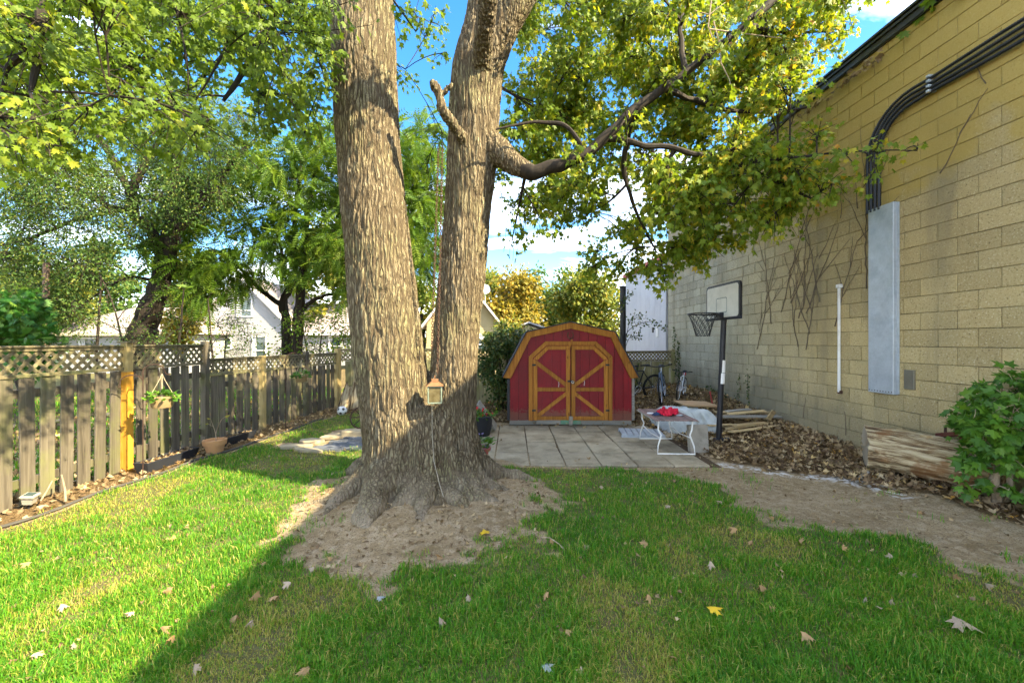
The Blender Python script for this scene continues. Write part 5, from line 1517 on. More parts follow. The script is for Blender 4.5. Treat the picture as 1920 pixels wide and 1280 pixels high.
# ------------------------------------------------------------------ folding table with red cloth
tb = empty('folding_table', (2.33, 6.28, gz(2.33, 6.3) + .026), R(-2), 'low folding table with brown slat top and white tube legs', 'table')
TZ = .485
for i in range(9):
    MB().box((-.262 + .0655 * i, 0, TZ), (.060, .98, .016)).build('slat', M['table_slat'], tb, bevel=.003)
fr = MB()
fr.tube([(-.30, -.49, TZ - .012), (-.30, .49, TZ - .012)], .010, 6); fr.tube([(.30, -.49, TZ - .012), (.30, .49, TZ - .012)], .010, 6)
fr.build('side_rail', M['grey_timber'], tb)
for y in (-.43, .43):
    s = 1 if y > 0 else -1
    leg = [(-.24, y, TZ - .02), (-.235, y - .02 * s, .34), (-.20, y - .0 * s, .27), (-.25, y + .02 * s, .12), (-.26, y + .03 * s, .012), (.26, y + .03 * s, .012), (.25, y + .02 * s, .12), (.20, y, .27), (.235, y - .02 * s, .34), (.24, y, TZ - .02)]
    MB().tube(leg, .0115, 8).build('leg', M['white_metal'], tb)
MB().tube([(-.215, -.43, .23), (-.215, 0, .20), (-.215, .43, .23)], .009, 6).build('stretcher', M['white_metal'], tb)
MB().tube([(.215, -.43, .23), (.215, 0, .20), (.215, .43, .23)], .009, 6).build('stretcher', M['white_metal'], tb)
def cloth(name, mat, cx, cy, cz, w, h, hgt, seed, label, cat, rz=0, group=None):
    n = 34
    u, v = np.meshgrid(np.linspace(-1, 1, n), np.linspace(-1, 1, n))
    p = np.stack([u * 3.6, v * 3.6, u * 0], -1).reshape(-1, 3)
    r = np.hypot(u, v)
    fade = np.clip(1.15 - r, 0, 1) ** .5
    Z = (np.abs(fbm(p, seed, 3).reshape(n, n) - .5) * 4.0 + .25) * hgt * fade
    X = u * w / 2 * (1 + .25 * (vnoise(p + 5, seed).reshape(n, n) - .5)); Y = v * h / 2 * (1 + .25 * (vnoise(p + 9, seed).reshape(n, n) - .5))
    k = np.clip(1.0 / np.maximum(r, 1), 0, 1)
    id_ = np.arange(n * n).reshape(n, n)
    F = np.stack([id_[:-1, :-1], id_[:-1, 1:], id_[1:, 1:], id_[1:, :-1]], -1).reshape(-1, 4)
    o = link(name, np_mesh(name, np.stack([X * k, Y * k, Z + .004], -1).reshape(-1, 3), F, M[mat], True), None, (cx, cy, cz), (0, 0, rz))
    so = o.modifiers.new('t', 'SOLIDIFY'); so.thickness = .004; so.offset = 1
    return tag(o, label, cat, group)
tz = tb.location.z + TZ + .009
cloth('crumpled_jacket', 'red_cloth', 2.34, 6.22, tz, .32, .28, .10, 4, 'crumpled bright red jacket lying on the folding table', 'jacket', .3)
cloth('navy_cloth', 'blue_cloth', 2.16, 6.16, tz, .14, .10, .035, 6, 'small dark blue rag on the table beside the red jacket', 'rag', .2)
sl = MB().tube([(-.16, 0, .02), (-.05, .01, .028), (.08, 0, .03), (.17, -.01, .03)], [.012, .02, .026, .026], 8).build('rolled_umbrella', M['red_cloth'], None, (2.42, 6.45, tz), (0, 0, .1))
tag(sl, 'rolled red cloth tube lying behind the jacket on the table', 'cloth roll')
for (x, y, mt, lab) in ((2.10, 6.28, 'white_trim', 'small white paper scrap at the left of the red jacket'), (2.47, 6.10, 'grey_plastic', 'small grey white cup lid at the right of the red jacket')):
    MBo = MB().lathe([(.0, .0), (.035, .002), (.045, .012), (.04, .02), (.0, .024)], n=12, ell=(1.2, .8)).build('table_litter', M[mt], None, (x, y, tz))
    tag(MBo, lab, 'scrap')

# slatted grey pallet and concrete slab by the table
pal = empty('plastic_pallet', (2.20, 7.05, gz(2.2, 7.05) + .03), R(-8), 'grey slatted plastic tray lying on the slabs behind the table', 'pallet')
for i in range(7): MB().box((-.30 + .1 * i, 0, .045), (.085, .52, .02)).build('slat', M['grey_plastic'], pal, bevel=.003)
for y in (-.22, .22): MB().box((0, y, .017), (.70, .05, .034)).build('runner', M['grey_plastic'], pal)
tag(MB().box((0, 0, .20), (.29, .09, .40)).build('concrete_slab', M['concrete'], None, (2.74, 6.07, gz(2.74, 6.07)), (R(-6), 0, R(8)), bevel=.008), 'upright weathered concrete slab behind the table legs', 'slab')
tag(MB().prism([(-.25, -.2), (.2, -.28), (.3, .1), (-.1, .25)], .05, 'xy', 0).build('flat_stone', M['stone'], None, (2.75, 7.0, gz(2.75, 7.0)), bevel=.01), 'flat brown stone on the ground behind the concrete slab', 'stone')

# tarp covered heap
n = 46
u, v = np.meshgrid(np.linspace(-1, 1, n), np.linspace(-1, 1, n))
p = np.stack([u * 1.6, v * 1.6, u * 0], -1).reshape(-1, 3)
fold = np.abs(fbm(np.stack([u * 5 + v * 2.5, v * 1.2, u * 0], -1).reshape(-1, 3), 31, 3).reshape(n, n) - .5)
hp = .36 * np.clip(1.2 - np.maximum(np.abs(u), np.abs(v)) ** 2.6 * 1.25, 0, 1) ** .7
Z = hp * (0.78 + .35 * fbm(p, 33, 3).reshape(n, n)) + fold * .22 * sstep(0.02, .2, hp)
X = u * .46; Y = v * .55
x0, y0 = 3.12, 7.55
Zg = height(X + x0, Y + y0)
id_ = np.arange(n * n).reshape(n, n)
F = np.stack([id_[:-1, :-1], id_[:-1, 1:], id_[1:, 1:], id_[1:, :-1]], -1).reshape(-1, 4)
tp = link('tarpaulin', np_mesh('tarpaulin', np.stack([X + .05 * fold, Y, Z + Zg + .01], -1).reshape(-1, 3), F, M['tarp'], True), None, (x0, y0, 0))
tp.modifiers.new('t', 'SOLIDIFY').thickness = .006
tag(tp, 'crumpled silver grey tarpaulin thrown over a heap beside the table', 'tarpaulin')
tag(MB().prism([(-.36, -.2), (.33, -.24), (.38, .2), (-.3, .24)], .03, 'xy', 0).build('cardboard_sheet', M['cardboard'], None, (3.48, 7.85, gz(3.5, 7.85) + .35), (R(4), R(3), R(15)), bevel=.004), 'flat brown cardboard sheet on top of the tarpaulin heap', 'cardboard')
# scrap timber heap by the hoop
random.seed(21)
for k in range(13):
    x = 3.72 + random.uniform(-.15, .55); y = 7.45 + random.uniform(-.5, .55); L = random.uniform(.5, 1.25)
    z = gz(x, y) + .05 + .024 * (k % 6) + random.uniform(0, .03)
    mt = random.choice(['plank', 'plank', 'grey_timber'])
    b = MB().box((0, 0, 0), (L, random.uniform(.05, .12), .022)).build('scrap_plank', M[mt], None, (x, y, z), (random.gauss(0, .10), random.gauss(0, .05), random.choice([R(12), R(20), R(28), R(5)]) + random.gauss(0, .12)), bevel=.002)
    tag(b, ('loose pale scrap plank' if mt == 'plank' else 'loose grey scrap plank') + ' in the timber heap behind the hoop pole', 'plank', 'scrap planks heaped by the wall')
for (x, y, L, w, rz, lab) in ((4.05, 6.85, 1.05, .10, 14, 'long pale plank lying lowest in front of the timber heap'), (4.02, 6.98, .98, .07, 17, 'narrow pale plank lying just above the lowest plank')):
    tag(MB().box((0, 0, 0), (L, w, .025)).build('scrap_plank', M['plank'], None, (x, y, gz(x, y) + .055 + (.03 if w < .1 else 0)), (R(-4), R(-3), R(rz)), bevel=.002), lab, 'plank', 'scrap planks heaped by the wall')
tag(MB().box((0, 0, 0), (.12, .02, .17)).build('scrap_block', M['plank'], None, (4.42, 7.05, gz(4.42, 7.05) + .19), (R(20), R(25), R(30)), bevel=.002), 'small pale board end standing upright on the timber heap', 'board')
tag(MB().tube([(4.05, 8.35, .36), (3.95, 8.25, .62)], .014, 6).build('red_stick', M['red_trim'], None), 'thin red stick leaning at the foot of the wall behind the hoop pole', 'stick')

# ------------------------------------------------------------------ bicycles
def bicycle(label, loc, rz, wr=.33, frame='frame_blue', lean=6, rimm='chrome', tail=None):
    b = empty('bicycle', loc, rz, label, 'bicycle', 'bicycles parked in the corner by the wall')
    b.rotation_euler = (R(lean), 0, rz)
    wb = wr * 3.05
    s = wr / .33
    for x in (-wb / 2, wb / 2):
        w = MB().ring((x, 0, wr), wr - .022 * s, .022 * s, 'y', 28, 6).build('wheel', M['tyre'], b)
        MB().ring((x, 0, wr), wr - .055 * s, .011 * s, 'y', 28, 5).build('rim', M[rimm], w)
        sk = MB()
        for k in range(14):
            a = 2 * math.pi * k / 14
            sk.tube([(x, .02 * (-1) ** k, wr), (x + (wr - .06 * s) * math.cos(a), 0, wr + (wr - .06 * s) * math.sin(a))], .0018, 3, False)
        sk.build('spokes', M['chrome'], w)
        MB().tube([(x, -.04, wr), (x, .04, wr)], .02 * s, 8).build('hub', M['chrome'], w)
    bbk = (-.02 * s, 0, wr * .92); st = (-.16 * s, 0, wr + .42 * s); hd = (.33 * s, 0, wr + .42 * s); hb = (.36 * s, 0, wr + .28 * s); ra = (-wb / 2, 0, wr); fa_ = (wb / 2, 0, wr)
    f = MB()
    for a, c, r in ((bbk, st, .017), (st, hd, .017), (bbk, hb, .02), (hd, hb, .02)): f.tube([a, c], r * s, 8)
    for y in (-.045, .045):
        f.tube([bbk, (ra[0], y, ra[2])], .010 * s, 6); f.tube([(st[0], 0, st[2] - .03), (ra[0], y, ra[2])], .009 * s, 6)
    f.build('frame', M[frame], b)
    k = MB()
    for y in (-.05, .05): k.tube([(hb[0], y * .6, hb[2]), (.42 * s, y, wr + .14 * s), (fa_[0], y, fa_[2])], .012 * s, 6)
    k.tube([(hb[0], -.04, hb[2]), (hb[0], .04, hb[2])], .016 * s, 6)
    k.build('fork', M[frame], b)
    h = MB(); h.tube([hd, (.305 * s, 0, wr + .56 * s)], .013 * s, 6); h.tube([(.24 * s, -.29 * s, wr + .60 * s), (.30 * s, -.12 * s, wr + .57 * s), (.305 * s, 0, wr + .56 * s), (.30 * s, .12 * s, wr + .57 * s), (.24 * s, .29 * s, wr + .60 * s)], .012 * s, 6)
    h.build('handlebar', M['black_metal'], b)
    for y in (-1, 1): MB().tube([(.26 * s, y * .20 * s, wr + .592 * s), (.235 * s, y * .30 * s, wr + .602 * s)], .017 * s, 8).build('grip', M['tyre'], b)
    MB().tube([st, (-.19 * s, 0, wr + .52 * s)], .013 * s, 6).build('seat_post', M['chrome'], b)
    sd = [(-.32, .07, .0), (-.28, .075, .018), (-.20, .06, .012), (-.12, .03, .006), (-.05, .018, 0)]
    m = MB()
    m.add([(x * s, y * s * sg, wr + .54 * s + z * s + zz * s) for (x, y, z) in sd for sg, zz in ((-1, 0), (-.5, .03), (.5, .03), (1, 0))], [(i * 4 + j, i * 4 + j + 1, i * 4 + j + 5, i * 4 + j + 4) for i in range(4) for j in range(3)] + [(0, 1, 2, 3), (0, 4, 8, 12, 16, 19, 15, 11, 7, 3)], True)
    m.build('saddle', M['tyre'], b)
    c = MB(); c.ring((bbk[0], .03, bbk[2]), .085 * s, .006, 'y', 20, 4)
    c.tube([(bbk[0], .05, bbk[2]), (bbk[0] + .12 * s, .05, bbk[2] - .12 * s)], .009, 5); c.tube([(bbk[0], -.05, bbk[2]), (bbk[0] - .12 * s, -.05, bbk[2] + .12 * s)], .009, 5)
    c.build('crank', M['chrome'], b)
    for sg in (-1, 1): MB().box((bbk[0] + sg * .12 * s, sg * .09, bbk[2] - sg * .12 * s), (.09 * s, .07, .02)).build('pedal', M['black_plastic'], b)
    if tail: MB().box((-.27 * s, 0, wr + .47 * s), (.03, .06, .06)).build('reflector', M[tail], b, bevel=.01)
    return b
bicycle('black bicycle leaning against the mossy fence with dark wheels', (3.10, 10.35, gz(3.1, 10.35)), R(200), .33, 'black_metal', -8, 'black_metal')
bicycle('blue grey bicycle with white forks standing towards the patio', (3.50, 9.55, gz(3.5, 9.55)), R(245), .31, 'frame_blue', 5, 'chrome')
bicycle('small white bicycle with pale rims and red tail light nearest the wall', (3.86, 9.45, gz(3.86, 9.45)), R(238), .235, 'frame_white', -5, 'white_metal', 'frame_red')

# ------------------------------------------------------------------ big log and timbers on it
gl = gz(4.45, 4.6)
lg = empty('log', (4.50, 4.56, gl + .05), R(-66), 'thick weathered barkless log lying along the foot of the wall', 'log')
nL, nA = 60, 72
t = np.linspace(-.66, .62, nL); a = np.linspace(0, 2 * math.pi, nA, endpoint=False)
TT, AA = np.meshgrid(t, a, indexing='ij')
q3 = np.stack([TT * 1.1, np.cos(AA) * 4.2, np.sin(AA) * 4.2], -1).reshape(-1, 3)
rr = .235 + .05 * (fbm(np.stack([TT * .8, np.cos(AA), np.sin(AA)], -1).reshape(-1, 3) * 1.5, 51, 3).reshape(nL, nA) - .5) - .085 * np.abs(fbm(q3, 52, 3).reshape(nL, nA) * 2 - 1) ** .6 + .035
rr *= (1 - .10 * (TT + .66) / 1.28)
TT = TT + .30 * np.clip(.5 - .5 * np.cos(AA), 0, 1) * np.clip((-.1 - TT) / .56, 0, 1)
V = np.stack([TT, rr * np.cos(AA), rr * np.sin(AA) + .20], -1).reshape(-1, 3)
id_ = np.arange(nL * nA).reshape(nL, nA); j2 = np.roll(id_, -1, axis=1)
F = np.stack([id_[:-1], j2[:-1], j2[1:], id_[1:]], -1).reshape(-1, 4)
link('trunk', np_mesh('trunk', V, F, M['log'], True), lg)
for e, nm in ((0, 'sawn_end'), (nL - 1, 'sawn_end')):
    ring = V.reshape(nL, nA, 3)[e] * np.array([1, .998, 1])
    m = MB(); m.add(list(ring) + [ring.mean(0)], [((k, nA, (k + 1) % nA) if e else ((k + 1) % nA, nA, k)) for k in range(nA)]); m.build(nm, M['log_end' if e == 0 else 'log'], lg)
for (dx, y, z, L, rx, ry, rz, mt, lab) in ((.14, 4.75, .46, .62, 0, 4, 70, 'plank', 'orange brown timber lying along the top of the log'), (.27, 4.50, .51, .34, 0, 14, 68, 'plank_red', 'short dark red board propped on the log'), (.30, 4.05, .47, .8, 0, -3, 80, 'plank_red', 'long dark red board on the log behind the shrub')):
    tag(MB().box((0, 0, 0), (L, .06, .045)).build('timber', M[mt], None, (4.47 + dx, y, gl + z), (R(rx), R(ry), R(rz)), bevel=.004), lab, 'board', 'boards lying on the log')
tag(MB().tube([(0, 0, 0), (.02, .02, .13)], [.016, .013], 6).build('rusty_peg', M['dark_iron'], None, (4.74, 4.52, gl + .46)), 'short dark peg standing behind the boards on the log', 'peg')
tag(MB().box((0, 0, 0), (.24, .05, .02)).build('dry_stick', M['grey_timber'], None, (4.02, 4.72, gz(4.02, 4.72) + .03), (R(5), R(-6), R(35)), bevel=.003), 'short grey slat on the litter before the log end', 'slat')

# ------------------------------------------------------------------ things by the left fence
def hook_stand(loc, rz, label, hgt, reach, twig=False):
    h = empty('shepherd_hook', loc, rz, label, 'plant hook')
    pts = [(0, 0, -.1), (0, 0, hgt * .5), (0, 0, hgt - .09)]
    for a in np.linspace(180, 0, 10): pts.append((reach / 2 + reach / 2 * math.cos(R(a)), 0, hgt - .09 + .09 * math.sin(R(a))))
    pts += [(reach + .01, 0, hgt - .12), (reach + .035, 0, hgt - .135), (reach + .05, 0, hgt - .11)]
    MB().tube(pts, .0062, 6).build('rod', M['dark_iron'], h)
    if twig:
        b = [(0, 0, hgt - .20)] + [(-.11 - .11 * math.cos(R(a)), 0, hgt - .20 + .08 * math.sin(R(a))) for a in np.linspace(180, 0, 9)][::-1]
        MB().tube([(0, 0, hgt - .2)] + [(-.10 + .10 * math.cos(R(a)), 0, hgt - .20 + .08 * math.sin(R(a))) for a in np.linspace(0, 190, 9)] + [(-.215, 0, hgt - .25), (-.19, 0, hgt - .27)], .0055, 6).build('side_arm', M['dark_iron'], h)
    return h
hook_stand((-4.42, 4.95, gz(-4.42, 4.95)), R(40), 'tall iron shepherd hook beside the orange post', 1.36, .20, True)
def basket(loc, label, w, hgt, rope, seed, scale=1.0):
    b = empty('hanging_basket', loc, R(40), label, 'hanging plant')
    ell = (1, .62)
    MB().lathe([(w * .36, 0), (w * .40, .01), (w * .5, hgt), (w * .53, hgt), (w * .53, hgt + .012), (w * .47, hgt + .012), (w * .46, hgt - .03), (0.0, hgt - .03)], n=28, ell=ell).build('pot', M['beige_plastic'], b)
    for x, y in ((-.5, 0), (.5, 0), (0, .3), (0, -.3)):
        MB().tube([(x * w, y * w, hgt), (x * w * .2, y * w * .2, hgt + rope * .75), (0, 0, hgt + rope)], .0026, 5).build('rope', M['rope'], b)
    r2 = np.random.default_rng(seed)
    nn = 95
    ang = r2.random(nn) * 6.28; rad = np.sqrt(r2.random(nn)) * w * .62
    P = np.stack([rad * np.cos(ang), rad * np.sin(ang) * .75, hgt + .015 + .09 * scale * (1 - (rad / (w * .62)) ** 2) * r2.random(nn) + .012 - .03 * (rad > w * .5)], -1)
    D = np.stack([np.cos(ang), np.sin(ang), r2.uniform(-.5, .5, nn)], -1) + r2.normal(0, .4, (nn, 3))
    N = np.array([0, -.2, 1.0]) + r2.normal(0, .4, (nn, 3))
    leaf_cloud('foliage', P, D, N, r2.uniform(.045, .085, nn) * scale, 'oval', M['shrub_leaf'], b, r2.random(nn) * .9)
    return b
basket((-4.25, 5.02, .815), 'beige hanging basket with leafy green plant on the near hook', .25, .115, .30, 3)
hook_stand((-4.08, 7.45, gz(-4.08, 7.45)), R(25), 'thin iron shepherd hook holding the far hanging basket', 1.42, .24)
basket((-3.85, 7.55, .88), 'small beige hanging basket with green plant before the low fence', .22, .10, .30, 4)
basket_h = None
def trough(loc, rz, L, label, fill):
    t = empty('planter_box', loc, rz, label, 'planter')
    w, h = .20, .13
    m = MB()
    o0 = [(-L / 2 + .03, -w / 2 + .03), (L / 2 - .03, -w / 2 + .03), (L / 2 - .03, w / 2 - .03), (-L / 2 + .03, w / 2 - .03)]
    o1 = [(-L / 2, -w / 2), (L / 2, -w / 2), (L / 2, w / 2), (-L / 2, w / 2)]
    i1 = [(x * (1 - .04 / L * 1.0), y * .84) for x, y in o1]; i0 = [(x * .95, y * .8) for x, y in o0]
    vs = [(x, y, 0) for x, y in o0] + [(x, y, h) for x, y in o1] + [(x, y, h) for x, y in i1] + [(x, y, h - .03) for x, y in i1]
    fs = [(3, 2, 1, 0)]
    for b in (0, 4, 8):
        for k in range(4): fs.append((b + k, b + (k + 1) % 4, b + 4 + (k + 1) % 4, b + 4 + k))
    m.add(vs, fs); m.build('trough', M['black_plastic'], t, bevel=.004)
    MB().box((0, 0, h - .035), (L * .965, w * .80, .01)).build('soil', M['potting'], t)
    r2 = np.random.default_rng(int(L * 100))
    nn = 90
    P = np.stack([r2.uniform(-L * .46, L * .46, nn), r2.uniform(-w * .36, w * .36, nn), np.full(nn, h - .022) + r2.random(nn) * .012], -1)
    leaf_cloud('leaf_debris', P, r2.normal(0, 1, (nn, 3)) * np.array([1, 1, .25]), np.array([0, 0, 1]) + r2.normal(0, .4, (nn, 3)), r2.uniform(.03, .06, nn), 'litter', M['litter_leaf'], t, .3 + .65 * r2.random(nn))
    return t
trough((-4.53, 5.45, gz(-4.53, 5.45)), R(88), .80, 'black trough planter with leaf debris before the tall fence', 1)
trough((-4.44, 6.62, gz(-4.44, 6.62)), R(83), .72, 'black trough planter beyond the terracotta pot', 1)
pot = empty('terracotta_pot', (-4.30, 5.98, gz(-4.3, 5.98)), 0, 'terracotta pot with a nearly bare sapling by the fence', 'flower pot')
MB().lathe([(.095, 0), (.125, .135), (.145, .137), (.152, .205), (.132, .205), (.125, .175), (0, .175)], n=28).build('pot', M['terracotta'], pot)
sm_ = MB(); sm_.tube([(.02, 0, .17), (.01, 0, .30), (-.03, 0, .42), (-.06, 0, .50)], [.006, .006, .004, .003], 5); sm_.tube([(.012, 0, .28), (.05, 0, .40), (.10, 0, .50), (.15, 0, .54)], [.005, .004, .004, .003], 5); sm_.tube([(-.02, 0, .39), (-.09, 0, .43)], [.003, .002], 4)
sm_.build('sapling', M['stick'], pot)
leaf_cloud('leaves', np.array([(.15, 0, .54), (.16, .01, .54), (-.09, 0, .43), (-.06, 0, .5)]), np.array([(1, -.2, .2), (.8, -.5, -.1), (-1, 0, .1), (-.6, -.3, .3)], float), np.array([(0, -.5, 1)] * 4, float), np.array([.09, .06, .05, .05]), 'oval', M['lime_leaf'], pot, np.array([.95, .8, .7, .9]))
sol = empty('solar_light', (-4.70, 4.02, gz(-4.70, 4.02)), R(20), 'small grey solar garden light leaning at the foot of the near fence', 'garden light')
sol.rotation_euler = (R(6), R(8), R(20)); sol.scale = (.68, .68, .9)
MB().add([(x * .05, y * .05, .06) for x, y in ((-1, -1), (1, -1), (1, 1), (-1, 1))] + [(x * .062, y * .062, .13) for x, y in ((-1, -1), (1, -1), (1, 1), (-1, 1))], [(0, 1, 5, 4), (1, 2, 6, 5), (2, 3, 7, 6), (3, 0, 4, 7), (3, 2, 1, 0), (4, 5, 6, 7)]).build('lamp_glass', M['concrete'], sol)
MB().box((0, 0, .145), (.16, .16, .03)).build('cap', M['concrete'], sol, bevel=.008)
MB().box((0, 0, .163), (.10, .10, .006)).build('solar_cell', M['window'], sol)
MB().tube([(0, 0, -.05), (0, 0, .06)], .012, 6).build('stake', M['black_plastic'], sol)
for (a, b, r, lab) in (((-4.62, 4.05, .06), (-4.56, 4.10, .24), .007, 'short pale stick leaning on the near fence by the solar light'), ((-4.45, 4.12, .02), (-4.60, 4.22, .26), .011, 'thick brown stick leaning against the near fence boards')):
    m = MB(); A, B = np.array(a), np.array(b)
    m.tube([A, A * .6 + B * .4 + (.012, 0, .01), B], [r, r * .9, r * .6], 6)
    tag(m.build('fallen_stick', M['stick']), lab, 'stick')

ball = empty('football', (-3.72, 9.05, gz(-3.72, 9.05) + .0), R(20), 'white football with dark panels in the far left corner', 'ball')
bm = bmesh.new(); bmesh.ops.create_icosphere(bm, subdivisions=3, radius=.105, matrix=Matrix.Translation((0, 0, .105)))
for f_ in bm.faces: f_.smooth = True
me = bpy.data.meshes.new('ball_shell'); bm.to_mesh(me); bm.free(); me.materials.append(M['ball_white']); link('ball_shell', me, ball)
ico = bmesh.new(); bmesh.ops.create_icosphere(ico, subdivisions=1, radius=1.0); dirs = [v.co.normalized().copy() for v in ico.verts]; ico.free()
for dv in dirs[::1]:
    if dv.z < -.5: continue
    qn = dv.to_track_quat('Z', 'Y'); m = MB()
    pts = [qn @ (Vector((math.cos(t_) * .036, math.sin(t_) * .036, .100))) for t_ in np.linspace(0, 2 * math.pi, 6)[:-1]]
    pts = [p_.normalized() * .1062 + Vector((0, 0, .105)) for p_ in pts]; cc = dv * .1075 + Vector((0, 0, .105))
    m.add([tuple(p_) for p_ in pts] + [tuple(cc)], [(k, (k + 1) % 5, 5) for k in range(5)]); m.build('dark_panel', M['ball_black'], ball)

# bark slabs leaning in the corner
random.seed(9)
for k, (x, y, w, h, tl, lab) in enumerate(((-4.0, 9.75, .34, .62, -20, 'dark rotten bark slab leaning leftmost in the fence corner'), (-3.72, 9.72, .36, .70, -14, 'split brown bark slab leaning in the middle of the fence corner'), (-3.36, 9.80, .46, .84, -10, 'wide pale bark slab leaning rightmost in the fence corner'))):
    n = 14; u, v = np.meshgrid(np.linspace(-1, 1, n), np.linspace(0, 1, n))
    jag = fbm(np.stack([u * 3, u * 0, u * 0 + k], -1).reshape(-1, 3), 60 + k, 3).reshape(n, n)
    Zs = v * h * (.72 + .55 * jag); Xs = u * w / 2 * (1 - .25 * v) + .22 * v * h * .5; Ys = .07 * (1 - u * u) * -1 + .04 * (fbm(np.stack([u * 4, v * 2, u * 0], -1).reshape(-1, 3), 70 + k, 3).reshape(n, n) - .5)
    id_ = np.arange(n * n).reshape(n, n); F = np.stack([id_[:-1, :-1], id_[:-1, 1:], id_[1:, 1:], id_[1:, :-1]], -1).reshape(-1, 4)
    o = link('bark_slab', np_mesh('bark_slab', np.stack([Xs, Ys, Zs], -1).reshape(-1, 3), F, M['bark_slab'], True), None, (x, y, gz(x, y)), (R(tl), 0, R(-8 + 8 * k)))
    o.modifiers.new('t', 'SOLIDIFY').thickness = .05
    tag(o, lab, 'bark slab', 'bark slabs in the fence corner')
# rusty spoked wheel leaning on an edging stone, in a ring of stones
sb = tag(MB().box((0, 0, .06), (.62, .20, .13)).build('edging_stone', M['stone'], None, (-2.55, 6.98, gz(-2.55, 6.98)), (0, 0, R(-4)), bevel=.02), 'long rough stone beside the brick path', 'stone')
wh = empty('iron_wheel', (-2.62, 7.22, gz(-2.62, 7.22) + .10), R(18), 'rusty iron wheel with spokes leaning behind the rough stone', 'wheel')
wh.rotation_euler = (R(-28), 0, R(12))
MB().ring((0, 0, .20), .205, .013, 'y', 32, 6).build('rim', M['dark_iron'], wh)
for a in range(0, 180, 45): MB().tube([(-.2 * math.cos(R(a)), 0, .2 - .2 * math.sin(R(a))), (.2 * math.cos(R(a)), 0, .2 + .2 * math.sin(R(a)))], .008, 5).build('spoke', M['dark_iron'], wh)
MB().tube([(0, -.05, .2), (0, .05, .2)], .035, 10).build('hub', M['dark_iron'], wh)

# ------------------------------------------------------------------ lantern, chains, cord on the maple
ln = empty('lantern', (-.785, 4.20, 1.0), R(12), 'brown and green metal lantern with amber glass hanging between the maple stems', 'lantern')
hw_ = .075
ln.scale = (.86, .86, .9)
fr = MB()
for x in (-1, 1):
    for y in (-1, 1): fr.box((x * hw_, y * hw_, .095), (.014, .014, .19))
for z in (.006, .186):
    for y in (-1, 1): fr.box((0, y * hw_, z), (2 * hw_ - .014, .012, .012)); fr.box((y * hw_, 0, z), (.012, 2 * hw_ - .014, .012))
fr.build('frame', M['lamp_frame'], ln)
MB().box((0, 0, .002), (.165, .165, .010)).build('base', M['lamp_frame'], ln, bevel=.002)
for (x, y, sx, sy) in ((0, -.071, .134, .004), (0, .071, .134, .004), (-.071, 0, .004, .134), (.071, 0, .004, .134)): MB().box((x, y, .096), (sx, sy, .166)).build('glass_pane', M['lantern_glass'], ln)
MB().add([(x * .10, y * .10, .193) for x, y in ((-1, -1), (1, -1), (1, 1), (-1, 1))] + [(x * .045, y * .045, .235) for x, y in ((-1, -1), (1, -1), (1, 1), (-1, 1))], [(0, 1, 5, 4), (1, 2, 6, 5), (2, 3, 7, 6), (3, 0, 4, 7), (3, 2, 1, 0), (4, 5, 6, 7)]).build('lid', M['copper'], ln)
MB().box((0, 0, .25), (.085, .085, .035)).build('chimney_cap', M['copper'], ln, bevel=.005)
MB().ring((0, 0, .285), .022, .004, 'x', 14, 5).build('ring', M['copper'], ln)
link_me = MB().ring((0, 0, 0), .011, .0035, 'x', 10, 5, (1, 1.6)).mesh('chain_link', M['rust'])
for nm, x, z0, z1, lab in (('chain', -.775, 1.30, 3.72, 'rusty chain hanging down the maple to the lantern'), ('chain', -.835, 1.55, 3.72, 'rusty chain hanging just left of the lantern chain')):
    ch_ = empty(nm, (x, 4.30, z0), 0, lab, 'chain', 'rusty chains on the maple')
    k = 0; z = 0
    xt = -.735 if x > -.8 else -.775
    while z < z1 - z0:
        t_ = z / (z1 - z0)
        link('link', link_me, ch_, ((xt - x) * t_, .07 * t_, z), (0, 0, R(90) if k % 2 else 0)); z += .029; k += 1
cd_ = MB(); cd_.tube([(-.80, 4.22, 1.25), (-.81, 4.19, 1.0), (-.80, 4.14, .72), (-.765, 4.05, .45), (-.69, 3.93, .27), (-.64, 3.86, .17)], .0042, 6)
tag(cd_.build('power_cord', M['cord']), 'pale cord running from the lantern down to the maple roots', 'cord')

# flower pots right of the maple
def flowers(P, D, size, mat, parent, nm='flowers'):
    n = len(P); leaf_cloud(nm, P, D, D + .3, np.full(n, size), 'oval', M[mat], parent)
fp = empty('flower_pot', (-.42, 5.42, gz(-.42, 5.42)), 0, 'rose red pot of violet flowers half hidden behind the maple', 'flower pot')
MB().lathe([(.085, 0), (.12, .15), (.14, .15), (.145, .185), (.125, .185), (.12, .16), (0, .16)], n=24).build('pot', M['rose_pot'], fp)
r2 = np.random.default_rng(8); nn = 130
a_ = r2.random(nn) * 6.28; rd = np.sqrt(r2.random(nn)) * .16
P_ = np.stack([rd * np.cos(a_), rd * np.sin(a_), .17 + .13 * r2.random(nn)], -1)
leaf_cloud('foliage', P_, np.stack([np.cos(a_), np.sin(a_), r2.uniform(-.2, 1, nn)], -1), np.array([0, 0, 1]) + r2.normal(0, .4, (nn, 3)), r2.uniform(.05, .09, nn), 'oval', M['shrub_leaf'], fp)
P2 = P_[:14] * np.array([1, 1, 1]) + np.array([0, 0, .06]); flowers(P2, r2.normal(0, 1, (14, 3)), .045, 'petal_violet', fp)
fb = empty('planter_barrel', (-.58, 7.05, gz(-.58, 7.05)), 0, 'dark round planter with red flowers behind the maple', 'planter')
MB().lathe([(.19, 0), (.235, .17), (.245, .34), (.25, .36), (.225, .36), (.22, .32), (0, .32)], n=24).build('tub', M['black_plastic'], fb)
P_ = np.stack([.20 * r2.normal(0, .7, nn), .2 * r2.normal(0, .7, nn), .33 + .10 * r2.random(nn)], -1)
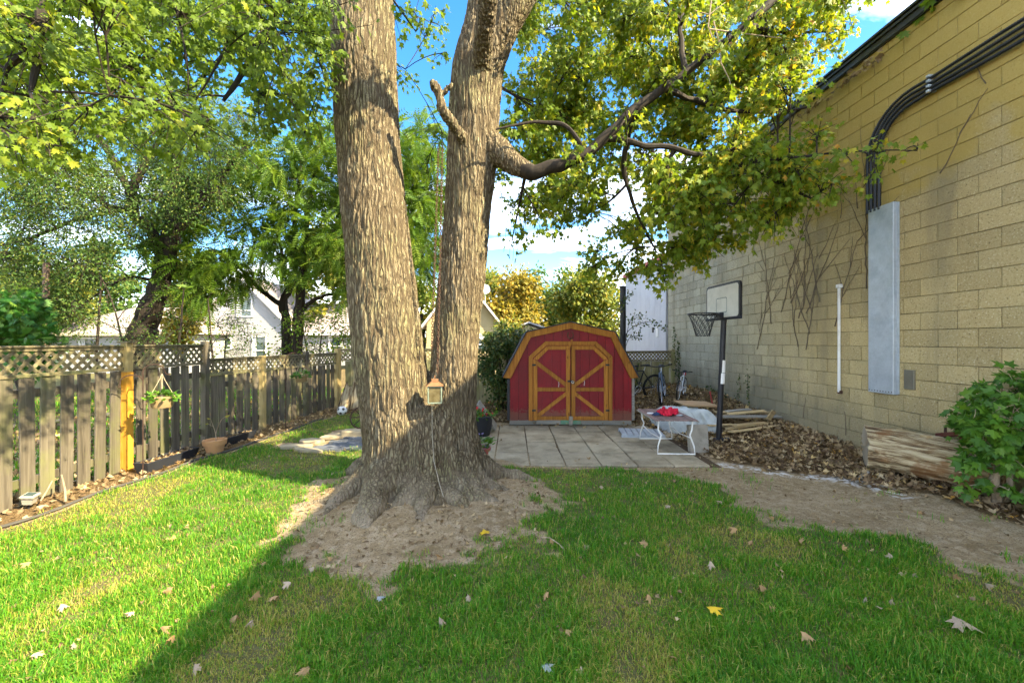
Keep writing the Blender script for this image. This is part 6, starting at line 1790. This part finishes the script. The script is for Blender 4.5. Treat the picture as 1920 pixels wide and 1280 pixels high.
leaf_cloud('foliage', P_, r2.normal(0, 1, (nn, 3)), np.array([0, 0, 1]) + r2.normal(0, .4, (nn, 3)), r2.uniform(.05, .09, nn), 'oval', M['shrub_leaf'], fb)
P2 = P_[:22] + np.array([0, 0, .05]); flowers(P2, r2.normal(0, 1, (22, 3)), .06, 'petal_red', fb)
tag(MB().box((0, 0, .3), (.03, .5, .55), Matrix.Rotation(R(-35), 3, 'Y')).build('leaning_board', M['grey_timber'], None, (-.45, 7.45, gz(-.45, 7.45)), bevel=.003), 'grey board leaning behind the dark planter', 'board')
# ------------------------------------------------------------------ shrubs near the camera and along fences
random.seed(31); rng = np.random.default_rng(31)
d = 4.0
shx, shy = 4.56, 3.86; g0 = gz(shx, shy)
shr = empty('maple_sapling', (shx, shy, g0), 0, 'bushy dark green maple sapling with bent pale stem before the block wall', 'shrub')
A = Tree()
def stem_(l): A.mb = MB(); A.limb(l); A.mb.build('stem', M['stick'], shr)
stem_([(-.05, 0, -.05, .040), (-.04, -.02, .10, .036), (-.12, -.05, .28, .032), (-.06, -.04, .38, .034), (-.05, -.02, .62, .027), (-.02, 0, .80, .018), (0.03, 0, 1.0, .01)])
stem_([(-.02, .02, -.05, .032), (.10, .02, .14, .026), (.16, .05, .40, .02), (.22, .05, .8, .01)])
stem_([(0, .02, .0, .02), (.30, .0, .2, .016), (.42, .0, .5, .012), (.45, .02, .8, .008)])
A.mb = MB()
for _ in range(46):
    v = rng.normal(0, 1, 3); v = v / np.linalg.norm(v) * rng.random() ** .33
    c = np.array([.12, -.05, .78]) + v * np.array([.52, .33, .46])
    c[0] = min(c[0], .30 + random.random() * .25)
    A.clump(c, .16, 5, 6, droop=.3, r0=.007, spread=.03)
for c in ((-.25, -.1, .22), (-.1, -.15, .2), (.25, -.12, .25), (.4, -.1, .3), (-.3, -.05, .4), (.1, -.2, .12), (.35, -.2, .12)): A.clump(c, .13, 5, 6, droop=.3, r0=.006, spread=.03)
P, D = A.leaves()
wx = P[:, 0] + shx; ok = (wx < wall_x(P[:, 1] + shy) - .05) & (P[:, 2] > .02); P, D = P[ok], D[ok]
n = len(P); D = unit(D) + np.array([-.1, -.15, -.45]); N = np.array([-.25, -.45, .75]) + rng.normal(0, .4, (n, 3)); S = rng.uniform(.06, .115, n)
A.mb.build('twigs', M['stick'], shr)
sel = np.argsort(P[:, 1] - .0 * P[:, 2])[:300]
lm2 = [np_mesh('leaf', V0 * np.array([1, 1, c]), F0, M['shrub_leaf'], False, {'rnd': np.full(len(V0), v)}) for v, c in ((.1, .6), (.35, 1.2), (.6, 1.8), (.8, 1.0))]
lx, ly, lz = leaf_frames(D, N)
for i in sel: leaf_obj('leaf', random.choice(lm2), shr, P[i], lx[i], ly[i], lz[i], S[i])
mask = np.ones(n, bool); mask[sel] = False
leaf_cloud('foliage', P[mask], D[mask], N[mask], S[mask], 'maple_low', M['shrub_leaf'], shr, rng.random(mask.sum()) * .9)

def bush(name, label, c, rad, nclump, leafk, size, mat, lpt=8, cat='shrub', group=None, tipdown=-.2, cr=.22, stems=3):
    b = empty(name, (c[0], c[1], gz(c[0], c[1])), 0, label, cat, group)
    A = Tree()
    for k in range(stems):
        a = 6.28 * k / stems
        A.mb = MB(); A.limb([(.04 * math.cos(a), .04 * math.sin(a), -.05, .02), (.3 * rad[0] * math.cos(a), .3 * rad[1] * math.sin(a), c[2] * .8, .014), (.5 * rad[0] * math.cos(a), .5 * rad[1] * math.sin(a), c[2] + rad[2] * .6, .007)]); A.mb.build('stem', M['dark_branch'], b)
    A.mb = MB()
    for _ in range(nclump):
        v = rng.normal(0, 1, 3); v = v / np.linalg.norm(v) * rng.random() ** .35
        A.clump(np.array([0, 0, c[2]]) + v * np.array(rad), cr, 7, lpt, r0=.007, spread=.05)
    A.mb.build('twigs', M['dark_branch'], b)
    P, D = A.leaves(); n = len(P)
    leaf_cloud('foliage', P, unit(D) + np.array([0, 0, tipdown]), np.array([.1, -.4, .6]) + rng.normal(0, .5, (n, 3)), rng.uniform(size * .7, size * 1.2, n), leafk, M[mat], b)
    return b
bush('cedar_bush', 'dark green scraggly bush filling the gap between maple and red shed', (-.18, 9.55, 1.02), (.52, .45, .95), 62, 'oval', .085, 'cedar_leaf', 9)
bush('golden_bush', 'yellowing bush top leaning over the scraggly bush by the shed', (-.05, 10.35, 1.75), (.62, .4, .38), 22, 'oval', .085, 'lime_leaf', 8)
# creepers on the right-hand back fence and wall
iv = Tree()
random.seed(41); rng = np.random.default_rng(41)
def creeper(label, starts, wallside, leafn, size, nm='ivy_vine', stray=.25):
    e = empty(nm, (0, 0, 0), 0, label, 'vine')
    m = MB(); P = []; N = []
    for (x, y, z, h) in starts:
        pts = [(x, y, z)]; q = np.array([x, y, z], float)
        for k in range(int(h / .07)):
            st = rng.normal(0, .028)
            q = q + (np.array([0, st, .07]) if wallside else np.array([st, 0, .07]))
            pts.append(tuple(q + rng.normal(0, .004, 3)))
            for _ in range(leafn):
                o = rng.normal(0, .035, 3); 
                if wallside: o[0] = -abs(o[0]) * .6
                else: o[1] = -abs(o[1])
                P.append(q + o); N.append((-1, -.4, .3) if wallside else (0, -1, .35))
        MB().tube(pts, .004, 4, False).build('stem', M['vine'], e)
    if P: leaf_cloud('leaves', np.array(P), np.array([0, 0, -1]) + rng.normal(0, .5, (len(P), 3)), np.array(N) + rng.normal(0, .3, (len(P), 3)), rng.uniform(size * .7, size * 1.3, len(P)), 'oval', M['cedar_leaf'], e)
    return e
creeper('ivy climbing the mossy back fence beside the red shed', [(2.62 + .13 * k, 11.38 + .028 * k, .2, random.uniform(.4, 1.15)) for k in range(7)], False, 4, .07)
creeper('thin dark ivy strands at the far foot of the block wall', [(wall_x(8.75) - .02, 8.75, .2, .75), (wall_x(8.35) - .02, 8.35, .2, .8)], True, 4, .04)
creeper('low ivy along the far foot of the block wall by the bicycles', [(wall_x(9.2 + .18 * k) - .03, 9.2 + .18 * k, .15, random.uniform(.2, .45)) for k in range(9)], True, 5, .055)
creeper('ivy growing up the far corner of the block wall', [(wall_x(11.9) - .05, 11.86, .6, 1.45), (wall_x(11.7) - .03, 11.7, .4, 1.2)], True, 4, .06)
# dry leafless vines fanned over the wall behind the backboard
dv = empty('dry_vine', (0, 0, 0), 0, 'bare dry vine stems fanned over the block wall behind the backboard', 'vine')
m = MB()
def vine_run(y, z, dy, n, r):
    q = [y, z]; pts = []
    for k in range(n):
        pts.append((wall_x(q[0]) - .010, q[0], q[1])); q[0] += dy + rng.normal(0, .012); q[1] += .085
        if rng.random() < .13 and n > 8: vine_run(q[0], q[1], dy + rng.normal(0, .05), int(n * .45), r * .7)
    MB().tube(pts, list(np.linspace(r, r * .4, len(pts))), 4, False).build('stem', M['vine'], dv)
for k in range(16):
    y = 6.6 + rng.normal(0, .55) + .3; vine_run(y, 1.45 + rng.random() * .9, rng.normal(0, .022), int(rng.integers(10, 22)), .0075)
for (y, z, dyy, nn_) in ((4.75, 3.55, -.05, 7), (4.3, 4.3, .04, 5), (5.85, 3.5, 0.0, 6), (4.55, 3.9, -.06, 5), (6.1, 2.4, .03, 6), (6.9, .35, -.02, 5), (6.05, .25, .01, 5)): vine_run(y, z, dyy, nn_, .006)
# small-leaved branch before the grey building
sb_ = empty('small_leaf_branch', (3.35, 12.25, 0), 0, 'slender shrub branches with tiny leaves arching before the grey building', 'shrub')
A = Tree()
for pts in ([(0, 0, 0, .02), (-.02, 0, 1.6, .014), (.25, 0, 2.05, .009), (.75, 0, 2.2, .006), (1.2, 0, 2.0, .003)], [(0, 0, 1.4, .01), (.15, 0, 1.75, .007), (.45, 0, 1.78, .004)], [(0, 0, 1.5, .01), (-.2, 0, 2.3, .007), (-.1, 0, 2.75, .005), (.2, 0, 3.05, .003)], [(0, 0, 1.5, .01), (.15, 0, 2.2, .006), (.5, 0, 2.4, .004)]):
    A.mb = MB(); B = A.limb(pts, 5); A.mb.build('stem', M['dark_branch'], sb_)
    Q = B[len(B) // 2:, :3]; Q = np.repeat(Q, 9, 0) + rng.normal(0, .07, (len(Q) * 9, 3))
    A.P.append(Q); A.D.append(rng.normal(0, 1, Q.shape))
P, D = A.leaves(); leaf_cloud('leaves', P, D, np.array([0, -.6, .6]) + rng.normal(0, .4, P.shape), rng.uniform(.05, .085, len(P)), 'oval', M['cedar_leaf'], sb_)
# leaves hanging over the roof edge
rf = empty('roof_creeper', (wall_x(4.55) + .1, 4.55, 5.62), 0, 'leafy green branch hanging over the dark roof edge at top right', 'vine')
A = Tree(); A.limb([(.3, .2, .12, .012), (.05, .05, .18, .009), (-.10, -.05, .05, .005), (-.14, -.1, -.15, .003)], 5)
A.mb.build('stem', M['vine'], rf); A.mb = MB()
A.limb([(.2, .3, .1, .01), (-.02, .28, .16, .007), (-.1, .3, .02, .004)], 5)
A.mb.build('stem', M['vine'], rf)
n = 44; P = np.array([-.12, .05, .02]) + rng.normal(0, 1, (n, 3)) * np.array([.07, .22, .12]); P[:, 0] = np.minimum(P[:, 0], -.04)
leaf_cloud('leaves', P, np.array([-.3, -.2, -.8]) + rng.normal(0, .4, (n, 3)), np.array([-.6, -.5, .6]) + rng.normal(0, .3, (n, 3)), rng.uniform(.09, .15, n), 'maple', M['maple_leaf'], rf, rng.random(n) * .5)
dl_ = empty('dry_leaf_tuft', (wall_x(6.3), 6.3, 5.40), 0, 'brown dead leaves caught under the dark roof edge', 'dead leaves')
n = 60; P = np.stack([-.03 - .04 * rng.random(n), rng.uniform(-.9, .9, n), rng.uniform(-.06, .08, n)], -1)
leaf_cloud('leaves', P, np.array([0, 0, -1]) + rng.normal(0, .5, (n, 3)), np.array([-1, -.5, .2]) + rng.normal(0, .3, (n, 3)), rng.uniform(.05, .09, n), 'litter', M['litter_leaf'], dl_, .3 + .6 * rng.random(n))

# ------------------------------------------------------------------ lawn
def blades(name, N, xr, yr, dens_pow, hmin, hmax, w, kind_mask, keep=None, dry=0.0):
    X = rng.uniform(*xr, N); u = rng.random(N)
    Y = (yr[0] ** (1 - dens_pow) + u * (yr[1] ** (1 - dens_pow) - yr[0] ** (1 - dens_pow))) ** (1 / (1 - dens_pow))
    inv = np.abs(X) < Y * 1.32 + 1.7
    X, Y = X[inv], Y[inv]
    m = kind_mask(X, Y)
    pp = np.stack([X, Y, X * 0], -1)
    cl = fbm(pp * 7.0, 91, 3); pt_ = fbm(pp * 1.5, 92, 4)
    k = rng.random(len(X)) < np.clip(m * 1.35 - .2, 0, 1) * np.clip(.35 + 1.3 * cl, 0.2, 1) * (1 - .40 * sstep(.56, .70, pt_))
    X, Y, cl, pt_ = X[k], Y[k], cl[k], pt_[k]
    n = len(X); Z = height(X, Y)
    hh = rng.uniform(hmin, hmax, n) * rng.uniform(.55, 1.35, n) * (.2 + 1.6 * cl) * (1 - .35 * sstep(.5, .68, pt_))
    ww = w * (0.75 + .22 * Y / 2.5) * rng.uniform(.7, 1.3, n)
    a = rng.random(n) * 6.283; ln_ = rng.uniform(.15, 1.15, n)
    dx, dy = np.cos(a), np.sin(a); b = a + 1.57 + rng.normal(0, .5, n); sx, sy = np.cos(b) * ww / 2, np.sin(b) * ww / 2
    B = np.stack([X, Y, Z - .004], -1)
    side = np.stack([sx, sy, sx * 0], -1)
    up1 = np.stack([dx * hh * ln_ * .25, dy * hh * ln_ * .25, hh * .55], -1); up2 = np.stack([dx * hh * ln_ * .8, dy * hh * ln_ * .8, hh * (1 - .35 * ln_)], -1)
    V = np.stack([B - side, B + side, B + up1 + side * .8, B + up1 - side * .8, B + up2], 1).reshape(-1, 3)
    i0 = np.arange(n)[:, None] * 5
    F = np.concatenate([i0 + np.array([0, 1, 2]), i0 + np.array([0, 2, 3]), i0 + np.array([3, 2, 4])], 1).reshape(-1, 3)
    r = np.clip(rng.normal(.44, .22, n) + .55 * (pt_ - .46) + .9 * sstep(.58, .72, pt_) * rng.random(n) * .55 + dry, 0, .88)
    r = np.where(rng.random(n) < .09 + .16 * sstep(.54, .68, pt_), rng.uniform(.82, 1, n), r)
    o = link(name, np_mesh(name, V, F, M['grass'], False, {'rnd': np.repeat(r, 5)}))
    print(name, n)
    return o
random.seed(51); rng = np.random.default_rng(51)
g1 = blades('lawn_grass', 600000, (-6.2, 4.6), (1.75, 9.8), 1.9, .032, .066, .0046, lawn_mask)
tag(g1, 'short lawn grass covering the yard', 'grass', None, 'stuff')
g0_ = blades('lawn_grass_near', 60000, (-5.0, 3.6), (.25, 1.78), .3, .032, .066, .0060, lawn_mask)
tag(g0_, 'short lawn grass at the camera position', 'grass', None, 'stuff')
g2 = blades('weed_tufts', 60000, (-5.6, 4.6), (2.6, 9.5), 1.5, .03, .09, .0050, lambda x, y: (.75 * sstep(.60, .74, fbm(np.stack([x, y, x * 0], -1) * 3.3, 95, 3))) * (lawn_mask(x, y) < .5) * (np.abs(y - 6.6) > 1.35 + 0 * x) * (litter_mask(x, y) < .9))
tag(g2, 'sparse grass tufts in the bare dirt and the left bed', 'grass', None, 'stuff')
g3 = blades('neighbour_grass', 60000, (-14, -5.0), (3.0, 14), 1.2, .05, .14, .012, lambda x, y: np.full(x.shape, .6))
tag(g3, 'rough grass of the yard behind the left fence', 'grass', None, 'stuff')

# leaf litter: banks of dead leaves by the wall, shed and fences
def litter(name, label, N, xr, yr, mask, size, lo=0.0, hi=1.0, lift=.02):
    X = rng.uniform(*xr, N); Y = rng.uniform(*yr, N)
    k = rng.random(N) < mask(X, Y); X, Y = X[k], Y[k]; n = len(X)
    Z = height(X, Y) + rng.random(n) * lift + .006
    D = rng.normal(0, 1, (n, 3)) * np.array([1, 1, .35]); Nn = np.array([0, 0, 1]) + rng.normal(0, .55, (n, 3))
    o = leaf_cloud(name, np.stack([X, Y, Z], -1), D, Nn, rng.uniform(size * .6, size * 1.3, n), 'litter', M['litter_leaf'], None, lo + (hi - lo) * rng.random(n))
    print(name, n)
    return tag(o, label, 'dead leaves', None, 'stuff')
litter('leaf_litter', 'deep brown leaf litter along the block wall and round the shed', 44000, (-2.2, 5.0), (2.6, 11.6),
       lambda x, y: np.clip(litter_mask(x, y) * .9, 0, 1) * ((x < wall_x(y)) & ~((x > -.1) & (x < 2.35) & (y > 7.9) & (y < 10.4))) * (x > np.where(y < 8, 2.2, -2.2)), .064, lift=.05)
litter('bed_litter', 'dry leaves in the bed along the left fence', 5200, (-5.2, -3.6), (2.8, 10), lambda x, y: (litter_mask(x, y) > .3) * .55 * (x < np.interp(y, *BED_EDGE)), .06, .25, 1.0)
litter('neighbour_litter', 'fallen leaves on the ground behind the left fence', 5000, (-9.5, -5.0), (3.0, 11), lambda x, y: .8 + 0 * x, .09, .2, 1)
litter('ring_litter', 'small dry bits on the bare dirt round the maple', 2000, (-2.3, .6), (2.7, 5.6), lambda x, y: (ring_r(x, y) < 1.0) * .8, .035, .2, .95, .004)
litter('path_litter', 'small dry leaves on the bare dirt track', 1300, (1.9, 4.4), (2.4, 5.8), lambda x, y: (x > np.interp(y, *DIRT_EDGE)) * .35, .035, .2, .95, .004)
litter('lawn_litter', 'small dry leaf crumbs strewn over the lawn', 2600, (-4.4, 3.4), (1.9, 8.0), lambda x, y: lawn_mask(x, y) * .8 * sstep(.4, .62, fbm(np.stack([x, y, x * 0], -1) * 1.3, 97, 3)), .030, .35, .95, .03)
litter('patio_litter', 'scattered dry leaves on the patio slabs before the shed', 420, (-.7, 2.6), (5.3, 7.95), lambda x, y: .06 + .9 * sstep(7.4, 7.9, y), .05, .3, 1, .012).location.z = .03
litter('crotch_litter', 'dead leaves', 1, (-.9, -.8), (4.2, 4.3), lambda x, y: 0 * x + 1, .05)['label'] = 'single dead leaf at the maple foot'

# ------------------------------------------------------------------ single fallen leaves
lv = {k: np_mesh('fallen_leaf', V0 * np.array([1, 1, 4.0]), F0, M[k], False, {'rnd': np.full(len(V0), .5)}) for k in ('pale_leaf', 'brown_leaf', 'yellow_leaf', 'grey_leaf')}
spots = [(1257, 955), (1125, 915), (1097, 940), (1030, 1017), (1097, 1025), (1215, 1025), (1257, 1027), (1412, 1020), (1507, 1022), (1582, 1037), (1625, 1017), (1562, 975), (1665, 997), (1672, 1052), (1545, 1080), (1422, 1107), (1445, 1140), (1210, 1122), (1622, 1127),
         (1645, 1145), (1677, 1130), (1500, 1195), (1590, 1257), (1060, 1190), (975, 1137), (1085, 1255), (1267, 1242), (1355, 945), (1690, 955), (1720, 960), (112, 1142), (137, 1210), (252, 1155), (305, 1185), (327, 1202), (325, 1110), (397, 1150), (447, 1165), (475, 1170), (487, 1115), (545, 1102), (500, 1060),
         (522, 1125), (720, 1145), (590, 1070), (877, 1120), (825, 1165), (620, 1050), (745, 997), (817, 1042), (367, 1250), (582, 1260), (120, 975), (60, 1060), (60, 1240), (330, 1010), (690, 880), (1030, 1120), (1330, 1060), (1720, 1080), (1790, 1090), (1850, 1100), (1380, 1000), (1450, 970)]
def drop(px, py, key, size, label, group):
    dd = FOC * CAMZ / (py - 640)
    for _ in range(3):
        x = (px - 960) / FOC * dd; z = gz(x, dd); dd = FOC * (CAMZ - z - .02) / (py - 640)
    x = (px - 960) / FOC * dd
    on = float(lawn_mask(np.array([x]), np.array([dd]))[0])
    o = link('fallen_leaf', lv[key], None, (x, dd, gz(x, dd) + (.036 if on > .5 else .012)))
    o.rotation_euler = (random.gauss(0, .5), random.gauss(0, .5), random.uniform(0, 6.28)); o.scale = (size * random.uniform(.45, 1.1), size, size * random.uniform(.6, 1.8))
    if key in ('yellow_leaf', 'grey_leaf') or size > .12: o.rotation_euler = (.12, -.1, random.uniform(0, 6.28)); o.scale = (size, size, size * .5)
    tag(o, label, 'leaf', group)
for k, (x, y) in enumerate(spots):
    key = 'pale_leaf' if random.random() < .5 else 'brown_leaf'
    sunny = x < 285 + (1280 - y) * .93 - 20
    size = random.uniform(.045, .075)
    gd = FOC * CAMZ / (y - 640); wx_ = (x - 960) / FOC * gd
    if ring_r(wx_, gd) < .95: where = 'bare dirt ring round the maple'
    elif wx_ > float(np.interp(gd, *DIRT_EDGE)): where = 'bare dirt track near the log'
    elif sunny: where = 'sunlit lawn ' + ('in the lower left corner' if y > 1150 else 'before the fence' if x < 330 else 'by the shadow edge')
    elif x < 950: where = 'shaded lawn below the maple by the shadow edge' if x < 620 else 'shaded lawn below the maple'
    elif x < 1300: where = 'shaded lawn ' + ('before the patio slabs' if y < 1000 else 'right of the maple ring' if y < 1100 else 'at the bottom middle')
    elif x < 1560: where = 'shaded lawn ' + ('beside the dirt track' if y < 1060 else 'below the dirt track')
    else: where = 'shaded lawn ' + ('at the dirt track' if y < 1110 else 'in the lower right corner')
    lab = ('small ' if size < .058 else '') + ('pale tan' if key == 'pale_leaf' else 'brown') + ' fallen leaf on the ' + where
    drop(x, y, key, size, lab, 'fallen leaves scattered over the yard')
drop(1325, 1146, 'yellow_leaf', .10, 'bright yellow fallen leaf alone on the shaded lawn', 'fallen leaves scattered over the yard')
drop(910, 1005, 'yellow_leaf', .085, 'orange yellow fallen leaf on the dirt ring of the maple', 'fallen leaves scattered over the yard')
drop(1785, 1163, 'pale_leaf', .15, 'largest pale curled leaf on the lawn at lower right', 'fallen leaves scattered over the yard')
drop(707, 1117, 'grey_leaf', .06, 'bluish grey leaf underside on the shaded lawn below the maple', 'fallen leaves scattered over the yard')
drop(1015, 1257, 'grey_leaf', .07, 'bluish grey leaf at the bottom edge of the lawn', 'fallen leaves scattered over the yard')
tw_ = MB(); tw_.tube([(.24, 3.32, .05), (.30, 3.30, .055), (.36, 3.22, .05), (.40, 3.14, .04)], .004, 5)
tag(tw_.build('fallen_twig', M['stick']), 'thin curved twig lying on the lawn right of the maple', 'twig')
